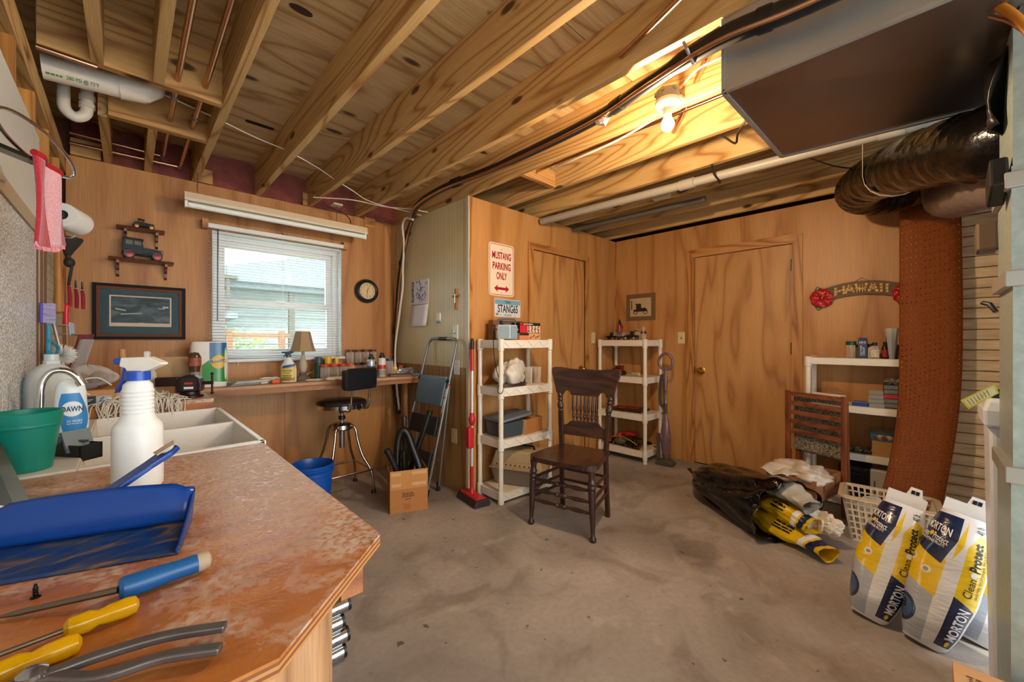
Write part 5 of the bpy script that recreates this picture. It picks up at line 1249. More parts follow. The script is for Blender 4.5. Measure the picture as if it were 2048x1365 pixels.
def model_car(name, label, loc, rotz, s, body, style='sedan', wheel='#a8824a', fender='#101214', group=None, roofcol=None):
    t = thing(name, label, 'model car', loc, rotz, group)
    bm_ = mat('car_' + body.strip('#'), body, .35, spec=.3); fm = mat('car_' + fender.strip('#'), fender, .35, spec=.3)
    def P(poly, w, nm, m, y0=None):
        MB().prism([(a * s, c * s) for a, c in poly], (0, -w * s / 2 if y0 is None else y0 * s, 0), XX, ZZ, (0, w * s, 0)).build(nm, m, t, bevel=.0015)
    P([(.0, .20), (.40, .22), (.47, .24), (.47, .36), (.10, .40), (.0, .40)], .22, 'hood', bm_)
    P([(.46, .18), (.49, .18), (.49, .38), (.46, .38)], .20, 'radiator', mat('model_chrome', '#c9b27a', .2, .9))
    if style == 'sedan':
        P([(-.46, .18), (.02, .18), (.02, .42), (-.02, .62), (-.44, .64), (-.48, .56)], .32, 'cabin', bm_)
        P([(-.47, .635), (.03, .625), (.02, .665), (-.44, .68)], .34, 'roof', fm)
        for y0 in (-.166, .160): P([(-.40, .45), (-.24, .45), (-.24, .58), (-.40, .59)], .006, 'window', mat('model_glass', '#6d6a62', .1), y0); P([(-.20, .45), (-.03, .45), (-.05, .57), (-.20, .58)], .006, 'window', mat('model_glass'), y0)
    elif style == 'roadster':
        P([(-.40, .18), (.02, .18), (.02, .40), (-.05, .42), (-.25, .38), (-.42, .36)], .28, 'tub', bm_)
        P([(-.26, .56), (.04, .54), (.05, .58), (-.22, .61), (-.27, .60)], .30, 'roof', fm)
        for y in (-.13, .13): MB().tube([(-.0 * s, y * s, .40 * s), (.03 * s, y * s, .55 * s)], .008 * s, 6).build('post', fm, t); MB().tube([(-.24 * s, y * s, .38 * s), (-.24 * s, y * s, .57 * s)], .008 * s, 6).build('post', fm, t)
    elif style == 'truck':
        P([(-.15, .18), (.04, .18), (.04, .42), (.0, .62), (-.15, .63)], .30, 'cabin', bm_)
        P([(-.17, .62), (.05, .61), (.04, .65), (-.16, .66)], .32, 'roof', fm)
        P([(-.52, .22), (-.16, .22), (-.16, .36), (-.52, .36)], .32, 'bed', bm_)
    elif style == 'coach':
        P([(-.30, .28), (.22, .28), (.26, .40), (.24, .66), (-.32, .66), (-.34, .42)], .30, 'cabin', bm_)
        P([(-.36, .66), (.28, .66), (.30, .70), (-.38, .70)], .34, 'roof', fm)
        P([(.26, .40), (.44, .42), (.44, .48), (.27, .56)], .28, 'driver_box', fm)
        for y0 in (-.156, .150): P([(-.20, .46), (-.06, .46), (-.06, .60), (-.20, .60)], .006, 'window', fm, y0); P([(.0, .46), (.14, .46), (.14, .60), (.0, .60)], .006, 'window', fm, y0)
    big = .17 if style == 'coach' else .135
    for x, r in ((-.32, big), (.36, .135)):
        for y in (-.19, .19):
            w = MB().lathe([(r * .78 * s, -.02 * s), (r * s, -.022 * s), (r * s, .022 * s), (r * .78 * s, .02 * s)], 16, (x * s, y * s, r * s), (0, 1, 0)).build('wheel', rubber, t, smooth=True)
            MB().lathe([(r * .25 * s, -.03 * s), (r * .72 * s, -.0235 * s), (r * .72 * s, .0235 * s), (r * .25 * s, .03 * s)], 12, (x * s, y * s, r * s), (0, 1, 0)).build('hub', mat('hub_' + wheel.strip('#'), wheel, .3, .5), w, smooth=True)
    if style != 'coach':
        for y in (-.19, .19):
            P2 = [(a * s, c * s) for a, c in ((-.50, .16), (-.48, .26), (-.38, .32), (-.26, .30), (-.16, .19), (.16, .17), (.24, .28), (.34, .32), (.46, .27), (.50, .20), (.47, .21), (.36, .29), (.26, .24), (.18, .14), (-.18, .16), (-.28, .26), (-.38, .29), (-.46, .23))]
            MB().prism(P2, (0, (y - .045) * s, 0), XX, ZZ, (0, .09 * s, 0)).build('fender', fm, t)
        for y in (-.09, .09): MB().ball((.50 * s, y * s, .34 * s), .035 * s, 10, 6).build('headlamp', mat('model_chrome'), t, smooth=True)
    else:
        MB().bar((-.32 * s, 0, .16 * s), (.36 * s, 0, .14 * s), .05 * s, .03 * s).build('chassis', fm, t)
    return t
model_car('model_car', 'small black open model car on the upper shelf', (.078, YW - .05, 1.956), math.radians(2), .105, '#0f1a22', 'roadster')
model_car('model_car', 'black and green vintage model sedan on the lower shelf', (.072, YW - .058, 1.749), math.radians(2), .200, '#0e2426', 'sedan', wheel='#7a2f30')
# ---- calendar wall things
def plate(name, label, p, u, n, w, h, m, kind='outlet', cat='outlet'):
    t = thing(name, label, cat); p = Vector(p); u = Vector(u); n = Vector(n)
    MB().prism(rrect(w, h, .006), p, u, ZZ, n * .006).build('cover', m, t, bevel=.0015)
    dk = mat('slot_dark', '#3a3228', .6)
    if kind == 'outlet':
        for dz in (-.02, .02):
            f = MB().prism(rrect(.030, .028, .010), p + ZZ * dz, u, ZZ, n * .0075).build('receptacle', m, t)
            for du in (-.006, .006): MB().prism(rrect(.0025, .010, .001, 1), p + ZZ * (dz + .003) + u * du, u, ZZ, n * .008).build('slot', dk, f)
    elif kind == 'switch':
        MB().prism(rrect(.012, .026, .003), p, u, ZZ, n * .008).build('slot', dk, t); MB().bar(p + n * .006, p + n * .018 + ZZ * .010, .008, .010).build('toggle', m, t)
    MB().lathe([(.003, 0), (.003, .0075)], 8, p, n).build('screw', steel, t)
    settle(t)
iv = mat('ivory_plate', '#cdbb8e', .4); wh = mat('white_plate', '#dcdcd2', .4)
plate('light_switch', 'white switch plate on the tan wall above the stepladder', onX(911, 665, XC), -YY, -XX, .072, .118, wh, 'switch', 'switch')
plate('wall_outlet', 'white outlet on the tan wall behind the stepladder rail', onX(914, 735, XC), -YY, -XX, .072, .118, wh)
plate('wall_outlet', 'ivory outlet low on the wall beside the floor sweeper', onX(909, 872, XC), -YY, -XX, .072, .118, iv)
plate('wall_outlet', 'ivory outlet on the plywood beside the far corner', onY(1186, 676, YM), XX, -YY, .070, .115, iv)
plate('light_switch', 'ivory switch plate beside the end wall door', onX(1363, 676, XF), -YY, -XX, .072, .118, iv, 'switch', 'switch')
t = thing('thermometer', 'small white and blue plate between the calendar and the cross', 'thermometer')
p = onX(878, 637, XC)
MB().box((XC - .010, p.y - .028, p.z - .022), (XC, p.y + .028, p.z + .045)).build('case', wh, t, bevel=.002)
MB().box((XC - .0105, p.y - .026, p.z - .045), (XC, p.y + .026, p.z - .023)).build('foot', mat('slate_blue', '#6d8a96', .4), t); settle(t)
t = thing('wall_cross', 'small wooden cross with a pale figure on the tan wall', 'cross')
p = onX(913, 592, XC)
cw = wood('cross_wood', '#a86428', '#7c431a', '#b5722f', axis='Z', scale=6, bands=6, stretch=6)
MB().box((XC - .012, p.y - .012, p.z - .115), (XC, p.y + .012, p.z + .058)).build('upright', cw, t, bevel=.002)
MB().box((XC - .012, p.y - .045, p.z - .012), (XC, p.y + .045, p.z + .012)).build('crossbar', cw, t, bevel=.002)
MB().bar((XC - .015, p.y - .038, p.z + .006), (XC - .015, p.y + .038, p.z + .006), .006, .006).build('figure', mat('pewter', '#b4b0a2', .3, .8), t, bevel=.002)
MB().bar((XC - .015, p.y, p.z + .012), (XC - .015, p.y, p.z - .06), .010, .006).build('figure', mat('pewter'), t, bevel=.002); settle(t)
t = thing('wall_calendar', 'open paper calendar with a blossom branch print', 'calendar')
cy0, cy1, cz0, czm, cz1 = 3.355, 3.063, 1.348, 1.56, 1.77
MB().box((XC - .003, cy1, czm), (XC, cy0, cz1)).build('picture_page', mat('cal_page', '#d9d6da', .6), t)
MB().grid(lambda u, v: Vector((XC - .003 - .022 * (1 - v) ** 1.5, cy0 + .01 * (1 - v) + (cy1 - cy0) * u, cz0 + (czm - cz0) * v)), 4, 6).build('date_page', mat('cal_page'), t, smooth=2, solid=.001)
pk = mat('cal_ink', '#6b6480', .6)
MB().box((XC - .0036, cy0 - .045, czm + .01), (XC - .003, cy0 - .002, cz1 - .005)).build('printed_edge', picture_mat('cal_edge', [(.4, '#5c4f74'), (.6, '#b8b0c4')], 60), t)
br_ = MB(); random.seed(11)
def cp(a, b): return Vector((XC - .0042, cy0 + (cy1 - cy0) * a, czm + (cz1 - czm) * b))
for P in ([(.52, .02), (.50, .3), (.55, .6), (.50, .95)], [(.53, .5), (.35, .62), (.28, .7)], [(.54, .55), (.7, .7), (.72, .62)], [(.52, .2), (.75, .12), (.85, .35), (.78, .5)], [(.62, .05), (.64, .25), (.8, .45)]): br_.tube([cp(*q) for q in P], .003, 4)
for _ in range(26): br_.cbox(cp(random.uniform(.3, .9), random.uniform(.2, .95)), (.0006, random.uniform(.008, .02), random.uniform(.006, .018)), (random.uniform(0, 3), 0, 0))
br_.build('printed_branch', pk, t)
MB().box((XC - .0042, cy0 - .005, czm - .022), (XC - .003, cy1 + .005, czm - .012)).build('month_bar', mat('cal_ink_dark', '#3d3848', .6), t)
settle(t)

# ---- the long bench under the window
NZ = .900
t = thing('window_bench', 'long plywood bench running along the window wall', 'workbench')
poly = [(-.262, YW), (1.845, YW), (1.845, 3.525), (XC - .002, 3.525), (XC - .002, 3.165), (-.262, 3.325)]
bt = wood('bench_top', '#b8885a', '#96683c', '#c49a6c', axis='X', scale=1.2, bands=9, stretch=9, rough=.5)
MB().prism(poly, (0, 0, NZ - .019), XX, YY, (0, 0, .019)).build('top', bt, t)
MB().prism([(-.262, 3.365), (-.262, 3.327), (XC - .002, 3.167), (XC - .002, 3.205)], (0, 0, NZ - .060), XX, YY, (0, 0, .041)).build('apron', wood('apron_pine', '#9c6a3c', '#7c4e28', '#a87648', axis='X', scale=1.5, bands=9, stretch=12), t)
for x in (-.20, XC - .06): MB().box((x, 3.40, 0), (x + .04, 3.44, NZ - .06)).build('leg', lg, t)
settle(t)
# paper towel pack
t = thing('paper_towel_pack', 'white and green wrapped pack of paper towels on the bench end', 'paper towels', (bx(418, 3.45), 3.45, NZ), math.radians(-8))
wpk = mat('pack_white', '#e4e2da', .3, coat=.3)
def pill(u, v, g=0.0):
    a = 2 * PI * u; ex = .35; cx = math.copysign(abs(math.cos(a)) ** ex, math.cos(a)); cy = math.copysign(abs(math.sin(a)) ** .8, math.sin(a))
    k = .93 + .07 * math.sin(PI * min(1, max(0, v))) ** .4
    return Vector(((.108 + g) * cx * k, (.062 + g) * cy * k, .31 * v))
MB().grid(lambda u, v: pill(u, v), 40, 12).build('wrap', wpk, t, smooth=2)
cap_ = MB(); cap_.grid(lambda u, v: pill(u, 1) * 1 * Vector((1, 1, 1)).x if v >= 1 else Vector((pill(u, 1).x * v, pill(u, 1).y * v, .31 + .004 * (1 - v))), 40, 3); cap_.build('top_fold', wpk, t, smooth=2)
def onpack(a, b, lift=.0012):
    """a: -1..1 across the front, b: 0..1 up"""
    return Vector((a * .104, -.0645 * max(.35, (1 - abs(a) ** 6)) ** .5 - lift, .31 * b))
gr = mat('pack_green', '#2f8f3a', .3, coat=.3); bl2 = mat('pack_blue', '#2c6a9c', .3, coat=.3)
MB().grid(lambda u, v: onpack(-.94 + 1.9 * u, .10 + (.15 + .62 * u) * v + .06 * (1 - u)), 14, 8).build('green_band', gr, t, smooth=2)
MB().grid(lambda u, v: onpack(.05 + .9 * u, (.52 + .28 * u) + (.98 - .52 - .28 * u) * v * (1 if u > .05 else 1), .0011), 10, 6).build('blue_band', bl2, t, smooth=2)
MB().grid(lambda u, v: onpack(.52 + .40 * math.sqrt(v) * math.cos(2 * PI * u), .55 + .15 * math.sqrt(v) * math.sin(2 * PI * u), .002), 24, 3).build('roundel', mat('pack_yellow', '#e0b53a', .3), t)
lettering('Bounty', mat('pack_outline', '#f0efe6', .4), t, 0, 0, 0, 0, 0, bold=.05, fn=lambda a, b: onpack(.06 + .94 * a, .482 + .12 * b + .05 * a, .0028))
lettering('Bounty', mat('ink_navy', '#151c2c', .4), t, 0, 0, 0, 0, 0, bold=.015, fn=lambda a, b: onpack(.08 + .90 * a, .488 + .108 * b + .05 * a, .0036))
# papers, cutter, crumpled paper
t = thing('magazine_stack', 'flat stack of magazines on the bench below the window', 'magazines')
mx = bx(493, 3.45)
for k in range(4): MB().cbox((mx + .004 * k, 3.46 - .003 * k, NZ + .004 + k * .0075), (.24, .17, .0072), (0, 0, .15 + .05 * k)).build('magazine', mat(('mag_grey', 'mag_blue', 'mag_pale', 'mag_tan')[k], ('#9aa09c', '#7d909a', '#c2c6c0', '#b6ab98')[k], .5, var=.3, scale=20), t)
settle(t)
def crumple(name, label, c, r, m, seed, cat='paper'):
    random.seed(seed); ph = [random.uniform(0, 6.28) for _ in range(9)]
    def f(u, v):
        a = 2 * PI * u; e = PI * v
        d = Vector((math.cos(a) * math.sin(e), math.sin(a) * math.sin(e), -math.cos(e)))
        k = 1 + .22 * math.sin(5 * d.x + ph[0] + 3 * math.sin(4 * d.y + ph[1])) + .16 * math.sin(9 * d.y + ph[2] + 2 * d.z) + .12 * abs(math.sin(8 * d.z + ph[3] + 5 * d.x))
        p = Vector((d.x * r[0], d.y * r[1], d.z * r[2])) * k
        return Vector(c) + Vector((p.x, p.y, max(p.z, -r[2])))
    t = thing(name, label, cat); MB().grid(f, 36, 20).build('crumpled_sheet', m, t); settle(t); return t
pw = mat('tissue_white', '#dcdad2', .8)
crumple('crumpled_tissue', 'crumpled white tissue beside the orange cutter', (bx(541, 3.46), 3.46, NZ + .018), (.06, .03, .018), pw, 2)
crumple('crumpled_tissue', 'flattened white tissue in front of the red lidded jars', (bx(674, 3.30), 3.30, NZ + .012), (.07, .03, .012), pw, 4)
crumple('crumpled_tissue', 'thin white paper scrap beside the lamp base', (bx(628, 3.36), 3.36, NZ + .006), (.05, .025, .006), pw, 6)
t = thing('utility_cutter', 'orange plastic cutter lying at the bench edge', 'cutter', (bx(551, 3.36), 3.36, NZ), math.radians(10))
MB().prism(rrect(.055, .030, .008), (0, 0, 0), XX, YY, (0, 0, .026)).build('body', mat('orange_plastic', '#e2611c', .35), t, bevel=.003)
MB().box((.006, -.010, .026), (.020, .010, .030)).build('slider', mat('orange_dark', '#a84410', .4), t)
MB().tube([(-.055, .0, .010), (-.095, .01, .008)], .007, 8).build('nose', mat('tissue_white'), t)
# stripper spray bottle
t = thing('stripper_bottle', 'white spray bottle of varnish stripper with a yellow label', 'bottle', (bx(577, 3.40), 3.40, NZ), math.radians(-30))
MB().lathe([(.052, 0), (.056, .006), (.056, .10), (.050, .13), (.030, .16), (.017, .18), (.016, .195)], 24, sx=1, sy=.55).build('body', white_p, t, smooth=True)
def onb(a, b, lift=.001): return Vector((.0565 * a, -.0310 * math.sqrt(max(.03, 1 - a * a)) - lift, b))
MB().grid(lambda u, v: onb(-.92 + 1.84 * u, .008 + .112 * v - .02 * (u < .0)), 14, 4).build('label', mat('label_cream_yellow', '#d6c163', .4), t, smooth=2)
MB().grid(lambda u, v: onb(-.60 + 1.5 * u, .105 + .02 * v + .015 * u, .0016), 10, 3).build('label_band', mat('label_deep_blue', '#2c5f8c', .4), t, smooth=2)
MB().grid(lambda u, v: onb(-.86 + 1.7 * u, .012 + .02 * v, .0016), 10, 3).build('label_foot', mat('label_brown', '#9a7430', .4), t, smooth=2)
lettering('Paint & Varnish', ink, t, 0, 0, 0, 0, 0, fn=lambda a, b: onb(-.62 + 1.2 * a, .082 + .014 * b, .0024))
lettering('Stripper', ink, t, 0, 0, 0, 0, 0, fn=lambda a, b: onb(-.40 + .8 * a, .064 + .014 * b, .0024))
scribble(ink, t, 1, 1, 3, fn=lambda a, b: onb(-.55 + 1.1 * a, .032 + .024 * b, .0024))
dbl = mat('trigger_slate', '#3c5266', .35)
MB().lathe([(.018, .190), (.018, .208)], 14).build('collar', dbl, t, smooth=True)
MB().prism([(-.046, .232), (.03, .236), (.038, .226), (.014, .214), (.012, .205), (-.012, .205), (-.014, .218), (-.046, .222)], (0, -.010, 0), XX, ZZ, (0, .020, 0)).build('trigger_head', dbl, t, bevel=.003)
MB().prism([(-.022, .22), (-.014, .218), (-.020, .200), (-.036, .186), (-.034, .194)], (0, -.006, 0), XX, ZZ, (0, .012, 0)).build('trigger', dbl, t, bevel=.002)
# table lamp
t = thing('table_lamp', 'small table lamp with a tapered tan shade and carved base', 'lamp', (bx(606, 3.46), 3.46, NZ))
ant = mat('antique_plaster', '#b5aa94', .6, var=.25, scale=70, bump=.5, bscale=90)
MB().lathe([(.058, 0), (.060, .010), (.050, .018), (.038, .026), (.026, .040), (.030, .050), (.020, .060), (.018, .068)], 20).build('base', mat('antique_grey', '#6f675a', .55, var=.4, scale=60, bump=.6, bscale=80), t, smooth=True)
for k in range(4): MB().ball((.048 * math.cos(k * PI / 2 + .6), .048 * math.sin(k * PI / 2 + .6), .014), (.018, .018, .014), 8, 6).build('foot', mat('antique_grey'), t, smooth=True)
MB().lathe([(.018, .066), (.026, .085), (.033, .11), (.030, .14), (.020, .17), (.012, .20), (.011, .23), (.014, .24), (.006, .245), (.006, .27)], 20).build('stem', ant, t, smooth=True)
sh = MB(); n = 6
sh.lathe([(.095, .232), (.090, .242), (.078, .28), (.064, .34), (.052, .390)], 6, cap=False); sh.build('lamp_shade', mat('shade_tan', '#a58c6a', .8, trans=.0), t, solid=.003)
for j in range(6):
    a = 2 * PI * j / 6; MB().tube([(r * math.cos(a), r * math.sin(a), h) for r, h in ((.0955, .232), (.0905, .242), (.0785, .28), (.0645, .34), (.0525, .391))], .0018, 5).build('piping', mat('shade_trim', '#7d664a', .8), t)
pipe('lamp_cord', 'pale cord looping behind the lamp base', smoothpath([(bx(606, 3.52), 3.52, NZ + .02), (bx(625, 3.56), 3.56, NZ + .06), (bx(634, 3.58), 3.58, NZ + .09), (bx(633, 3.60), 3.60, NZ + .14)]), .003, white_cable, 'cable', 6)
# cans, jars and bottles
def can(label, px, y, r, h, m, capm, caph=.02, capr=.85, band=None, name='spray_can', cat='can'):
    t = thing(name, label, cat, (bx(px, y), y, NZ))
    MB().lathe([(r * .94, 0), (r, .003), (r, h - .02), (r * .96, h - .012), (r * .72, h)], 20).build('body', m, t, smooth=True)
    MB().lathe([(r * capr, h - .006), (r * capr, h + caph * .8), (r * capr * .86, h + caph)], 18).build('cap', capm, t, smooth=True)
    if band: MB().lathe([(r + .0006, h * band[0]), (r + .0006, h * band[1])], 20, cap=False).build('label', band[2], t, smooth=True)
    return t
dgreen = mat('can_green', '#1e4a3c', .3); grn2 = mat('can_leaf', '#2f6b3c', .3); ycap = mat('cap_yellow', '#e0b31c', .3); blk = mat('cap_black', '#15171a', .35)
can('tall dark green spray can with a grey cap', 637, 3.50, .033, .135, dgreen, mat('cap_slate', '#3c4a52', .4), .045, .98, (.12, .72, mat('band_teal', '#2c5c50', .4, var=.6, scale=60)))
can('green spray can with a yellow cap behind the jars', 656, 3.56, .029, .125, grn2, ycap, .055, 1.0, (.2, .6, mat('band_teal')))
can('white bottle with a yellow screw cap beside the window', 673, 3.54, .028, .120, mat('bottle_pale', '#c8c9bc', .3), ycap, .05, .6, (.1, .7, mat('band_print', '#8c8a70', .5, var=.6, scale=70)), 'yellow_cap_bottle', 'bottle')
clr = glassy('clear_jar', '#f3ece4', .08, .80)
def jar(label, px, y, r, h, lidm, fill=None, lid=.016, group=None, z=NZ, name='storage_jar'):
    t = thing(name, label, 'jar', (bx(px, y), y, z), 0, group)
    MB().lathe([(r * .92, .001), (r, .006), (r, h - .012), (r * .86, h - .004), (r * .86, h)], 20, cap=False).build('glass', clr, t, smooth=True)
    MB().lathe([(r * .92, .0), (r * .92, .003)], 20).build('foot', clr, t)
    MB().lathe([(r * .93, h - .004), (r * .95, h), (r * .95, h + lid - .003), (r * .90, h + lid)], 20).build('lid', lidm, t, smooth=True)
    if fill:
        b = MB(); random.seed(int(px * 7))
        for i in range(26):
            a = random.uniform(0, 6.28); q = math.sqrt(random.random()) * r * .78; p = Vector((q * math.cos(a), q * math.sin(a), .008 + random.random() * h * fill[1])); d = Vector((random.gauss(0, 1), random.gauss(0, 1), random.gauss(0, .5))).normalized() * .008
            b.tube([p - d, p + d], .0022, 5)
        o = b.build('contents', fill[0], t); o['kind'] = 'stuff'
    return t
redl = mat('lid_red', '#c43a34', .35); hw_ = mat('hardware', '#7d7a74', .35, .8, var=.4, scale=50); brl = mat('lid_brown', '#5c3426', .4)
rj = mat('pinkish_fill', '#b08a80', .6)
for k, (px, w) in enumerate(((650, 'leftmost'), (668, 'second'), (685, 'third'), (701, 'rightmost'))):
    jar(w + (' of the four clear jars with red lids' if k in (0, 3) else ' from the lamp of the four clear jars with red lids'), px, 3.40 + .014 * k, .036, .105, redl if k < 3 else mat('lid_orange', '#d0622c', .35), (hw_ if k % 2 else rj, .35), group='red lidded jars')
for tier, (z0, nm) in enumerate(((NZ, 'lower'), (NZ + .118, 'upper'))):
    for k, px in enumerate((700, 716, 731, 746)):
        jar(('first', 'second', 'third', 'fourth')[k] + ' screw jar from the window in the ' + nm + ' tier, brown lid', px, 3.575, .032, .100, brl, (hw_, .7 if (k + tier) % 2 == 0 else .4), .017, 'brown lidded screw jars in two tiers', z0, 'screw_jar')
t = can('air duster can with a blue label and black nozzle', 742, 3.36, .033, .155, mat('can_silver', '#b9c0c4', .3, .4), blk, .02, .75, (.06, .62, mat('label_royal', '#1c5aa8', .35, var=.4, scale=50)))
MB().prism([(-.02, .17), (.012, .17), (.02, .185), (.01, .200), (-.015, .198)], (0, -.010, 0), XX, ZZ, (0, .02, 0)).build('nozzle', blk, t, bevel=.003)
t = can('air duster can with a red and white label and red straw', 764, 3.34, .033, .165, mat('can_white', '#d4d2ca', .3), blk, .02, .75, (.40, .62, mat('label_scarlet', '#b8342c', .35)))
MB().lathe([(.0336, .01), (.0336, .062)], 20, cap=False).build('label', mat('label_ink', '#8d8c88', .5, var=.9, scale=60), t)
MB().prism([(-.02, .18), (.012, .18), (.02, .195), (.01, .212), (-.015, .208)], (0, -.010, 0), XX, ZZ, (0, .02, 0)).build('nozzle', blk, t, bevel=.003)
MB().tube([(.018, 0, .200), (.12, -.01, .190)], .0018, 5).build('straw', mat('straw_red', '#d0302c', .4), t)
jar('tall clear jar with a dark blue lid by the corner', 779, 3.42, .034, .135, mat('lid_navy', '#24406e', .35), (mat('amber_fill', '#9a7a52', .4), .6))
can('small yellow labelled bottle with a cream cap', 790, 3.40, .022, .075, mat('bottle_cream', '#d6cbb4', .4), mat('cap_cream', '#d9ccae', .4), .03, .5, (.15, .75, mat('label_gold', '#d2a224', .4)), 'glue_bottle', 'bottle')
jar('short jar with a bright red lid by the corner', 801, 3.48, .026, .065, redl, (rj, .5))
t = thing('red_trigger_bottle', 'white spray bottle with a red trigger in the corner', 'bottle', (bx(824, 3.47), 3.47, NZ), .6)
MB().lathe([(.034, 0), (.036, .004), (.036, .07), (.022, .10), (.014, .112), (.014, .12)], 18).build('body', white_p, t, smooth=True)
MB().prism([(-.04, .142), (.02, .146), (.026, .136), (.012, .118), (-.012, .118), (-.014, .130), (-.04, .132)], (0, -.009, 0), XX, ZZ, (0, .018, 0)).build('trigger_head', mat('trigger_red', '#c02c2c', .35), t, bevel=.003)
crumple('foil_bundle', 'crumpled silver foil and dark cloth bundle in the corner', (bx(816, 3.36), 3.36, NZ + .028), (.085, .05, .030), mat('foil', '#a9adad', .3, .6, var=.4, scale=30), 8, 'foil')
t = thing('dark_tray', 'flat dark tray with a wooden edge near the bench corner', 'tray', (bx(801, 3.28), 3.28, NZ), math.radians(-15))
MB().box((-.10, -.055, 0), (.10, .055, .012)).build('board', shw, t, bevel=.002)
MB().box((-.09, -.045, .012), (.09, .045, .018)).build('cover', mat('tray_black', '#1c1a18', .4), t, bevel=.002)
crumple('blue_cloth', 'folded light blue cloth at the bench corner by the stepladder', (bx(832, 3.235), 3.235, NZ + .008), (.055, .022, .008), mat('cloth_blue', '#5d9ab8', .8), 9, 'cloth')
# ================================================================== stool, bucket, carton of hoses, stepladder
t = thing('work_stool', 'chrome work stool with a black padded seat and backrest', 'stool', (1.24, 3.25, 0))
vin = mat('black_vinyl', '#12181c', .3, bump=.12, bscale=40, coat=.2)
MB().lathe([(.001, .752), (.10, .750), (.165, .744), (.186, .732), (.190, .720), (.186, .712)], 36, cap=False).build('seat', vin, t, smooth=True)
MB().lathe([(.172, .682), (.186, .684), (.188, .714), (.170, .716), (.001, .70)], 36, cap=False).build('seat_ring', chrome, t, smooth=True)
MB().lathe([(.02, .36), (.021, .40), (.021, .50), (.012, .50), (.012, .64), (.022, .64), (.024, .70)], 16).build('column', steel, t, smooth=True)
MB().lathe([(.022, .585), (.026, .59), (.026, .61), (.022, .615)], 16).build('height_collar', rubber, t, smooth=True)
MB().lathe([(.03, .50), (.075, .505), (.082, .515), (.080, .545), (.060, .558), (.02, .562)], 24).build('hub', mat('nickel', '#b6b2a8', .18, 1.0), t, smooth=True)
nick = mat('nickel')
for sx_, sy_ in ((-1, -1), (1, -1), (1, 1), (-1, 1)):
    u = Vector((sx_, sy_, 0)).normalized()
    P = smoothpath([u * .055 + ZZ * .535, u * .085 + ZZ * .535, u * .112 + ZZ * .50, u * .125 + ZZ * .43, u * .165 + ZZ * .30, u * .225 + ZZ * .20, u * .250 + ZZ * .12, u * .258 + ZZ * .02])
    l = MB().tube(P, .0105, 12).build('leg', nick, t, smooth=True)
    MB().lathe([(.019, 0), (.019, .010), (.012, .026)], 14, u * .258).build('foot', rubber, l, smooth=True)
c4 = [Vector((a, b, 0)).normalized() * .242 + ZZ * .185 for a, b in ((-1, -1), (1, -1), (1, 1), (-1, 1))]
for i in range(4): MB().tube([c4[i], c4[(i + 1) % 4]], .009, 10).build('foot_rail', nick, t, smooth=True)
bd = Vector((.30, -.954, 0)); bs = Vector((.954, .30, 0))
for s in (-1, 1):
    P = smoothpath([bd * .06 + bs * s * .085 + ZZ * .684, bd * .17 + bs * s * .085 + ZZ * .676, bd * .205 + bs * s * .085 + ZZ * .70, bd * .215 + bs * s * .085 + ZZ * .78, bd * .232 + bs * s * .085 + ZZ * .88])
    MB().tube(P, .008, 10).build('back_support', nick, t, smooth=True)
    MB().lathe([(.012, 0), (.012, .014)], 12, bd * .10 + bs * s * .085 + ZZ * .655).build('wing_knob', rubber, t)
def backpad(u, v):
    a = (u - .5) * 2; return lambda off: bd * (.240 - .03 * a * a + off) + bs * a * .150 + ZZ * (.838 + .165 * v - .0 * a) 
b = MB(); R = rrect(.30, .165, .025, 4)
def bend(p, off): return bd * (.245 - 1.6 * p[0] ** 2 + off) + bs * p[0] + ZZ * (.922 + p[1])
n = len(R); b.v = [bend(p, -.02) for p in R] + [bend(p, .018) for p in R] + [bend((p[0] * .93, p[1] * .9), .026) for p in R] + [bend((p[0] * .93, p[1] * .9), -.028) for p in R]
for i in range(n):
    j = (i + 1) % n; b.f += [[i, j, n + j, n + i], [n + i, n + j, 2 * n + j, 2 * n + i], [j, i, 3 * n + i, 3 * n + j]]; b.m += [0, 0, 0]
b.f += [[2 * n + i for i in range(n)], [3 * n + i for i in range(n)][::-1]]; b.m += [0, 0]
b.build('backrest', vin, t, smooth=True)

t = thing('bucket', 'blue plastic bucket on the floor behind the workbench', 'bucket', (.915, 2.93, 0))
bb = mat('bucket_blue', '#0f4fa8', .3, sss=.1)
MB().lathe([(.108, 0), (.110, .004), (.128, .30), (.136, .305), (.136, .325), (.131, .33), (.138, .345), (.139, .370), (.134, .372), (.126, .34), (.106, .006), (.001, .006)], 36, cap=False).build('wall', bb, t, smooth=True)
for z in (.335, .355): MB().lathe([(.137, z - .004), (.142, z), (.137, z + .004)], 36, cap=False).build('rib', bb, t, smooth=True)
MB().tube([(.140 * math.cos(a), .140 * math.sin(a), .335 - .05 * math.sin((a - .3))) for a in [.3 + k * PI / 14 for k in range(15)]], .003, 6).build('bail_handle', steel, t)

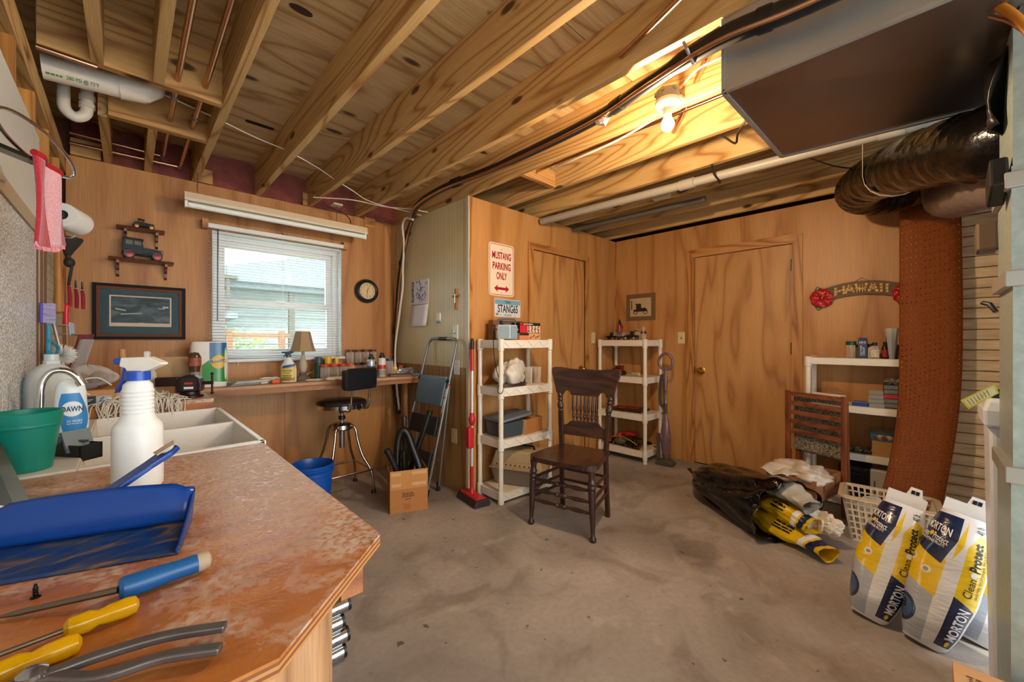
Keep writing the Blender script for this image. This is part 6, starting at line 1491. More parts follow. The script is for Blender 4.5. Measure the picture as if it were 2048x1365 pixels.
# carton of hoses
t = thing('hose_carton', 'open cardboard carton with printed warning text under the stepladder', 'carton', (1.322, 2.597, 0), math.radians(-22.4))
W_, D_, H_ = .262, .245, .285
crd2 = mat('carton_brown', '#a8703c', .8, var=.12, scale=40); crd3 = mat('carton_inner', '#8a5c32', .85)
for a, b in (((0, 0, 0), (W_, .005, H_)), ((0, D_ - .005, 0), (W_, D_, H_)), ((0, .005, 0), (.005, D_ - .005, H_)), ((W_ - .005, .005, 0), (W_, D_ - .005, H_))): MB().box(a, b).build('side', crd2, t)
MB().box((.005, .005, 0), (W_ - .005, D_ - .005, .005)).build('base', crd3, t)
MB().box((.0, -.0015, .165), (W_, .0, H_ + .012)).build('overlap_flap', mat('carton_light', '#b88248', .8, var=.1), t)
for x0, x1, z in ((.01, .075, .262), (.15, .25, .262), (.01, .075, .185), (.15, .25, .185)): MB().box((x0, -.0022, z), (x1, -.0014, z + .022)).build('tape', mat('packing_tape', '#c79e6e', .25), t)
MB().box((.095, -.0012, .02), (.14, -.0002, .062)).build('tape', mat('packing_tape_brown', '#9c6228', .35), t)
cin = mat('carton_ink', '#3a2816', .7)
scribble(cin, t, .085, .036, 3, o=(.080, -.0008, .105), seed=4)
scribble(cin, t, .04, .010, 1, o=(.102, -.0008, .088), seed=5, words=2)
hz = mat('hose_black', '#131313', .35)
def hose(label, pts, r, rib=True, m=hz, cat='hose', name='vacuum_hose'):
    P = smoothpath(pts, 14); t = thing(name, label, cat)
    MB().tube(P, [r * (1 + (.09 if rib and i % 2 else 0)) for i in range(len(P))], 14).build('tube', m, t, smooth=True if not rib else 2)
    MB().tube([P[0], P[0] + (P[0] - P[1]).normalized() * .02], r * 1.15, 14).build('cuff', m, t, smooth=True); settle(t)
def lc(x, y, z):
    a = math.radians(-22.4); return Vector((1.322 + x * math.cos(a) - y * math.sin(a), 2.597 + x * math.sin(a) + y * math.cos(a), z))
hose('corrugated black hose arching out of the carton', [lc(.075, .12, .03), lc(.06, .13, .25), lc(.065, .14, .45), lc(.09, .14, .545), lc(.13, .13, .53), lc(.17, .10, .42), lc(.215, .06, .27), lc(.22, .05, .10)], .026)
hose('short ribbed black hose end leaning out of the carton corner', [lc(-.012, .035, .43), lc(.02, .04, .36), lc(.055, .045, .26), lc(.08, .05, .06)], .021)
hose('smooth black wand leaning right out of the carton', [lc(.30, .16, .66), lc(.25, .165, .50), lc(.18, .18, .30), lc(.12, .19, .04)], .021, False, name='vacuum_wand', cat='wand')
hose('dark brown tube standing upright in the carton', [lc(.12, .22, .62), lc(.125, .215, .40), lc(.13, .21, .05)], .020, False, mat('tube_brown', '#2e221a', .3), 'wand', 'vacuum_wand')
hose('thin black wand standing between the hoses', [lc(.10, .07, .40), lc(.105, .075, .25), lc(.11, .08, .03)], .015, False, name='vacuum_wand', cat='wand')

# stepladder folded against the tan wall
t = thing('step_ladder', 'folded grey metal stepladder with ribbed black steps against the wall', 'stepladder')
BL, BR, TL, TR = Vector((1.615, 3.08, 0)), Vector((1.655, 2.665, 0)), Vector((1.880, 3.005, 1.16)), Vector((1.880, 2.59, 1.16))
lm = mat('ladder_grey', '#7c7f80', .35, .7)
up_ = (TL - BL).normalized(); acr = (TR - TL).normalized(); lnm = acr.cross(up_).normalized()
if lnm.x > 0: lnm = -lnm
topc = [TL + up_ * 0] + [TL + acr * .06 * (1 - math.cos(a)) + up_ * .075 * math.sin(a) for a in [k * PI / 10 for k in range(1, 6)]]
topr = [TR - acr * .06 * (1 - math.cos(a)) + up_ * .075 * math.sin(a) for a in [k * PI / 10 for k in range(5, 0, -1)]] + [TR]
MB().tube([BL] + topc + topr + [BR], .0115, 12).build('front_frame', lm, t, smooth=True)
MB().tube([TL + acr * .15 + up_ * .075, TR - acr * .15 + up_ * .075], .0145, 12).build('grip', rubber, t, smooth=True)
RB1, RB2 = Vector((1.80, 3.13, 0)), Vector((1.815, 2.74, 0))
for p, q in ((RB1, TL - up_ * .30 - lnm * .02), (RB2, TR - up_ * .30 - lnm * .02)):
    MB().tube([p, q], .010, 10).build('rear_leg', lm, t, smooth=True)
MB().tube([RB1 + ZZ * .25, RB2 + ZZ * .25], .008, 10).build('rear_brace', lm, t, smooth=True)
for p, d in ((BL, up_), (BR, up_), (RB1, ZZ), (RB2, ZZ)): MB().tube([p + ZZ * .001, p + d * .07], [.017, .0145], 12).build('rubber_foot', rubber, t, smooth=True)
stp = mat('step_blue_grey', '#57707c', .4); stb = mat('step_black', '#1c2226', .45)
def step(f0, f1, m, inset, nm, tri=True):
    a0 = BL + (TL - BL) * f0; b0 = BR + (TR - BR) * f0; a1 = BL + (TL - BL) * f1; b1 = BR + (TR - BR) * f1
    f = lambda u, v, o: (a0 + (b0 - a0) * u) * (1 - v) + (a1 + (b1 - a1) * u) * v + lnm * o
    b = MB(); q = [f(inset, 0, .0), f(1 - inset, 0, .0), f(1 - inset, 1, .0), f(inset, 1, 0)]
    b.add([p + lnm * .022 for p in q] + [p - lnm * .004 for p in q], [(0, 1, 2, 3), (7, 6, 5, 4), (0, 4, 5, 1), (1, 5, 6, 2), (2, 6, 7, 3), (3, 7, 4, 0)])
    o = b.build(nm, m, t, bevel=.006)
    r = MB(); k = 13
    for i in range(k):
        v0 = .06 + .80 * i / (k - 1)
        for s in (0, 1):
            u0, u1 = (inset + .03, .5) if s == 0 else (1 - inset - .03, .5)
            r.bar(f(u0, min(.95, v0 + .07), .0235), f(u1, max(.04, v0 - .05), .0235), .0035, .003, lnm)
    r.build('tread_ribs', m, o)
    return o
step(.60, .80, stp, .05, 'step'); step(.40, .525, stb, .06, 'step'); step(.17, .29, stb, .06, 'step')
MB().bar(BR + (TR - BR) * .56 - acr * .0 + lnm * .013, BR + (TR - BR) * .72 + lnm * .013, .018, .0012, lnm).build('warning_label', mat('label_white_red', '#cfc8c0', .5, var=.5, scale=60), t)
MB().lathe([(.010, 0), (.010, .004)], 12, BR + (TR - BR) * .66 + lnm * .0135, lnm).build('warning_dot', mat('warn_red', '#c0392b', .5), t)
for q in (TR - up_ * .27, TL - up_ * .27): MB().lathe([(.016, 0), (.016, .012), (.008, .018)], 12, q, lnm).build('hinge_knob', rubber, t, smooth=True)
MB().lathe([(.008, 0), (.008, .012)], 10, TR - up_ * .30 + acr * .01, acr).build('release_button', mat('warn_red'), t)
settle(t)

# floor sweeper
t = thing('floor_sweeper', 'red cordless floor sweeper standing beside the white shelf', 'sweeper', (1.885, 2.375, 0), math.radians(-8))
red = mat('sweeper_red', '#b8222c', .3); dk = mat('sweeper_dark', '#2f2624', .5); pole = mat('pole_grey', '#c6ccd2', .3, .3)
MB().prism([(-.068, 0), (.068, 0), (.068, .022), (.050, .048), (-.050, .048), (-.068, .022)], (0, -.14, .004), XX, ZZ, (0, .28, 0)).build('bumper', dk, t, bevel=.006)
MB().prism([(-.048, .044), (.048, .044), (.040, .056), (-.040, .056)], (0, -.12, .004), XX, ZZ, (0, .24, 0)).build('cover', red, t, bevel=.004)
hp0 = Vector((-.0, .02, .055)); hp1 = Vector((.02, .05, 1.22)); dv = (hp1 - hp0).normalized(); at_ = lambda z: hp0 + dv * ((z - hp0.z) / dv.z)
MB().tube([hp0, at_(.10)], [.022, .013], 12).build('swivel', red, t, smooth=True)
MB().tube([at_(.10), at_(.26)], .0125, 12).build('lower_pole', red, t, smooth=True)
MB().tube([at_(.26), at_(1.0)], .011, 12).build('pole', pole, t, smooth=True)
MB().cbox(at_(.475) + Vector((-.014, .012, 0)), (.05, .06, .16)).build('battery_housing', red, t, bevel=.012)
MB().lathe([(.012, -.05), (.020, -.03), (.026, 0), (.020, .03), (.012, .05)], 14, at_(.615), dv).build('joint', red, t, smooth=True)
MB().tube([at_(.985), at_(1.15)], .0145, 12).build('handle_sleeve', red, t, smooth=True)
MB().tube([at_(1.15), at_(1.20), at_(1.235)], [.016, .017, .010], 12).build('grip', rubber, t, smooth=True)

# ================================================================== white plastic shelves
wsh = mat('shelf_white', '#dcd6c8', .45)
def shelf_unit(label, loc, rotz, W, D, levels, lip=.062, pattern='zig', post=.021, top_open=True):
    t = thing('plastic_shelf', label, 'shelf', loc, rotz)
    for i, z in enumerate(levels):
        sh_ = MB().box((.012, .012, z - .010), (W - .012, D - .012, z)).build('shelf_board', wsh, t)
        rim_ = MB()
        for a, b in (((0, 0, z - lip), (W, .012, z)), ((0, D - .012, z - lip), (W, D, z)), ((0, .012, z - lip), (.012, D - .012, z)), ((W - .012, .012, z - lip), (W, D - .012, z))): rim_.box(a, b)
        rim_.build('rim', wsh, sh_, bevel=.002, seg=1)
        pt = MB()
        if pattern == 'zig':
            n = 4; w = (W - .05) / n
            for k in range(n):
                x0 = .025 + k * w
                pt.bar((x0, -.001, z - .008), (x0 + w / 2, -.001, z - lip + .010), .006, .007, YY); pt.bar((x0 + w / 2, -.001, z - lip + .010), (x0 + w, -.001, z - .008), .006, .007, YY)
            pt.box((.02, -.003, z - .006), (W - .02, 0, z)); pt.box((.02, -.003, z - lip), (W - .02, 0, z - lip + .006))
        else:
            for k in range(12): pt.box((.03 + k * (W - .06) / 12, -.0015, z - lip + .004), (.03 + (k + .5) * (W - .06) / 12, 0, z - .004))
            for k in range(5): pt.box((-.0015, .05 + k * (D - .09) / 5, z - lip + .006), (0, .05 + (k + .35) * (D - .09) / 5, z - .006)); pt.box((W, .05 + k * (D - .09) / 5, z - lip + .006), (W + .0015, .05 + (k + .35) * (D - .09) / 5, z - .006))
        o_ = pt.build('rim_moulding', wsh, sh_); o_['kind'] = 'stuff'
    lv = [0.0] + levels
    for (x, y) in ((.012, .012), (W - .012, .012), (W - .012, D - .012), (.012, D - .012)):
        prof = [(post, 0)]
        for z in levels: prof += [(post * .86, max(.004, z - lip - .022)), (post * 1.12, z - lip - .016), (post * 1.12, z + .006), (post * .86, z + .008)]
        prof = [q for i, q in enumerate(prof) if i == 0 or q[1] > prof[i - 1][1] + 1e-4]
        MB().lathe(prof, 16, (x, y, 0)).build('post', wsh, t, smooth=True)
    return t
S1 = (1.985, 2.175, 0.0); A1_ = math.radians(-3); W1, D1 = .545, .285; LV = [.085, .475, .862, 1.222]
shelf_unit('white plastic shelf unit with zigzag rims beside the floor sweeper', S1, A1_, W1, D1, LV)
def s1(x, y, z):
    return Vector((S1[0] + x * math.cos(A1_) - y * math.sin(A1_), S1[1] + x * math.sin(A1_) + y * math.cos(A1_), z))
# radio
t = thing('radio', 'small grey portable radio with a carry handle on the shelf top', 'radio', tuple(s1(.045, .09, LV[3])), math.radians(-22))
gm = mat('radio_silver', '#aab4b8', .35, .3); gb = mat('radio_blue_grey', '#6d8794', .45)
MB().box((0, 0, .006), (.165, .06, .118)).build('case', gm, t, bevel=.010)
MB().prism(rrect(.088, .092, .012), (.052, -.001, .062), XX, ZZ, (0, -.003, 0)).build('speaker_grille', mat('radio_grille', '#7d939c', .6, var=.3, scale=400), t)
MB().prism(rrect(.050, .092, .006), (.130, -.001, .062), XX, ZZ, (0, -.002, 0)).build('dial_panel', gb, t)
for k in range(4): MB().box((.112, -.0036, .03 + k * .018), (.148, -.003, .031 + k * .018)).build('dial_line', wh, t)
MB().lathe([(.014, 0), (.014, .012)], 14, (.165, .03, .08), (1, 0, 0)).build('tuning_knob', steel, t, smooth=True)
MB().tube(smoothpath([(.012, .03, .10), (.012, .03, .150), (.03, .03, .162), (.135, .03, .162), (.155, .03, .150), (.155, .03, .10)]), .007, 8).build('carry_handle', mat('radio_dark', '#4c5a62', .4), t, smooth=True)
pipe('power_cable', 'black power cord looping down from the radio', smoothpath([s1(.05, .11, 1.30), s1(.012, .09, 1.315), s1(-.022, .06, 1.27), s1(-.028, .05, 1.15), s1(-.022, .04, 1.05), s1(-.006, .02, .95), s1(.02, -.005, .885), s1(.0, -.012, .83), s1(-.03, -.005, .84), s1(-.02, .0, .88), s1(.03, .04, .875), s1(.10, .08, .868)]), .0032, rubber, 'cable', 6)
# model kit boxes
def kit(name, label, x, y, z, w, d, h, rot, fc, cat='box', topc=None):
    t = thing(name, label, cat, tuple(s1(x, y, z)), math.radians(rot) + A1_)
    MB().box((0, 0, 0), (w, d, h)).build('carton', fc, t, bevel=.001, seg=1); return t
kb = mat('kit_black', '#1c1c20', .4, var=.5, scale=25); kt = mat('kit_tan', '#c29a68', .5)
t = kit('model_kit_box', 'model kit box with a red panel, front of the shelf top', .235, .055, LV[3], .245, .10, .055, 2, kt)
prn = lambda nm, m, x0, x1, z0, z1, y=0.0: MB().box((x0, y - .0009, z0), (x1, y, z1)).build(nm, m, t)
prn('printed_panel', mat('kit_orange', '#c87a4c', .5), .0, .105, .002, .036); prn('printed_band', kb, .0, .105, .037, .054)
for k in range(6): MB().cbox((.125 + k * .02, -.001, .018 + (k % 3) * .008), (.014, .0012, .010), (0, k * .7, 0)).build('printed_car', (kb, mat('kit_red', '#c02a34', .4))[k % 2], t)
t = kit('model_kit_box', 'model kit box with car pictures stacked on the front one', .245, .06, LV[3] + .055, .24, .095, .085, 3, kb)
prn('printed_panel', mat('kit_red'), .0, .085, .006, .066); prn('printed_panel', mat('kit_cream', '#cdb896', .5), .086, .238, .004, .060)
prn('badge', mat('kit_red'), .0, .028, .062, .083)
scribble(mat('kit_cream'), t, .115, .018, 1, o=(.035, -.001, .064), seed=9, words=3)
for k in range(12): MB().cbox((.100 + (k % 4) * .038, -.0014, .016 + (k // 4) * .017), (.024, .001, .009), (0, k * .5, 0)).build('printed_car', (kb, mat('kit_red'), mat('kit_blue', '#4a5c84', .4))[k % 3], t)
t = kit('model_kit_box', 'dark model kit box standing behind the radio', .150, .165, LV[3], .22, .07, .155, 0, mat('kit_photo', '#4c4a48', .4, var=.8, scale=18))
prn('printed_sky', mat('kit_sky', '#7d8c96', .4, var=.4, scale=12), .02, .20, .07, .13)
t = kit('model_kit_box', 'brown model kit box beside the radio handle', .085, .200, LV[3], .10, .06, .160, 0, mat('kit_brown', '#7a5638', .5, var=.5, scale=22))
# bag, belt, tumblers
def bagshape(name, label, c, r, m, seed, cat='bag', amp=.22, n=(44, 26), part='film'):
    random.seed(seed); ph = [random.uniform(0, 6.28) for _ in range(12)]
    def f(u, v):
        a = 2 * PI * u; e = PI * v; d = Vector((math.cos(a) * math.sin(e), math.sin(a) * math.sin(e), -math.cos(e)))
        k = 1 + amp * (.6 * math.sin(3 * d.x + ph[0] + 2 * math.sin(3 * d.y + ph[1])) + .45 * abs(math.sin(5 * d.y + ph[2] + 3 * d.z)) + .35 * abs(math.sin(7 * d.x + 4 * d.z + ph[3])) + .22 * abs(math.sin(13 * d.y - 9 * d.x + ph[4])) - .4)
        p = Vector((d.x * r[0], d.y * r[1], d.z * r[2])) * k
        return Vector(c) + Vector((p.x, p.y, max(p.z, -r[2] * .92)))
    t = thing(name, label, cat); MB().grid(f, *n).build(part, m, t, smooth=2); return t
wb = mat('white_bag', '#d6cfc2', .4, trans=.15, sss=.2)
t = bagshape('plastic_bag', 'crumpled white plastic bag on the second tier', s1(.20, .13, .862 + .096), (.13, .10, .10), wb, 21, amp=.32, n=(64, 40))
MB().tube(smoothpath([s1(.07, .10, .90), s1(.04, .06, .89), s1(.05, .05, .95), s1(.10, .08, .98)]), .008, 6).build('bag_handle', wb, t, smooth=True); settle(t)
t = thing('leather_belt', 'brown leather belt with a black buckle in front of the bag', 'belt')
MB().sweep(smoothpath([s1(.045, .05, .875), s1(.10, .032, .875), s1(.18, .028, .875), s1(.26, .038, .875), s1(.29, .06, .875), s1(.25, .09, .88)]), .022, .022).build('strap', mat('leather_brown', '#3c1f18', .4), t, bevel=.003)
MB().cbox(s1(.275, .04, .877), (.028, .012, .022), (0, 0, .4)).build('buckle', black_metal, t, bevel=.002); settle(t)
gl = glassy('tumbler_glass', '#f6f2ea', .03, .86)
for k, (x, y, lab) in enumerate(((.345, .20, 'clear ribbed glass tumbler next to the white bag'), (.395, .12, 'clear glass tumbler at the front of the group'), (.435, .20, 'clear glass tumbler at the back of the group'), (.475, .10, 'clear glass tumbler by the shelf post, front'), (.500, .18, 'clear glass tumbler by the shelf post, back'))):
    t = thing('glass_tumbler', lab, 'glass', tuple(s1(x, y, .862)), 0, 'clear tumblers on the second tier')
    MB().lathe([(.022, 0), (.028, .002), (.033, .135), (.0312, .135), (.026, .010), (.001, .008)], 20, cap=False).build('wall', gl, t, smooth=True)
    for j in range(8): a = j * PI / 4; MB().tube([(.0285 * math.cos(a), .0285 * math.sin(a), .012), (.0325 * math.cos(a), .0325 * math.sin(a), .115)], .0016, 4).build('flute', gl, t)
# third tier: bin with lid, carton
t = thing('storage_bin', 'dark translucent bin with a tilted grey lid on the third tier', 'bin', tuple(s1(.04, .035, .475)), A1_)
MB().prism([(0, 0), (.20, 0), (.215, .115), (-.012, .115)], (.01, 0, 0), XX, ZZ, (0, .20, 0)).build('tub', mat('bin_smoke', '#3d454c', .3), t, bevel=.008)
MB().prism(rrect(.33, .235, .03), (.155, .105, .135), Vector((1, 0, .10)).normalized(), YY, (0, 0, .022)).build('lid', mat('lid_grey', '#66707a', .45), t, bevel=.006)
MB().prism(rrect(.20, .05, .02), (.17, .105, .158), Vector((1, 0, .10)).normalized(), YY, (0, 0, .006)).build('lid_ridge', mat('lid_grey_dark', '#4c555e', .45), t, bevel=.002)
t = thing('cardboard_box', 'plain cardboard box beside the dark bin on the third tier', 'box', tuple(s1(.268, .02, .475)), A1_ + math.radians(8))
MB().box((.0, 0, 0), (.22, .17, .118)).build('carton', crd2, t, bevel=.001, seg=1)
MB().box((-.002, -.001, .0), (.0, .171, .116)).build('end_panel', mat('carton_pale', '#bfa070', .8, var=.2), t)
MB().box((.0, .0, .118), (.08, .17, .1195)).build('flap', mat('carton_flap', '#7a4a24', .8), t)
# pet carrier on the bottom tier
t = thing('pet_carrier', 'beige plastic pet carrier with round vent holes on the bottom tier', 'pet carrier', tuple(s1(.065, .215, .086)), A1_ + math.radians(-63))
be = mat('carrier_beige', '#b09d7c', .5); gy = mat('carrier_grey', '#7c7466', .5)
def frus(z0, z1, a, b, nm, m):
    (x0, y0, x1, y1), (X0, Y0, X1, Y1) = a, b; q = MB()
    q.add([(x0, y0, z0), (x1, y0, z0), (x1, y1, z0), (x0, y1, z0), (X0, Y0, z1), (X1, Y0, z1), (X1, Y1, z1), (X0, Y1, z1)], [(0, 3, 2, 1), (4, 5, 6, 7), (0, 1, 5, 4), (1, 2, 6, 5), (2, 3, 7, 6), (3, 0, 4, 7)]); return q.build(nm, m, t, bevel=.014)
frus(0, .135, (.03, .03, .40, .22), (.0, .0, .43, .25), 'lower_shell', gy)
MB().box((-.006, -.006, .130), (.436, .256, .146)).build('flange', be, t, bevel=.004)
tp = frus(.142, .270, (.0, .0, .43, .25), (.035, .035, .395, .215), 'upper_shell', be)
hl = MB()
for i in range(9):
    for j in (0, 4): hl.lathe([(.006, 0), (.006, .002)], 10, (.06 + i * .038, .0005 + .0055 + j * .0075, .165 + j * .021), (0, -1, .27))
for i in range(12):
    for j in (1, 2, 3): hl.lathe([(.0028, 0), (.0028, .002)], 8, (.075 + i * .026 + .006 * j, .0005 + .0055 + j * .0075, .165 + j * .021), (0, -1, .27))
o = hl.build('vent_holes', dark_gap, t); o['kind'] = 'stuff'
MB().tube(smoothpath([(.14, .125, .268), (.15, .125, .292), (.20, .125, .298), (.27, .125, .298), (.32, .125, .292), (.33, .125, .268)]), .008, 8).build('carry_handle', black_metal, t, smooth=True)

# second shelf in the corner
S2 = (3.655, 2.445, 0.0); A2_ = math.radians(-90); W2, D2 = .545, .345
LV2 = [.118, .480, .850, 1.222]
shelf_unit('cream plastic shelf unit with ribbed rims in the far corner', S2, A2_, W2, D2, LV2, pattern='rib')
def s2(x, y, z): return Vector((S2[0] + y, S2[1] - x, z))
t = thing('desk_flag', 'small american flag on a stick behind the photo card', 'flag', tuple(s2(.075, .26, LV2[3])))
MB().tube([(0, 0, 0), (.0, -.02, .24)], .0022, 6).build('stick', mat('flag_stick', '#2a2018', .5), t)
MB().grid(lambda u, v: Vector((.004 * math.sin(6 * u), -.018 - .055 * u * (1 - v) - .01 * u, .235 - .15 * v - .06 * u * (1 - v) - .03 * u)), 10, 10, uv=True).build('cloth', mat('flag_red', '#a8242c', .8), t, smooth=2, solid=.001)
for k in range(4): MB().grid(lambda u, v, k=k: Vector((-.002 + .004 * math.sin(6 * (.2 * k + .12 * u)), -.018 - .055 * (.2 * k + .14 + .09 * u) * (1 - (.35 + .6 * v)) - .01 * (.2 * k + .14), .235 - .15 * (.35 + .6 * v) - .06 * (.2 * k + .14 + .09 * u) * (1 - (.35 + .6 * v)) - .03 * (.2 * k + .14 + .09 * u))), 2, 4).build('stripe', mat('flag_white', '#d8cfc4', .8), t)
MB().grid(lambda u, v: Vector((-.002 + .004 * math.sin(3 * u), -.018 - .03 * u * (1 - .3 * v), .236 - .06 * v - .035 * u)), 4, 4).build('canton', mat('flag_navy', '#1e2440', .8), t)
t = thing('photo_card', 'landscape photo card leaning behind the model vehicles', 'photo', tuple(s2(.065, .20, LV2[3])), A2_)
MB().box((0, 0, 0), (.19, .004, .085), rot=(-.2, 0, 0)).build('card', picture_mat('pale_photo', [(.35, '#6d6a66'), (.5, '#a49a8c'), (.7, '#b8ab96')], 14), t)
model_car('model_truck', 'black model truck on the corner shelf, nearest the corner', tuple(s2(.10, .09, LV2[3])), A2_ + PI, .12, '#1c1a18', 'truck')
model_car('model_car', 'dark grey model car between two model trucks', tuple(s2(.215, .09, LV2[3])), A2_, .11, '#4a4844', 'roadster')
model_car('model_truck', 'black model truck in front of the beer stein', tuple(s2(.335, .10, LV2[3])), A2_ + PI, .14, '#22201c', 'truck', wheel='#c0b090')
t = thing('beer_stein', 'cream pottery stein with a dark band on the corner shelf', 'stein', tuple(s2(.325, .24, LV2[3])))
MB().lathe([(.036, 0), (.040, .006), (.040, .03), (.034, .06), (.030, .075), (.030, .11), (.033, .115), (.030, .116), (.027, .11), (.027, .02), (.001, .015)], 22, cap=False).build('body', mat('stein_cream', '#b39a72', .45, var=.2), t, smooth=True)
MB().lathe([(.0306, .092), (.0306, .102)], 22, cap=False).build('band', mat('stein_band', '#242438', .4), t)
MB().tube(smoothpath([(.0, -.028, .10), (.0, -.062, .10), (.0, -.068, .06), (.0, -.038, .02)]), .006, 8).build('handle', mat('stein_cream'), t, smooth=True)
t = thing('small_bottle', 'small clear bottle with a dark bow on the corner shelf', 'bottle', tuple(s2(.440, .16, LV2[3])))
MB().lathe([(.022, 0), (.024, .004), (.022, .05), (.010, .075), (.009, .10), (.014, .115), (.010, .135), (.002, .14)], 16).build('glass', clr, t, smooth=True)
for s in (-1, 1): MB().ball((0, s * .016, .078), (.008, .016, .012), 8, 6).build('bow', mat('bow_navy', '#1c2238', .6), t, smooth=True)
model_car('model_coach', 'red toy stagecoach on the second tier of the corner shelf', tuple(s2(.19, .10, LV2[2])), A2_ + PI, .145, '#7a2420', 'coach', wheel='#4a4438')
model_car('model_car', 'tiny tan toy car beside the stagecoach', tuple(s2(.105, .05, LV2[2])), A2_, .06, '#a08048', 'roadster')
for k, x in enumerate((.35, .40)):
    t = thing('glass_votive', ('small clear glass cup beside the stagecoach', 'small clear glass cup by the shelf post')[k], 'glass', tuple(s2(x, .12, LV2[2])))
    MB().lathe([(.018, 0), (.020, .003), (.021, .035), (.0195, .035), (.018, .006), (.001, .005)], 16, cap=False).build('wall', gl, t, smooth=True)
    MB().lathe([(.017, .0055), (.017, .018)], 14).build('wax', mat('wax', '#c8b890', .5, sss=.2), t)
t = thing('carved_plaque', 'dark wooden plaque with a carved relief on the third tier', 'plaque', tuple(s2(.10, .03, LV2[1])), A2_ + math.radians(6))
MB().box((0, 0, 0), (.36, .25, .022)).build('board', mat('plaque_brown', '#2e1c14', .35), t, bevel=.004)
MB().box((.02, .02, .022), (.34, .23, .026)).build('inset', mat('plaque_inset', '#4a2a1a', .4), t)
for k, (x, y, rx_, ry_) in enumerate(((.10, .12, .05, .05), (.17, .13, .07, .045), (.24, .11, .05, .04), (.19, .17, .06, .03), (.13, .07, .04, .03))): MB().ball((x, y, .027), (rx_, ry_, .014), 14, 8).build('relief', mat('plaque_red', '#7a3018', .3), t, smooth=True)
t = thing('duffel_bag', 'black and yellow printed bag with red ribbon on the bottom tier', 'bag')
bagp = picture_mat('bag_print', [(.38, '#0e0d0c'), (.52, '#16130e'), (.56, '#8a6a1c'), (.62, '#12100e')], 26)
c = s2(.25, .17, LV2[0])
MB().grid(lambda u, v: c + Vector((.13 * (2 * v - 1) * (1 - .1 * math.sin(5 * u)), -.21 * (2 * u - 1), .002 + .10 * math.sin(PI * v) ** .5 * (.45 + .55 * u) * (1 + .08 * math.sin(9 * u + 3 * v)) * math.sin(PI * (.06 + .88 * u)) ** .3)), 28, 16).build('body', bagp, t, smooth=2)
MB().ball(c + Vector((-.09, .03, .045)), (.05, .07, .035), 14, 8).build('side_pouch', mat('bag_grey', '#4a5048', .6), t, smooth=True)
MB().sweep([c + Vector((-.12, .20 - .38 * k / 8, .04 + .06 * math.sin(PI * k / 8))) for k in range(9)], .008, .004).build('yellow_piping', mat('bag_yellow', '#c8981c', .5), t)
for k, (dx, dy, dz) in enumerate(((-.12, .16, .07), (-.125, .15, .045), (-.10, .04, .105), (-.11, .02, .085), (-.05, -.02, .115))):
    MB().grid(lambda u, v, dx=dx, dy=dy, dz=dz, k=k: c + Vector((dx + .012 * math.sin(4 * u + k), dy + .045 * (u - .5) * (1 + .3 * v), dz + .03 * (v - .5) + .012 * math.sin(7 * u + 3 * k))), 6, 4).build('ribbon_loop', mat('ribbon_red', '#c01c28', .5), t, smooth=2, solid=.002)
MB().grid(lambda u, v: c + Vector((-.02 + .11 * v, .10 - .18 * u, .100 + .02 * math.sin(3 * u))), 6, 4).build('red_panel', mat('ribbon_red'), t, smooth=2, solid=.004)
settle(t)
# steam mop
t = thing('steam_mop', 'mauve upright steam mop with a round loop handle beside the door', 'steam mop', (3.80, 1.765, 0), math.radians(-82))
mv = mat('mauve_plastic', '#7a6068', .25, .3, coat=.3); gr_ = mat('mop_grey', '#4c463e', .5)
MB().prism([(-.085, 0), (.085, 0), (.085, .022), (.03, .055), (-.03, .055), (-.085, .022)], (0, -.06, .002), XX, ZZ, (0, .12, 0)).build('mop_head', gr_, t, bevel=.008)
MB().lathe([(.018, .05), (.026, .08), (.040, .15), (.050, .24), (.046, .32), (.036, .39), (.022, .46), (.017, .50)], 20, sx=1, sy=.8).build('tank', mv, t, smooth=True)
for s in (-1, 1): MB().ball((.034 * s, -.022, .27), (.012, .014, .036), 10, 8).build('side_inlay', mat('inlay_taupe', '#6e6258', .3), t, smooth=True)
MB().lathe([(.014, .49), (.015, .56), (.011, .57), (.010, .72), (.013, .73), (.013, .80)], 14).build('pole', steel, t, smooth=True)
MB().lathe([(.015, .50), (.017, .52), (.015, .60)], 14).build('pole_sleeve', gr_, t, smooth=True)
MB().lathe([(.014, .73), (.0155, .80), (.016, .84), (.013, .90), (.014, .94)], 14).build('neck', mv, t, smooth=True)
MB().tube([Vector((.066 * math.cos(a) * (1 - .12 * math.sin(a)), 0, 1.012 + .078 * math.sin(a))) for a in [k * PI / 16 for k in range(32)]], .0135, 12, closed=True).build('loop_handle', mv, t, smooth=True)
cb = MB()
for k in range(5): cb.tube(smoothpath([(-.03 - .006 * k, .012, .88), (-.045 - .007 * k, .016 + .003 * k, .76), (-.045 - .007 * k, .016, .62), (-.03 - .005 * k, .012, .54 + .006 * k), (-.022, .012, .62), (-.022 - .002 * k, .012, .80), (-.028 - .005 * k, .012, .88)], 5), .0034, 6)
cb.build('wound_cord', gr_, t, smooth=True)
for z in (.88, .50): MB().cbox((-.022, .0, z), (.035, .012, .014)).build('cord_hook', gr_, t)
MB().box((-.085, -.015, .05), (-.055, .015, .30)).build('rear_frame', gr_, t, bevel=.004)
MB().tube([(-.06, 0, .155), (-.115, 0, .16)], .010, 10).build('clip_peg', gr_, t, smooth=True)
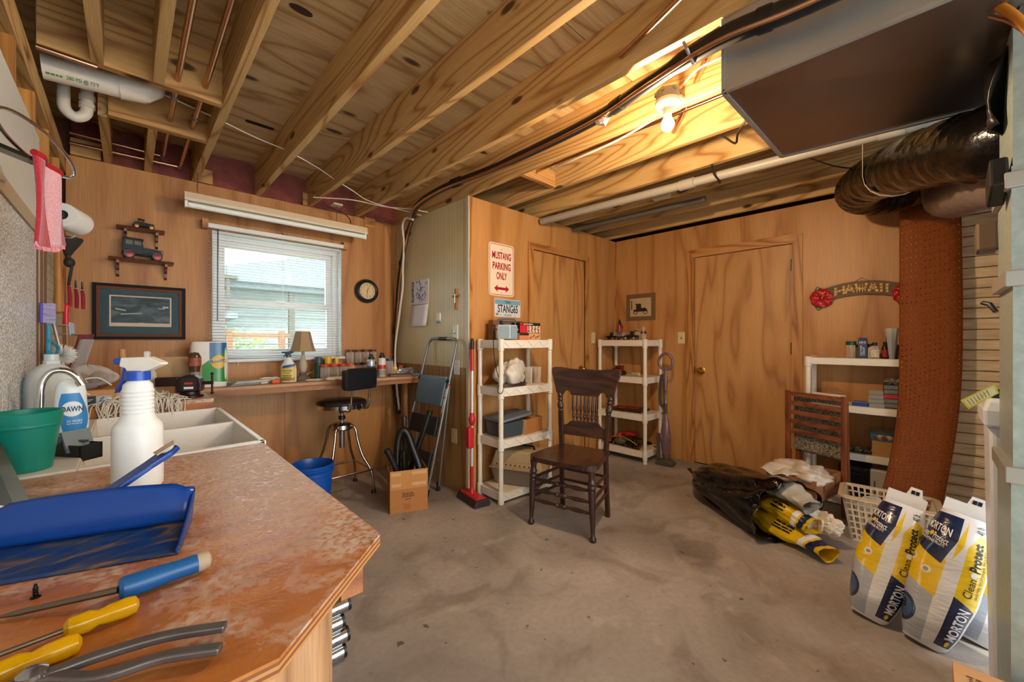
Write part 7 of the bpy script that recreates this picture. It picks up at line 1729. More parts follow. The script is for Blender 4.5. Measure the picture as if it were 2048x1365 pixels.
# ---- wall signs and pictures
t = thing('parking_sign', 'white and red metal parking sign on the plywood', 'sign')
sx0_, sx1_, sz0_, sz1_ = 2.128, 2.418, 1.592, 2.033
cxs, czs = (sx0_ + sx1_) / 2, (sz0_ + sz1_) / 2
MB().prism(rrect(sx1_ - sx0_, sz1_ - sz0_, .030), (cxs, YM - .004, czs), XX, ZZ, (0, .002, 0)).build('plate', mat('sign_white', '#e2d3b8', .3), t)
rs = mat('sign_red', '#a8182c', .35)
bo = [(a, b) for a, b in rrect(sx1_ - sx0_ - .022, sz1_ - sz0_ - .022, .024)]
MB().tube([(cxs + a, YM - .0042, czs + b) for a, b in bo], .0024, 6, closed=True).build('border', rs, t)
for s_, z, w in (('MUSTANG', 1.900, .215), ('PARKING', 1.812, .205), ('ONLY', 1.730, .120)):
    lettering(s_, rs, t, (cxs - w / 2, YM - .0045, z), XX, ZZ, w, .062, 'lettering', bold=.028)
MB().prism([(-.085, 0), (-.045, .030), (-.050, .011), (.050, .011), (.045, .030), (.085, 0), (.045, -.030), (.050, -.011), (-.050, -.011), (-.045, -.030)], (cxs, YM - .0052, 1.655), XX, ZZ, (0, .001, 0)).build('arrow', rs, t)
for z in (1.985, 1.622): MB().lathe([(.004, 0), (.004, .002)], 8, (cxs, YM - .004, z), (0, -1, 0)).build('mount_screw', steel, t)
settle(t)
t = thing('license_plate', 'blue and white license plate below the parking sign', 'license plate')
lx0, lx1, lz0, lz1 = 2.192, 2.497, 1.417, 1.569; cxl, czl = (lx0 + lx1) / 2, (lz0 + lz1) / 2
MB().prism(rrect(lx1 - lx0, lz1 - lz0, .012), (cxl, YM - .004, czl), XX, ZZ, (0, .002, 0)).build('plate', mat('plate_white', '#cfd2cf', .35), t)
MB().prism(rrect(lx1 - lx0 - .008, .040, .008), (cxl, YM - .0046, lz1 - .025), XX, ZZ, (0, .001, 0)).build('blue_sky_band', mat('plate_blue', '#6f9fb8', .35), t)
nv = mat('plate_navy', '#1c2c44', .4)
lettering('STANG65', nv, t, (cxl - .118, YM - .0048, czl - .040), XX, ZZ, .236, .070, bold=.02)
lettering('Iowa', nv, t, (cxl - .030, YM - .0056, lz1 - .034), XX, ZZ, .060, .026)
lettering('WOODBURY', nv, t, (cxl - .045, YM - .0048, lz0 + .010), XX, ZZ, .09, .014)
MB().box((lx0 + .012, YM - .0046, lz0 + .012), (lx0 + .045, YM - .004, lz0 + .032)).build('sticker', mat('plate_sticker', '#7d8c84', .5), t)
for x in (cxl - .085, cxl + .085):
    MB().lathe([(.004, 0), (.004, .002)], 8, (x, YM - .004, lz0 + .018), (0, -1, 0)).build('bolt', steel, t)
settle(t)
t = thing('mounted_photo', 'sepia photograph of an old car in a brown mount on the end wall', 'picture')
MB().prism([(1.997, 1.437), (2.341, 1.437), (2.341, 1.731), (1.997, 1.731)], (XF - .004, 0, 0), YY, ZZ, (.004, 0, 0)).build('mount_board', mat('mount_brown', '#6d5236', .7), t)
MB().box((XF - .0055, 2.045, 1.483), (XF - .004, 2.293, 1.683)).build('photo', mat('sepia_paper', '#b8a07a', .5, var=.1, scale=14), t)
sp_ = mat('sepia_dark', '#2a2218', .5)
def pb_(y0, y1, z0, z1): MB().box((XF - .0062, y0, z0), (XF - .0055, y1, z1)).build('printed_car', sp_, t)
pb_(2.09, 2.25, 1.535, 1.560); pb_(2.16, 2.22, 1.56, 1.62); pb_(2.17, 2.235, 1.613, 1.622); pb_(2.105, 2.16, 1.555, 1.575); pb_(2.268, 2.28, 1.56, 1.66)
for y in (2.11, 2.225): MB().tube([(XF - .006, y + .022 * math.cos(a), 1.53 + .022 * math.sin(a)) for a in [k * PI / 8 for k in range(16)]], .004, 5, closed=True).build('printed_wheel', sp_, t)
settle(t)
# ================================================================== the old dining chair
t = thing('dining_chair', 'dark carved oak dining chair with spindle back in the middle', 'chair', (2.167, 1.648, 0), math.radians(-77.3))
oak = wood('dark_oak', '#3a2218', '#22120c', '#482c1e', axis='X', scale=2.6, bands=9, stretch=8, rough=.35, bump=.1, coat=.25)
oakv = wood('dark_oak_turned', '#352018', '#20110c', '#40281c', axis='Z', scale=2.6, bands=8, stretch=8, rough=.38, bump=.1, coat=.2)
seatw = wood('dark_oak_seat', '#3a2018', '#22110b', '#482a1e', axis='Y', scale=2.2, bands=8, stretch=7, rough=.32, bump=.1, coat=.3)
# saddled seat
def seat_pt(u, v, z):
    w = .235 - .050 * v; x = (2 * u - 1) * w
    yf = -.225 + .018 * (2 * u - 1) ** 2 + .035 * max(0, abs(2 * u - 1) - .82) / .18
    y = yf + (.195 - yf) * v
    return Vector((x, y, z))
b = MB(); nu, nv = 24, 18
dip = lambda u, v: -.012 * math.sin(PI * u) ** .8 * math.sin(PI * min(1, .15 + .85 * v))
b.grid(lambda u, v: seat_pt(u, v, .458 + dip(u, v)), nu, nv); b.grid(lambda u, v: seat_pt(u, v, .424), nu, nv, True)
edge = [(i / nu, 0) for i in range(nu)] + [(1, j / nv) for j in range(nv)] + [(1 - i / nu, 1) for i in range(nu)] + [(0, 1 - j / nv) for j in range(nv)]
ev = [seat_pt(u, v, .458 + dip(u, v)) for u, v in edge] + [seat_pt(u, v, .424) for u, v in edge]; k = len(edge)
b.add(ev, [(i, i + k, (i + 1) % k + k, (i + 1) % k) for i in range(k)])
b.build('seat', seatw, t, smooth=True)
FL_, FR_, BL_, BR_ = Vector((-.2177, -.193, 0)), Vector((.219, -.196, 0)), Vector((-.176, .200, 0)), Vector((.174, .188, 0))
turn = [(.017, 0), (.021, .006), (.021, .022), (.013, .034), (.0135, .06), (.019, .16), (.022, .25), (.023, .300), (.018, .306), (.025, .316), (.025, .330), (.019, .338), (.026, .350), (.021, .362), (.017, .380), (.022, .405), (.024, .425)]
for p in (FL_, FR_):
    q = Vector((p.x * .93, p.y + .012, .425)); MB().lathe([(r, h * (q - p).length / .425) for r, h in turn], 18, p, (q - p)).build('front_leg', oakv, t, smooth=True)
posts = []
for p, s in ((BL_, -1), (BR_, 1)):
    a = Vector((s * .166, .165, .43)); c = Vector((s * .182, .176, .705)); e = Vector((s * .192, .188, .835))
    MB().sweep(smoothpath([p, p.lerp(a, .5) + Vector((0, -.006, 0)), a]), .030, .030, Vector((0, 1, 0))).build('rear_leg', oakv, t, bevel=.005)
    pm = MB(); pm.sweep([a - (c - a) * .02, c], .034, .028, Vector((0, 1, 0))); pm.build('back_post', oakv, t, bevel=.005)
    L_ = (e - c).length
    MB().lathe([(.015, 0), (.018, .004), (.015, .010), (.020, .016), (.024, .035), (.021, .055), (.014, .066), (.020, .078), (.020, .088), (.015, .094), (.022, .106), (.020, .118), (.014, L_)], 16, c, (e - c)).build('turned_finial', oakv, t, smooth=True)
    posts.append((a, c, e))
back = lambda x, z: Vector((x, .188 + (z - .835) * .14 - .35 * (x * x) + .010, z))
# crest panel with its wavy top and scalloped foot
top = [(-.262, .985), (-.262, 1.012), (-.245, 1.020), (-.19, 1.021), (-.135, 1.013), (-.08, 1.009), (0, 1.013), (.08, 1.009), (.135, 1.013), (.19, 1.021), (.245, 1.020), (.262, 1.012), (.262, .985)]
bot = [(.212, .825), (.165, .822), (.155, .845), (.135, .856), (.115, .845), (.105, .826), (.095, .822), (.0, .822), (-.095, .822), (-.105, .826), (-.115, .845), (-.135, .856), (-.155, .845), (-.165, .822), (-.212, .825)]
# build as columns so the panel can curve
def ztop(x):
    P = top[1:-1]
    for (x0, z0), (x1, z1) in zip(P, P[1:]):
        if x0 <= x <= x1 and x1 > x0: return z0 + (z1 - z0) * (x - x0) / (x1 - x0)
    return 1.012
def zbot(x):
    P = bot[::-1]
    for (x0, z0), (x1, z1) in zip(P, P[1:]):
        if x0 <= x <= x1: return z0 + (z1 - z0) * (x - x0) / (x1 - x0)
    return .825 + (abs(x) - .212) * 3.2
b = MB(); N = 60; xs = [-.262 + .524 * i / N for i in range(N + 1)]
vs = []
for x in xs:
    z0, z1 = zbot(x), ztop(x)
    for z, o in ((z0, -.011), (z1, -.011), (z1, .011), (z0, .011)): vs.append(back(x, z) + Vector((0, o, 0)))
b.add(vs, [(4 * i + j, 4 * i + (j + 1) % 4, 4 * i + 4 + (j + 1) % 4, 4 * i + 4 + j)[::-1] for i in range(N) for j in range(4)] + [(0, 1, 2, 3), (4 * N + 3, 4 * N + 2, 4 * N + 1, 4 * N)])
b.build('crest_rail', oak, t, smooth=True, bevel=.004)
b = MB(); lo = [(-.172, .535), (-.172, .600), (-.150, .602), (-.125, .612), (-.108, .630), (-.095, .636), (.095, .636), (.108, .630), (.125, .612), (.150, .602), (.172, .600), (.172, .535)]
ys = lambda z: .165 + (z - .43) * .09
bb_ = MB(); bb_.add([Vector((x, ys(z) - .010 - .25 * x * x + .006, z)) for x, z in lo] + [Vector((x, ys(z) + .010 - .25 * x * x + .006, z)) for x, z in lo], [list(range(12)), list(range(12, 24))[::-1]] + [(i, i + 12, (i + 1) % 12 + 12, (i + 1) % 12) for i in range(12)])
bb_.build('lower_rail', oak, t)
spf = [(.006, 0), (.009, .010), (.006, .018), (.010, .03), (.012, .042), (.008, .05), (.011, .056), (.011, .062), (.007, .068), (.010, .08), (.011, .10), (.008, .14), (.0055, .20)]
for i in range(7):
    x = -.084 + .028 * i; p = Vector((x, ys(.634) + .006 - .25 * x * x, .634)); q = back(x * 1.08, .826)
    MB().lathe([(r, h * (q - p).length / .2) for r, h in spf], 10, p, (q - p)).build('spindle', oakv, t, smooth=True)
def rung(p, q, r=.010, fancy=False):
    l = (q - p).length
    pr = [(r * .7, 0), (r, l * .2), (r * 1.05, l * .5), (r, l * .8), (r * .7, l)]
    if fancy: pr = [(r * .6, 0), (r * .9, l * .10), (r * 1.35, l * .24), (r * .8, l * .38), (r * 1.1, l * .42), (r * 1.6, l * .44), (r * 1.1, l * .46), (r * 1.5, l * .50), (r * 1.1, l * .54), (r * 1.6, l * .56), (r * 1.1, l * .58), (r * .8, l * .62), (r * 1.35, l * .76), (r * .9, l * .90), (r * .6, l)]
    MB().lathe(pr, 12, p, (q - p)).build('stretcher', oakv, t, smooth=True)
lerpz = lambda p, s, z: Vector((p.x * (1 - .07 * z / .425), p.y + .012 * z / .425, z))
rear = lambda p, s, z: p.lerp(Vector((s * .166, .165, .43)), z / .43)
for z in (.165, .232, .300): rung(lerpz(FL_, -1, z), lerpz(FR_, 1, z), .0105, True)
for z in (.150, .212, .278, .340):
    if z < .33: rung(lerpz(FL_, -1, z + .03), rear(BL_, -1, z + .02)); rung(lerpz(FR_, 1, z + .03), rear(BR_, 1, z + .02))
for z in (.20, .28): rung(rear(BL_, -1, z), rear(BR_, 1, z))
# ================================================================== end wall, corner by the concrete wall
# ---- HAWAII plaque
t = thing('hawaii_plaque', 'carved wooden HAWAII plaque with red hibiscus ends', 'sign')
hy = lambda px, py: onX(px, py, XF)
ctr = Vector((XF, .335, 1.60))
def arcp(u, v):
    """u -1..1 along the bowed board (image left to right = +Y to -Y), v -1..1 across"""
    a = u * .36; R = .62; return Vector((XF - .001, ctr.y - R * math.sin(a) * 1.0, 1.545 + R * (math.cos(a) - 1) + .078 + v * .052))
wbd = wood('plaque_wood', '#5c3a1c', '#4a2e16', '#6c4824', axis='Y', scale=4, bands=8, stretch=8, rough=.5)
b = MB(); b.grid(lambda u, v: arcp(2 * u - 1, 2 * v - 1) + Vector((-.016, 0, 0)), 24, 4); o = b.build('board', wbd, t, solid=.016)
ltm = wood('letter_bamboo', '#e0b860', '#a87c34', '#ecca80', axis='Z', scale=6, bands=10, stretch=3)
word = 'HAWAII'; wd = [1, 1, 1.3, 1, .45, .45]; tot = sum(wd) + .18 * 5; x = -.70
strokes = {'H': [((0, 0), (0, 1)), ((1, 0), (1, 1)), ((0, .5), (1, .5))], 'A': [((0, 0), (.5, 1)), ((1, 0), (.5, 1)), ((.22, .38), (.78, .38))], 'W': [((0, 1), (.25, 0)), ((.25, 0), (.5, .8)), ((.5, .8), (.75, 0)), ((.75, 0), (1, 1))], 'I': [((.5, 0), (.5, 1))]}
for ch, w in zip(word, wd):
    ww = w * 1.40 / tot
    for (a, c), (a2, c2) in strokes[ch]:
        p = arcp(x + a * ww, -.66 + 1.32 * c) + Vector((-.026, 0, 0)); q = arcp(x + a2 * ww, -.66 + 1.32 * c2) + Vector((-.026, 0, 0))
        k = 3
        for i in range(k): MB().bar(p + (q - p) * (i / k + .02), p + (q - p) * ((i + 1) / k - .02), .017, .010, XX).build('bamboo_letter_piece', ltm, t, bevel=.002)
    x += ww + .18 * 1.40 / tot
hib = mat('hibiscus_red', '#b01c20', .3, coat=.4); hlf = mat('hibiscus_leaf', '#1f6a34', .35)
for s in (1, -1):
    c = arcp(-s * 1.12, -.25) + Vector((-.02, 0, 0))
    for k in range(5):
        a = k * 2 * PI / 5 + .4; d = Vector((0, math.cos(a), math.sin(a))); e = Vector((0, -math.sin(a), math.cos(a)))
        MB().grid(lambda u, v, d=d, e=e, c=c: c + d * (.008 + .068 * v) + e * (u - .5) * .090 * math.sin(PI * (.12 + .75 * v)) ** .7 + Vector((-.012 * math.sin(PI * v) + .006 * math.cos(9 * u), 0, 0)), 8, 6).build('petal', hib, t, smooth=2, solid=.004)
    MB().tube([c + Vector((-.012, 0, 0)), c + Vector((-.03, -.02, .02))], [.005, .003], 6).build('stamen', mat('stamen_yellow', '#d2a030', .5), t)
    for k, a in enumerate((1.25, 2.3, 5.0)):
        d = Vector((0, math.cos(a), math.sin(a))); e = Vector((0, -math.sin(a), math.cos(a)))
        MB().grid(lambda u, v, d=d, e=e, c=c: c + Vector((.008, 0, 0)) + d * (.04 + .062 * v) + e * (u - .5) * .05 * math.sin(PI * min(1, .1 + .9 * v)), 4, 5).build('leaf', hlf, t, smooth=2, solid=.003)
MB().tube([arcp(-.18, 1) + Vector((-.008, 0, 0)), (XF - .004, ctr.y + .0, 1.702), arcp(.18, 1) + Vector((-.008, 0, 0))], .0012, 5).build('hanging_wire', black_metal, t)
settle(t)
# ---- third shelf
S3 = (3.785, .640, 0.0); A3_ = math.radians(-90); W3, D3 = .56, .262; LV3 = [.06, .400, .742, 1.088]
shelf_unit('cream plastic shelf unit partly hidden behind the leaning pegboard', S3, A3_, W3, D3, LV3, lip=.050, pattern='none')
def s3(x, y, z): return Vector((S3[0] + y, S3[1] - x, z))
def ybx(px, X): return onX(px, 681, X).y
def s3p(px, dx, z): return Vector((S3[0] + dx, ybx(px, S3[0] + dx), z))
T3 = LV3[3]
t = thing('lidded_jar', 'clear jar with a dark green lid on the shelf top', 'jar', tuple(s3p(1702, .10, T3)))
MB().lathe([(.024, 0), (.026, .004), (.026, .090), (.022, .098)], 18).build('glass', clr, t, smooth=True)
MB().lathe([(.031, .096), (.031, .122), (.028, .125)], 20).build('lid', mat('lid_dark_green', '#124a38', .35), t, smooth=True)
MB().lathe([(.018, .006), (.020, .05), (.012, .075)], 12).build('contents', mat('amber_fill'), t, smooth=True)
t = thing('leather_cream_box', 'dark blue leather cream carton on the shelf top', 'box', tuple(s3p(1725, .08, T3)), A3_)
MB().box((-.026, 0, 0), (.026, .04, .135)).build('carton', mat('carton_navy', '#22406a', .4), t, bevel=.001, seg=1)
MB().box((-.023, .004, .135), (.023, .036, .150)).build('tuck_flap', mat('carton_navy_dark', '#182e4e', .4), t)
cwt = mat('carton_white_ink', '#d8dce2', .5)
lettering('SRS', cwt, t, (-.018, -.0005, .108), XX, ZZ, .036, .016)
lettering('LEATHER', cwt, t, (-.002, -.0005, .020), ZZ, -XX, .075, .011)
lettering('CREAM', cwt, t, (.014, -.0005, .020), ZZ, -XX, .060, .013)
MB().box((-.026, -.0006, .100), (.026, 0, .1015)).build('red_line', mat('kit_red'), t)
def vial(label, px, dx, r, h, m, capm, capr=.8, lab=None, name='small_bottle'):
    t = thing(name, label, 'bottle', tuple(s3p(px, dx, T3)))
    MB().lathe([(r * .95, 0), (r, .003), (r, h * .62), (r * .7, h * .76), (r * .5, h * .82)], 16).build('glass', m, t, smooth=True)
    MB().lathe([(r * capr, h * .80), (r * capr, h), (r * capr * .9, h * 1.01)], 14).build('cap', capm, t, smooth=True)
    if lab: MB().lathe([(r + .0006, h * .10), (r + .0006, h * .55)], 16, cap=False).build('label', lab, t, smooth=True)
lbp = mat('label_stripe', '#c8b89a', .5, var=.7, scale=90)
vial('yellow capped vial behind the green lidded jar', 1713, .16, .012, .10, ycap, grn2)
vial('black capped white bottle between the carton and the square bottle', 1742, .10, .020, .105, mat('bottle_white', '#cfc8b8', .4), blk, 1.0)
vial('squat clear bottle with a striped label', 1749, .06, .027, .115, clr, blk, .55, lbp)
vial('dark bottle with a red label on the shelf top', 1770, .09, .019, .12, mat('bottle_dark', '#1a1c20', .3), blk, .6, mat('label_crimson', '#8c2430', .5, var=.5, scale=60))
vial('slim black tube with a navy cap at the back', 1776, .17, .016, .16, mat('bottle_dark'), mat('lid_navy'), .8)
t = thing('brush_vase', 'flared clear tube holding dark brushes on the shelf top', 'vase', tuple(s3p(1784, .06, T3)))
MB().lathe([(.016, 0), (.018, .006), (.030, .10), (.046, .215), (.0445, .215), (.028, .10), (.015, .01), (.001, .008)], 8, sx=1, sy=.8, cap=False).build('wall', glassy('vase_clear', '#e8eef0', .05, .75), t)
random.seed(31)
for k in range(12): a = random.uniform(0, 6.28); MB().tube([(.006 * math.cos(a), .006 * math.sin(a), .012), (.024 * math.cos(a), .020 * math.sin(a), random.uniform(.13, .18))], .0028, 5).build('brush', mat('brush_dark', '#2c2a26', .5), t)
vial('tan box like bottle at the pegboard edge', 1797, .12, .020, .10, mat('bottle_tan', '#6e5236', .5), mat('bottle_tan'), 1.0)
t = thing('plastic_wrap', 'flat scrap of clear film on the shelf top', 'film'); p = s3p(1655, .10, T3)
MB().grid(lambda u, v: p + Vector((.09 * (v - .5), .16 * (.5 - u), .004 + .006 * abs(math.sin(5 * u + 3 * v)))), 14, 8).build('film', clearb, t, smooth=2); settle(t)
# second tier
T2 = LV3[2]
t = thing('black_tray', 'black lidded tray on a yellow folder on the second tier', 'tray', tuple(s3p(1640, .07, T2)), A3_ + .1)
MB().box((-.10, -.06, 0), (.09, .06, .012)).build('folder', mat('folder_yellow', '#8f9430', .5), t)
MB().box((-.11, -.07, .012), (.10, .07, .045), rot=(0, -.06, 0)).build('tray', bp_, t, bevel=.004)
t = thing('round_tin', 'shallow round wooden lid behind the black tray', 'lid', tuple(s3p(1668, .20, T2)))
MB().lathe([(.055, -.006), (.055, .006)], 22, (0, 0, .055), (-1, 0, .15)).build('disc', mat('tin_brown', '#8a5a2c', .5), t, smooth=True)
MB().box((-.012, -.03, 0), (.012, .03, .008)).build('stand', mat('tin_brown'), t)
t = thing('blue_case', 'flat blue plastic case on the second tier', 'case', tuple(s3p(1722, .05, T2)), A3_)
MB().box((-.048, -.02, 0), (.048, .06, .032)).build('case', mat('case_blue', '#2a4a90', .3), t, bevel=.003)
MB().box((-.049, -.021, .015), (.049, .061, .018)).build('seam', mat('case_blue_dark', '#1c3260', .3), t)
ptr = glassy('drawer_clear', '#c8cac4', .1, .6)
for k in range(4):
    t = thing('parts_case', ('lowest', 'second', 'third', 'topmost')[k] + ' clear case in the stack beside the drawer cabinet', 'case', tuple(s3p(1752 + 1.5 * k, .05 + .004 * k, T2 + k * .030)), A3_, 'stacked clear parts cases')
    MB().box((-.046, -.02, 0), (.046 - .006 * k, .06, .028)).build('box', ptr, t, bevel=.002, seg=1)
    b = MB(); random.seed(50 + k)
    for i in range(24): b.cbox((random.uniform(-.04, .035), random.uniform(-.015, .05), random.uniform(.006, .018)), (.010, .006, .006), (random.random() * 3, random.random() * 3, 0))
    o = b.build('contents', mat('parts_mix', '#7a3a30' if False else '#6a645c', .4, .5, var=.6, scale=60), t); o['kind'] = 'stuff'
t = thing('drawer_cabinet', 'dark parts cabinet of small clear drawers, one red', 'cabinet', tuple(s3p(1790, .045, T2)), A3_)
dkc = mat('cabinet_dark', '#34332e', .5)
MB().box((-.062, .002, 0), (.10, .12, .165)).build('body', dkc, t)
for c in range(2):
    for r in range(5):
        m = mat('drawer_red', '#b8202a', .3) if (c == 0 and r == 2) else mat('drawer_face', '#7d8280', .15, trans=.3, var=.4, scale=60)
        d = MB().box((-.056 + c * .078, -.004, .006 + r * .032), (.016 + c * .078, .004, .034 + r * .032)).build('drawer', m, t, bevel=.002, seg=1)
        MB().cbox((-.020 + c * .078, -.007, .016 + r * .032), (.018, .006, .006)).build('pull', m, d)
crumple('steel_wool', 'tangle of grey wire on top of the drawer cabinet', tuple(s3p(1790, .10, T2 + .186)), (.05, .05, .020), mat('wool', '#8d8a84', .5, .6, var=.5, scale=80), 15, 'wire')
# third tier
T1 = LV3[1]
t = thing('white_carton', 'flat white box on the third tier behind the folding chair', 'box', tuple(s3p(1637, .07, T1)), A3_)
MB().box((-.11, -.02, 0), (.10, .12, .050)).build('carton', mat('carton_offwhite', '#cfc8ba', .6), t, bevel=.002, seg=1); MB().box((-.11, -.0205, .034), (.10, -.02, .036)).build('lid_line', dkc, t)
t = thing('parts_tray', 'low tray of small dark parts on the third tier', 'tray', tuple(s3p(1720, .05, T1)), A3_)
MB().box((-.10, -.02, 0), (.07, .10, .008)).build('tray', dkc, t)
b = MB(); random.seed(77)
for i in range(40): b.cbox((random.uniform(-.095, .065), random.uniform(-.015, .09), .014 + random.random() * .012), (.022, .010, .010), (random.random(), random.random(), random.random() * 3))
o = b.build('parts', mat('parts_grey', '#7a7264', .5, .3, var=.6, scale=50), t); o['kind'] = 'stuff'
t = thing('small_carton', 'plain cardboard box on the third tier under the blue tin', 'box', tuple(s3p(1765, .03, T1)), A3_ + .05)
MB().box((-.055, 0, 0), (.16, .17, .105)).build('carton', mat('carton_tan', '#a97c48', .8, var=.1), t, bevel=.001, seg=1)
t = thing('blue_tin', 'oval blue picture tin on the small cardboard box', 'tin', tuple(s3p(1772, .10, T1 + .106)))
MB().lathe([(.070, 0), (.074, .004), (.074, .050), (.071, .052)], 26, sx=.9, sy=1.2).build('body', mat('tin_blue', '#2580a8', .25, var=.5, scale=24, coat=.4), t, smooth=True)
MB().lathe([(.0755, .048), (.0765, .060), (.073, .064), (.001, .066)], 26, sx=.9, sy=1.2, cap=False).build('lid', mat('tin_lid', '#3c4a48', .3), t, smooth=True)
for k in range(5):
    a = 2.6 + .25 * k; MB().ball((.0675 * math.cos(a), .089 * math.sin(a), .024 + .006 * (k % 2)), (.004, .018, .016), 8, 6).build('printed_patch', (mat('tin_red', '#7a2a24', .3), mat('tin_tan', '#b08a58', .3))[k % 2], t)
# below the shelf
t = thing('black_duffel', 'black bag with buckles standing on the bottom tier', 'bag', tuple(s3p(1712, .09, LV3[0])), A3_)
MB().box((-.10, -.06, 0), (.09, .12, .25)).build('body', mat('nylon_black', '#101214', .45), t, bevel=.03, seg=3)
MB().box((-.06, -.072, .03), (.05, -.05, .20)).build('front_pocket', mat('nylon_black'), t, bevel=.012)
for x in (-.045, .035): MB().box((x, -.076, .02), (x + .018, -.072, .24)).build('strap', mat('nylon_strap', '#1c2428', .35), t)
t = thing('grey_machine', 'pale grey plastic case on the bottom tier behind the pegboard', 'case', tuple(s3p(1757, .03, LV3[0])), A3_)
MB().box((-.045, 0, 0), (.055, .14, .24)).build('case', mat('case_pale', '#b4b0a4', .5), t, bevel=.010)
scribble(mat('ink_grey', '#4c4840', .6), t, .10, .016, 1, o=(-.012, -.0006, .06), ux=ZZ, uy=-XX, words=2)
# ---- leaning pegboard (bowed)
def peg_mat():
    m, nt, b = newmat('brown_pegboard')
    uv = ND(nt, 'ShaderNodeUVMap'); mp = ND(nt, 'ShaderNodeMapping'); mp.inputs['Scale'].default_value = (13, 80, 1)
    L(nt, uv.outputs['UV'], mp.inputs['Vector'])
    fr_ = ND(nt, 'ShaderNodeVectorMath', operation='FRACTION'); L(nt, mp.outputs['Vector'], fr_.inputs[0])
    sb = ND(nt, 'ShaderNodeVectorMath', operation='SUBTRACT'); sb.inputs[1].default_value = (.5, .5, 0); L(nt, fr_.outputs[0], sb.inputs[0])
    ln = ND(nt, 'ShaderNodeVectorMath', operation='LENGTH'); L(nt, sb.outputs[0], ln.inputs[0])
    gt = ND(nt, 'ShaderNodeMath', operation='GREATER_THAN'); gt.inputs[1].default_value = .135; L(nt, ln.outputs['Value'], gt.inputs[0])
    tc = ND(nt, 'ShaderNodeTexCoord'); nz = ND(nt, 'ShaderNodeTexNoise'); nz.inputs['Scale'].default_value = 160; L(nt, tc.outputs['Object'], nz.inputs['Vector'])
    L(nt, ramp(nt, nz.outputs['Fac'], [(.3, '#6a330e'), (.7, '#8e4c1c')]), b.inputs['Base Color']); b.inputs['Roughness'].default_value = .65; b.inputs['Specular IOR Level'].default_value = .2
    L(nt, gt.outputs[0], b.inputs['Alpha'])
    return m
pL = smoothpath([(3.50, .217, .002), (3.58, .193, .218), (3.66, .153, .48), (3.725, .122, .82), (3.742, .116, 1.40), (3.745, .115, 2.09)], 4)
pR = smoothpath([(3.60, -.043, .002), (3.66, -.075, .177), (3.74, -.131, .588), (3.79, -.160, .95), (3.80, -.166, 1.45), (3.81, -.158, 2.167)], 4)
def pegs(u, v):
    k = v * 20; i = min(19, int(k)); f_ = k - i
    a = pL[i].lerp(pL[i + 1], f_); c = pR[i].lerp(pR[i + 1], f_); return a.lerp(c, u)
t = thing('pegboard_sheet', 'tall brown pegboard sheet bowed against the concrete wall', 'pegboard')
MB().grid(pegs, 4, 40, uv=True).build('board', peg_mat(), t, smooth=2, solid=.006)
edg = mat('peg_edge', '#5a2c14', .6)
for u in (0, 1): MB().tube([pegs(u, k / 40) for k in range(41)], .003, 4).build('edge', edg, t)
for v in (0, 1): MB().tube([pegs(k / 4, v) for k in range(5)], .003, 4).build('edge', edg, t)
settle(t)
# ---- slatted folding chair with a patterned cushion
t = thing('folding_chair', 'wooden slat back folding chair with a patterned cushion', 'folding chair')
cl0 = Vector((3.69, .735, 0)); cr0 = Vector((3.53, .380, 0)); ch = .835; lean = Vector((-.02, .0, 0))
wdm = wood('cherry_wood', '#7d4526', '#5c2e16', '#8c5230', axis='Z', scale=3, bands=7, stretch=10, rough=.4)
wdh = wood('cherry_wood_flat', '#7d4526', '#5c2e16', '#8c5230', axis='Y', scale=3, bands=7, stretch=10, rough=.4)
wv = (cr0 - cl0); wn = Vector((wv.y, -wv.x, 0)).normalized()
if wn.x > 0: wn = -wn
for p in (cl0, cr0): MB().bar(p, p + lean + ZZ * ch, .034, .022, wn).build('post', wdm, t, bevel=.003)
for k, z in enumerate((.812, .742, .672, .602, .532)): MB().bar(cl0 + lean * z / ch + ZZ * z, cr0 + lean * z / ch + ZZ * z, .020, .034).build('slat', wdh, t, bevel=.003)
MB().bar(cl0 + ZZ * .26, cr0 + ZZ * .26, .020, .034).build('lower_rail', wdh, t, bevel=.003)
for p, q in ((cl0 - wn * .02 + wv * .08, .0), (cr0 - wn * .03 - wv * .08, 0)): MB().bar(p - wn * .06, p - wn * .03 + ZZ * .75, .030, .020, wn).build('rear_leg', wdm, t, bevel=.003)
def fabric():
    m, nt, b = newmat('patterned_fabric')
    tc = ND(nt, 'ShaderNodeTexCoord'); nz = ND(nt, 'ShaderNodeTexNoise'); nz.inputs['Scale'].default_value = 40; nz.inputs['Detail'].default_value = 2; nz.inputs['Distortion'].default_value = 3.5; L(nt, tc.outputs['Object'], nz.inputs['Vector'])
    L(nt, ramp(nt, nz.outputs['Fac'], [(.47, '#2e2c28'), (.50, '#a89a80'), (.56, '#b8aa90'), (.6, '#3a3833')]), b.inputs['Base Color']); b.inputs['Roughness'].default_value = .9
    return m
MB().grid(lambda u, v: cl0 + wv * (.05 + .90 * u) - wn * (.030 + .030 * math.sin(PI * v) * (1 if v > .05 else .5)) + ZZ * (.40 + .40 * v), 12, 10).build('cushion_face', fabric(), t, smooth=2)
cu = MB(); cu.prism([(.385, -.028), (.80, -.024), (.815, -.05), (.80, -.085), (.40, -.095), (.37, -.06)], cl0 + wv * .05, ZZ, wn, wv * .90); cu.build('cushion', fabric(), t, bevel=.012)
settle(t)
# papers on top of the chair's cushion
t = thing('paper_sheaf', 'sheaf of white papers tucked behind the chair slats', 'papers')
MB().prism([(.735, -.022), (.835, -.030), (.838, -.042), (.735, -.024)], cl0 + wv * .40, ZZ, wn, wv * .56).build('sheets', mat('paper_white', '#cfcabd', .7), t); settle(t)
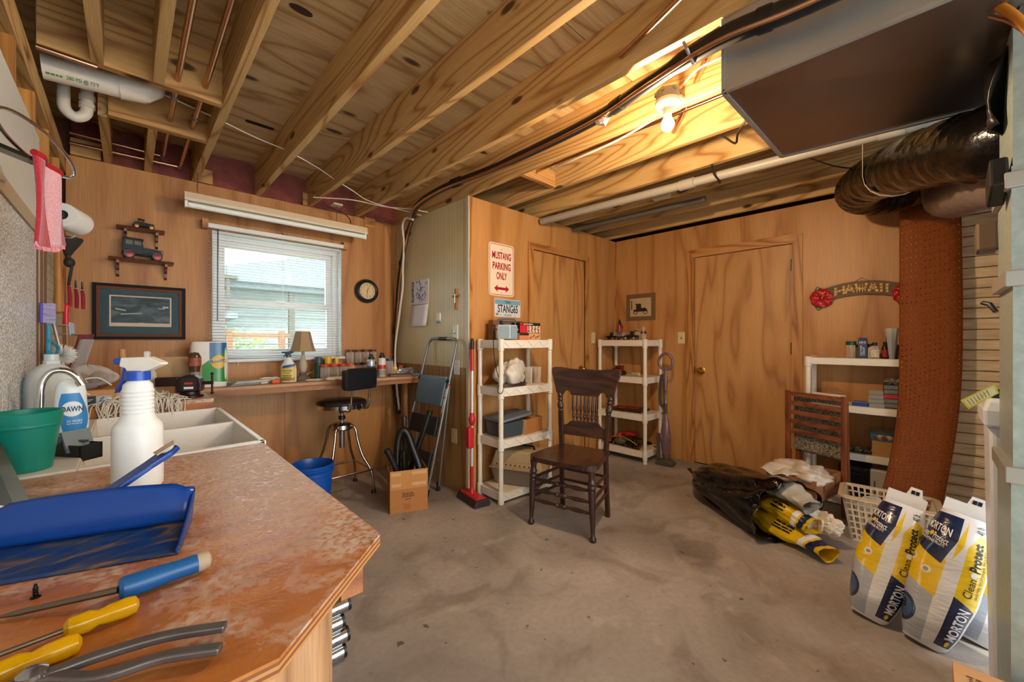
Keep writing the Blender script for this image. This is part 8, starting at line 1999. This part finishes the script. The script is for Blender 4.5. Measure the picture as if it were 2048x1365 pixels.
# ---- carton with a white bag
t = thing('lower_carton', 'plain cardboard carton under the open carton with slots', 'carton', (3.16, .50, 0), 0)
MB().box((0, 0, 0), (.27, .22, .185)).build('carton', crd2, t, bevel=.001, seg=1); MB().box((.0, .105, .185), (.27, .112, .1858)).build('tape', mat('packing_tape_brown'), t)
t = thing('open_carton', 'open cardboard carton with dark slots holding a white bag', 'carton')
z0, z1 = .187, .332
qn, ql, qr = Vector((3.10, .472, 0)), Vector((3.125, .745, 0)), Vector((3.475, .395, 0)); qb = ql + qr - qn
def cwall(p, q, nm='side'):
    d = (q - p).normalized(); n = Vector((-d.y, d.x, 0)); c = (qn + ql + qr + qb) / 4
    if (c - p).dot(n) < 0: n = -n
    b = MB(); b.add([p + ZZ * z0, q + ZZ * z0, q + ZZ * z1, p + ZZ * z1, p + n * .005 + ZZ * z0, q + n * .005 + ZZ * z0, q + n * .005 + ZZ * z1, p + n * .005 + ZZ * z1], [(0, 1, 2, 3), (7, 6, 5, 4), (0, 4, 5, 1), (3, 2, 6, 7), (0, 3, 7, 4), (1, 5, 6, 2)]); return b.build(nm, mat('carton_red_brown', '#8c5a34', .8, var=.12, scale=40), t)
for p, q in ((qn, ql), (qn, qr), (ql, qb), (qr, qb)): cwall(p, q)
b = MB(); b.add([v_ + ZZ * (z0 + .002) for v_ in (qn, qr, qb, ql)], [(0, 1, 2, 3)]); b.build('base', crd3, t, solid=.003)
dn = (qr - qn).normalized(); nn_ = Vector((dn.y, -dn.x, 0))
for f_ in (.30, .78): MB().bar(qn + (qr - qn) * f_ + nn_ * .001 + ZZ * (z0 + .055), qn + (qr - qn) * f_ + nn_ * .001 + ZZ * (z0 + .12), .006, .002, nn_).build('slot', dark_gap, t)
scribble(cin, t, .14, .016, 1, o=qn + (qr - qn) * .40 + nn_ * .001 + ZZ * (z0 + .012), ux=dn, words=2)
scribble(cin, t, .06, .014, 1, o=ql + (qn - ql) * .05 + Vector((-.001, 0, z0 + .105)), ux=qn - ql, words=2)
settle(t)
wb2 = mat('white_bag_thin', '#d3c9bc', .35, trans=.2, sss=.2)
t = bagshape('plastic_bag', 'crumpled white plastic bag spilling over the open carton', (3.27, .575, .325), (.15, .15, .062), wb2, 44, amp=.34, n=(72, 40))
MB().grid(lambda u, v: Vector((3.10 - .02 * math.sin(3 * v), .62 + .16 * v, .345 + .012 * math.sin(9 * v) + .03 * (u - .5) * (1 - v))) + Vector((.16 * u, 0, .0)), 8, 10).build('bag_tail', wb2, t, smooth=2, solid=.002); settle(t)
# ---- black trash bag with empty salt bags
blackbag = mat('trash_bag_black', '#050507', .07, bump=.75, bscale=11, spec=.55)
t = thing('trash_bag', 'glossy black trash bag lying open on the floor', 'trash bag')
axis = smoothpath([(3.38, 1.32, .11), (3.25, 1.13, .13), (3.12, .93, .14), (3.00, .76, .15), (2.93, .64, .16), (2.89, .575, .165)], 6)
rad = [.02, .05, .075, .10, .12, .135, .148, .158, .165, .170, .174, .177, .179, .181, .183, .185, .187, .19, .192, .194, .196, .198, .198, .198, .2, .2, .2, .2, .2, .2, .2]
ka = len(axis); random.seed(9); ph = [random.uniform(0, 6.28) for _ in range(8)]
def bagf(u, v):
    k = v * (ka - 1); i = min(ka - 2, int(k)); p = axis[i].lerp(axis[i + 1], k - i); r = (.84 + .13 * v) * (rad[i] + (rad[i + 1] - rad[i]) * (k - i))
    d = (axis[i + 1] - axis[i]).normalized(); x = ZZ.cross(d).normalized(); y = d.cross(x); a = 2 * PI * u
    w = 1 + .16 * abs(math.sin(3 * a + 4 * v + ph[0])) + .08 * abs(math.sin(5 * a - 7 * v + ph[1])) + .05 * math.sin(9 * a + 11 * v + ph[2]) - .08
    w *= 1 + .10 * max(0, v - .85) / .15 * math.sin(2 * a + 1)
    q = p + (x * math.cos(a) * 1.12 + y * math.sin(a) * .95) * r * w
    return Vector((q.x, q.y, max(.004 + .003 * math.sin(9 * a), q.z)))
MB().grid(bagf, 64, 44).build('film', blackbag, t, smooth=2, solid=.003)
MB().prism([(0, 0), (.10, .05), (.02, .09)], (3.37, 1.31, .08), Vector((.45, .75, .1)), Vector((-.3, .2, .9)), (.003, .003, 0)).build('tied_corner', blackbag, t)
settle(t)

# ---- water softener salt bags (printed film)
def salt_mat(name):
    m, nt, b = newmat(name)
    uv = ND(nt, 'ShaderNodeUVMap'); sp = ND(nt, 'ShaderNodeSeparateXYZ'); L(nt, uv.outputs['UV'], sp.inputs[0])
    U, V_ = sp.outputs['X'], sp.outputs['Y']
    def half(a, c, d):
        """1 where a*u + c*v >= d"""
        m1 = ND(nt, 'ShaderNodeMath', operation='MULTIPLY'); m1.inputs[1].default_value = a; L(nt, U, m1.inputs[0])
        m2 = ND(nt, 'ShaderNodeMath', operation='MULTIPLY_ADD'); m2.inputs[1].default_value = c; L(nt, V_, m2.inputs[0]); L(nt, m1.outputs[0], m2.inputs[2])
        g = ND(nt, 'ShaderNodeMath', operation='GREATER_THAN'); g.inputs[1].default_value = d; L(nt, m2.outputs[0], g.inputs[0]); return g.outputs[0]
    def poly(pts):
        out = None; n = len(pts)
        for i in range(n):
            (x0, y0), (x1, y1) = pts[i], pts[(i + 1) % n]; a, c = -(y1 - y0), (x1 - x0); h = half(a, c, a * x0 + c * y0)
            if out is None: out = h
            else:
                q = ND(nt, 'ShaderNodeMath', operation='MULTIPLY'); L(nt, out, q.inputs[0]); L(nt, h, q.inputs[1]); out = q.outputs[0]
        return out
    def disc(cx, cy, r, asp=2.0):
        v = ND(nt, 'ShaderNodeVectorMath', operation='SUBTRACT'); L(nt, uv.outputs['UV'], v.inputs[0]); v.inputs[1].default_value = (cx, cy, 0)
        w = ND(nt, 'ShaderNodeVectorMath', operation='MULTIPLY'); w.inputs[1].default_value = (1, asp, 0); L(nt, v.outputs[0], w.inputs[0])
        l = ND(nt, 'ShaderNodeVectorMath', operation='LENGTH'); L(nt, w.outputs[0], l.inputs[0])
        g = ND(nt, 'ShaderNodeMath', operation='LESS_THAN'); g.inputs[1].default_value = r; L(nt, l.outputs['Value'], g.inputs[0]); return g.outputs[0]
    cur = None
    rgb = ND(nt, 'ShaderNodeRGB'); rgb.outputs[0].default_value = lin('#dadce0'); cur = rgb.outputs[0]
    def lay(mask, col):
        nonlocal cur
        mx = ND(nt, 'ShaderNodeMix', data_type='RGBA'); L(nt, mask, mx.inputs['Factor']); L(nt, cur, mx.inputs['A']); mx.inputs['B'].default_value = lin(col); cur = mx.outputs['Result']
    NV, YL = '#16244a', '#e2bf10'
    lay(poly([(.0, .02), (.46, .02), (.46, .40), (.0, .46)]), '#a9b0bc')            # washing machine picture
    lay(disc(.14, .20, .20), '#2c3a52'); lay(disc(.14, .20, .15), '#3f5a80'); lay(disc(.12, .22, .07), '#1c2840')
    lay(poly([(.0, .46), (.47, .36), (.47, .64), (.0, .72)]), YL)
    lay(poly([(.03, .70), (.44, .60), (.50, .80), (.50, .97), (.03, .97)]), NV)
    lay(poly([(.50, .80), (.44, .60), (.47, .59), (.55, .78), (.55, .97), (.50, .97)]), YL)
    lay(poly([(.47, .02), (.57, .02), (.57, .76), (.47, .60)]), '#dadce0')
    lay(poly([(.58, .42), (.86, .36), (.86, .86), (.70, .90), (.58, .78)]), YL)
    lay(poly([(.58, .05), (.86, .05), (.86, .36), (.58, .42)]), NV)
    for cx, cy in ((.12, .58), (.33, .52)): lay(disc(cx, cy, .055), '#e8e6dc'); lay(disc(cx, cy, .030), '#9a9a90')
    lay(disc(.06, .67, .07), '#7d7a50')
    L(nt, cur, b.inputs['Base Color']); b.inputs['Roughness'].default_value = .22; b.inputs['Coat Weight'].default_value = .4
    tc = ND(nt, 'ShaderNodeTexCoord'); nz = ND(nt, 'ShaderNodeTexNoise'); nz.inputs['Scale'].default_value = 1; nz.inputs['Detail'].default_value = 4; mpz = ND(nt, 'ShaderNodeMapping'); mpz.inputs['Scale'].default_value = (22, 22, 75); L(nt, tc.outputs['Object'], mpz.inputs['Vector']); L(nt, mpz.outputs['Vector'], nz.inputs['Vector'])
    bp = ND(nt, 'ShaderNodeBump'); bp.inputs['Strength'].default_value = .6; bp.inputs['Distance'].default_value = .006; L(nt, nz.outputs['Fac'], bp.inputs['Height']); L(nt, bp.outputs['Normal'], b.inputs['Normal'])
    return m
saltm = salt_mat('salt_bag_print')
sw = mat('salt_white_film', '#dde0e4', .25, coat=.3); ynk = mat('salt_ink', '#141c2c', .4); wnk = mat('salt_white_ink', '#e4e6ea', .4); ylk = mat('salt_yellow_ink', '#e2bf10', .4)
def salt_bag(label, base, top, face, seed=1, w=.100, dpt=.092):
    """pillow bag from base to top; 'face' is the horizontal direction its printed fold looks"""
    t = thing('salt_bag', label, 'salt bag', group='full salt bags by the furnace duct')
    base = Vector(base); top = Vector(top); ax = (top - base); H = ax.length; ax.normalize()
    n = Vector(face).normalized(); n = (n - ax * n.dot(ax)).normalized(); s = n.cross(ax).normalized()   # s: picture-right
    if s.dot(Vector((_r[0], _r[1], 0))) < 0: s = -s
    random.seed(seed); ph = [random.uniform(0, 6.28) for _ in range(4)]
    def prof(v): return (min(1, (v + .03) / .20) ** .5 * min(1, (1.03 - v) / .24) ** .5) * (1 - .06 * v)
    def P(u, v, lift=0.0):
        """u 0..1 across the front half, 1..2 across the back"""
        a = PI * (1 - u); pr = prof(v); r = 1 + .025 * math.sin(11 * v + ph[0] + 2 * a) + .02 * math.sin(17 * v - 3 * a + ph[1]) + .012 * math.sin(31 * v + 4 * a + ph[2])
        dth = dpt * pr * r + lift; wd_ = w * (.46 + .58 * math.sin(PI * (.06 + .86 * v)) ** .8) * (1 + .01 * math.sin(25 * v + ph[3])) + lift
        c = base + ax * (H * v)
        q = c + s * wd_ * math.copysign(abs(math.cos(a)) ** .85, math.cos(a)) + n * dth * math.copysign(abs(math.sin(a)) ** .9, math.sin(a))
        if q.z < .004: q.z = .004
        return q
    MB().grid(lambda u, v: P(u, v), 36, 44, uv=True).build('front_film', saltm, t, smooth=2)
    MB().grid(lambda u, v: P(1 + u, v), 24, 30).build('back_film', sw, t, smooth=2)
    # sealed top flap with the carrying handle
    e0, e1 = P(0, 1), P(1, 1); ex = (e1 - e0)
    def F(a, b_): return e0 + ex * a + ax * b_
    fl_ = MB(); W2_ = [(0, 0), (1, 0), (1, .045), (.86, .050), (.80, .085), (.52, .085), (.46, .05), (0, .05)]
    fl_.v = [F(a, b_) + n * .002 for a, b_ in W2_] + [F(a, b_) - n * .002 for a, b_ in W2_]; k = len(W2_)
    fl_.f = [list(range(k)), list(range(k, 2 * k))[::-1]] + [[i, (i + 1) % k + 0, (i + 1) % k + k, i + k][::-1] for i in range(k)]; fl_.m = [0] * len(fl_.f)
    hd = fl_.build('sealed_flap', sw, t)
    for a0 in (.56, .67): MB().bar(F(a0, .064) + n * .003, F(a0 + .09, .064) + n * .003, .003, .016, ax).build('handle_slot', dark_gap, hd)
    def vert(txt, m, u0, u1, v0, v1, bold=0.0): lettering(txt, m, t, 0, 0, 0, 0, 0, bold=bold, fn=lambda a, b_: P(u1 + (u0 - u1) * b_, v0 + (v1 - v0) * a, .0018))
    def horiz(txt, m, u0, u1, v0, v1, sl=0.0, bold=.015): lettering(txt, m, t, 0, 0, 0, 0, 0, bold=bold, fn=lambda a, b_: P(u0 + (u1 - u0) * a, v0 + (v1 - v0) * b_ + sl * a, .0018))
    vert('MORTON', wnk, .655, .80, .115, .36, .03)
    MB().grid(lambda u, v: P(.73 + .035 * math.sqrt(v) * math.cos(2 * PI * u), .082 + .022 * math.sqrt(v) * math.sin(2 * PI * u), .002), 12, 2).build('emblem', ylk, t)
    vert('Clean', ynk, .64, .735, .445, .585); vert('Protect', ynk, .63, .75, .635, .835, .025)
    MB().grid(lambda u, v: P(.69 + .035 * math.sqrt(v) * math.cos(2 * PI * u), .610 + .020 * math.sqrt(v) * math.sin(2 * PI * u), .002), 12, 2).build('roundel', wnk, t)
    vert('WATER SOFTENER PELLETS', ynk, .775, .815, .455, .80)
    horiz('MORTON', wnk, .10, .44, .835, .895, -.03); horiz('Clean', wnk, .06, .20, .775, .825, -.02); horiz('Protect', wnk, .27, .44, .755, .805, -.02)
    horiz('WATER SOFTENER PELLETS', wnk, .07, .42, .745, .765, -.03)
    MB().grid(lambda u, v: P(.235 + .03 * math.sqrt(v) * math.cos(2 * PI * u), .79 + .018 * math.sqrt(v) * math.sin(2 * PI * u), .002), 12, 2).build('roundel', ylk, t)
    vert('40 lb', ynk, .64, .76, .90, .955)
    settle(t)
salt_bag('full salt bag standing in front of the laundry basket', (2.345, .172, .004), (2.50, .062, .485), (-1, .10, 0), 3)
salt_bag('full salt bag in the middle, leaning towards the furnace duct', (2.30, .005, .004), (2.47, -.115, .50), (-1, .06, 0), 8)
salt_bag('full salt bag half hidden behind the white softener tank', (2.46, -.150, .004), (2.60, -.27, .50), (-1, .02, 0), 13)
# empty bags spilling from the trash bag
def tube_bag(label, pts, r, seed, m, stripes=True):
    t = thing('empty_salt_bag', label, 'empty bag', group='empty salt bags in the trash bag'); random.seed(seed); ph = [random.uniform(0, 6.28) for _ in range(4)]
    P = smoothpath(pts, 8); k = len(P); n = 24
    def f(u, v):
        q = v * (k - 1); i = min(k - 2, int(q)); p = P[i].lerp(P[i + 1], q - i); d = (P[i + 1] - P[i]).normalized(); x = ZZ.cross(d).normalized(); y = d.cross(x); a = 2 * PI * u
        rr = r * (1 + .16 * math.sin(3 * a + 5 * v + ph[0]) + .10 * abs(math.sin(5 * a - 9 * v + ph[1])) + .06 * math.sin(23 * v + ph[2])) * (.7 + .3 * math.sin(PI * min(1, .25 + v)))
        z = p + (x * math.cos(a) * 1.25 + y * math.sin(a) * .8) * rr; return Vector((z.x, z.y, max(.006, z.z)))
    MB().grid(f, 32, 24).build('film', m, t, smooth=2)
    if stripes:
        MB().grid(lambda u, v: f(u, .66 + .10 * v) + (f(u, .7) - P[int(.7 * (k - 1))]).normalized() * .002, 32, 3).build('white_stripe', wnk, t, smooth=2)
        MB().grid(lambda u, v: f(u, .80 + .12 * v) + (f(u, .85) - P[int(.85 * (k - 1))]).normalized() * .002, 32, 3).build('navy_stripe', mat('salt_navy', '#16244a', .3), t, smooth=2)
        scribble(ynk, t, 1, 1, 3, fn=lambda a, b_: f(.28 + .16 * b_, .32 + .22 * a) + Vector((-.003, 0, .004)), words=2)
    settle(t)
yf = mat('salt_yellow_film', '#e0b912', .28, coat=.3, bump=.3, bscale=20)
tube_bag('rolled yellow empty salt bag sticking out lowest', [(3.02, .76, .055), (2.92, .62, .055), (2.83, .47, .055), (2.74, .36, .055)], .062, 4, yf)
tube_bag('yellow empty salt bag stuffed above the rolled one', [(3.04, .72, .15), (2.97, .62, .16), (2.90, .52, .15), (2.85, .44, .14)], .07, 6, yf)
tube_bag('pale grey empty bag at the top of the open trash bag', [(3.06, .70, .27), (2.98, .60, .28), (2.92, .52, .26), (2.88, .46, .24)], .065, 7, mat('salt_grey_film', '#a9a59a', .35, bump=.3, bscale=20), False)
crumple('torn_film', 'torn cream plastic strip hanging from the trash bag', (2.95, .43, .14), (.05, .08, .06), mat('torn_cream', '#cdbfa8', .4), 19, 'film')
# ---- laundry baskets
def basket(label, c, rot, W, D, H, m, name='laundry_basket'):
    t = thing(name, label, 'basket', c, rot)
    def wall(p0, p1, q0, q1, nu):
        b = MB(); rows = 7
        for j in range(rows + 1):
            f0 = j / rows
            a = Vector(p0).lerp(Vector(q0), f0); e = Vector(p1).lerp(Vector(q1), f0)
            hw2 = .006 if 0 < j < rows else .012
            b.bar(a, e, .004, hw2 * 1.5)
        for i in range(nu + 1):
            u = i / nu; b.bar(Vector(p0).lerp(Vector(p1), u), Vector(q0).lerp(Vector(q1), u), .010 if 0 < i < nu else .016, .004)
        o_ = b.build('lattice_wall', m, t); return o_
    w0, d0 = W * .40, D * .40; w1, d1 = W / 2, D / 2
    B_ = [(-w0, -d0, .004), (w0, -d0, .004), (w0, d0, .004), (-w0, d0, .004)]; T_ = [(-w1, -d1, H), (w1, -d1, H), (w1, d1, H), (-w1, d1, H)]
    for i in range(4): wall(B_[i], B_[(i + 1) % 4], T_[i], T_[(i + 1) % 4], 13 if i % 2 == 0 else 9)
    MB().prism(rrect(2 * w0, 2 * d0, .02), (0, 0, .002), XX, YY, (0, 0, .004)).build('bottom', m, t)
    R = rrect(W + .03, D + .03, .04)
    MB().sweep([Vector((a, b_, H)) for a, b_ in R + R[:1]], .030, .010).build('rim', m, t, bevel=.003)
    return t
bk = mat('basket_beige', '#c0ae92', .5)
basket('beige plastic laundry basket behind the salt bags', (3.315, .155, 0), math.radians(94), .40, .28, .265, bk)
t = bagshape('plastic_bag', 'small clear plastic bag inside the laundry basket', (3.30, .20, .20), (.07, .08, .05), clearb, 61); settle(t)
# ---- softener tank with tag
t = thing('softener_tank', 'tall white plastic softener tank with a lid beside the duct', 'tank')
tm = mat('tank_white', '#d3dae4', .35)
tx0, tx1, ty0, ty1 = 2.075, 2.27, -.46, -.150
def tk(z, g): return [(tx0 - g, ty0 - g, z), (tx1 + g, ty0 - g, z), (tx1 + g, ty1 + g, z), (tx0 - g, ty1 + g, z)]
b = MB(); b.add(tk(0, -.012) + tk(.93, 0), [(0, 3, 2, 1), (4, 5, 6, 7), (0, 1, 5, 4), (1, 2, 6, 5), (2, 3, 7, 6), (3, 0, 4, 7)]); b.build('tank', tm, t, bevel=.015, seg=3)
b = MB(); b.add(tk(.93, .012) + tk(.985, .014) + tk(1.02, .002), [(0, 3, 2, 1), (0, 1, 5, 4), (1, 2, 6, 5), (2, 3, 7, 6), (3, 0, 4, 7), (4, 5, 9, 8), (5, 6, 10, 9), (6, 7, 11, 10), (7, 4, 8, 11), (8, 9, 10, 11)]); b.build('lid', tm, t, bevel=.008)
MB().lathe([(.02, 0), (.022, .02), (.014, .03)], 14, (2.17, -.175, 1.02)).build('valve_knob', rubber, t, smooth=True)
settle(t)
t = thing('instruction_tag', 'yellow green bordered paper tag wired to the softener tank', 'tag')
p0, p1, p2, p3 = onX(1921, 801, 2.12), onX(1937, 819, 2.12), onX(1998, 787, 2.14), onX(1990, 768, 2.14)
b = MB(); n_ = (p1 - p0).cross(p3 - p0).normalized() * .0008; b.add([p0, p1, p2, p3, p0 + n_, p1 + n_, p2 + n_, p3 + n_], [(0, 1, 2, 3), (7, 6, 5, 4), (0, 4, 5, 1), (1, 5, 6, 2), (2, 6, 7, 3), (3, 7, 4, 0)]); b.build('card', mat('tag_lime', '#c9c63c', .4), t)
ins = lambda a, b_: p0.lerp(p3, .06 + .88 * a).lerp(p1.lerp(p2, .06 + .88 * a), .12 + .76 * b_)
s_ = 1 if n_.dot(Vector((-1, 0, 0))) > 0 else -1
b = MB(); b.grid(lambda u, v: ins(u, v) + n_ * (1.6 * s_ if s_ > 0 else -.6), 2, 2); b.build('printed_area', mat('tag_pale', '#d9dcb8', .4), t)
for k in range(7):
    b = MB(); b.grid(lambda u, v: ins(.08 + .11 * k + .03 * v, .1 + .8 * u) + n_ * (2.4 * s_ if s_ > 0 else -1.4), 1, 1); b.build('print_line', mat('tag_ink', '#8a8a58', .5), t)
settle(t)
# ---- carton and grey tray at the lower corner
t = thing('cardboard_box', 'cardboard box with printed text at the foot of the duct', 'box', (1.40, -.34, 0))
MB().box((0, 0, 0), (.305, .285, .298)).build('carton', mat('carton_fresh', '#bd9266', .8, var=.1), t, bevel=.001, seg=1)
MB().box((0, .139, .298), (.305, .146, .2986)).build('seam', cin, t)
scribble(cin, t, .10, .09, 9, o=(.17, .262, .2985), ux=-YY, uy=XX, words=8)
t = thing('grey_tray', 'stepped grey plastic tray beside the cardboard box', 'tray', (1.55, -.038, 0))
MB().box((0, 0, 0), (.13, .05, .16)).build('step', mat('tray_grey', '#76808c', .5), t, bevel=.004); MB().box((.02, .05, 0), (.12, .085, .10)).build('step', mat('tray_grey'), t, bevel=.004)
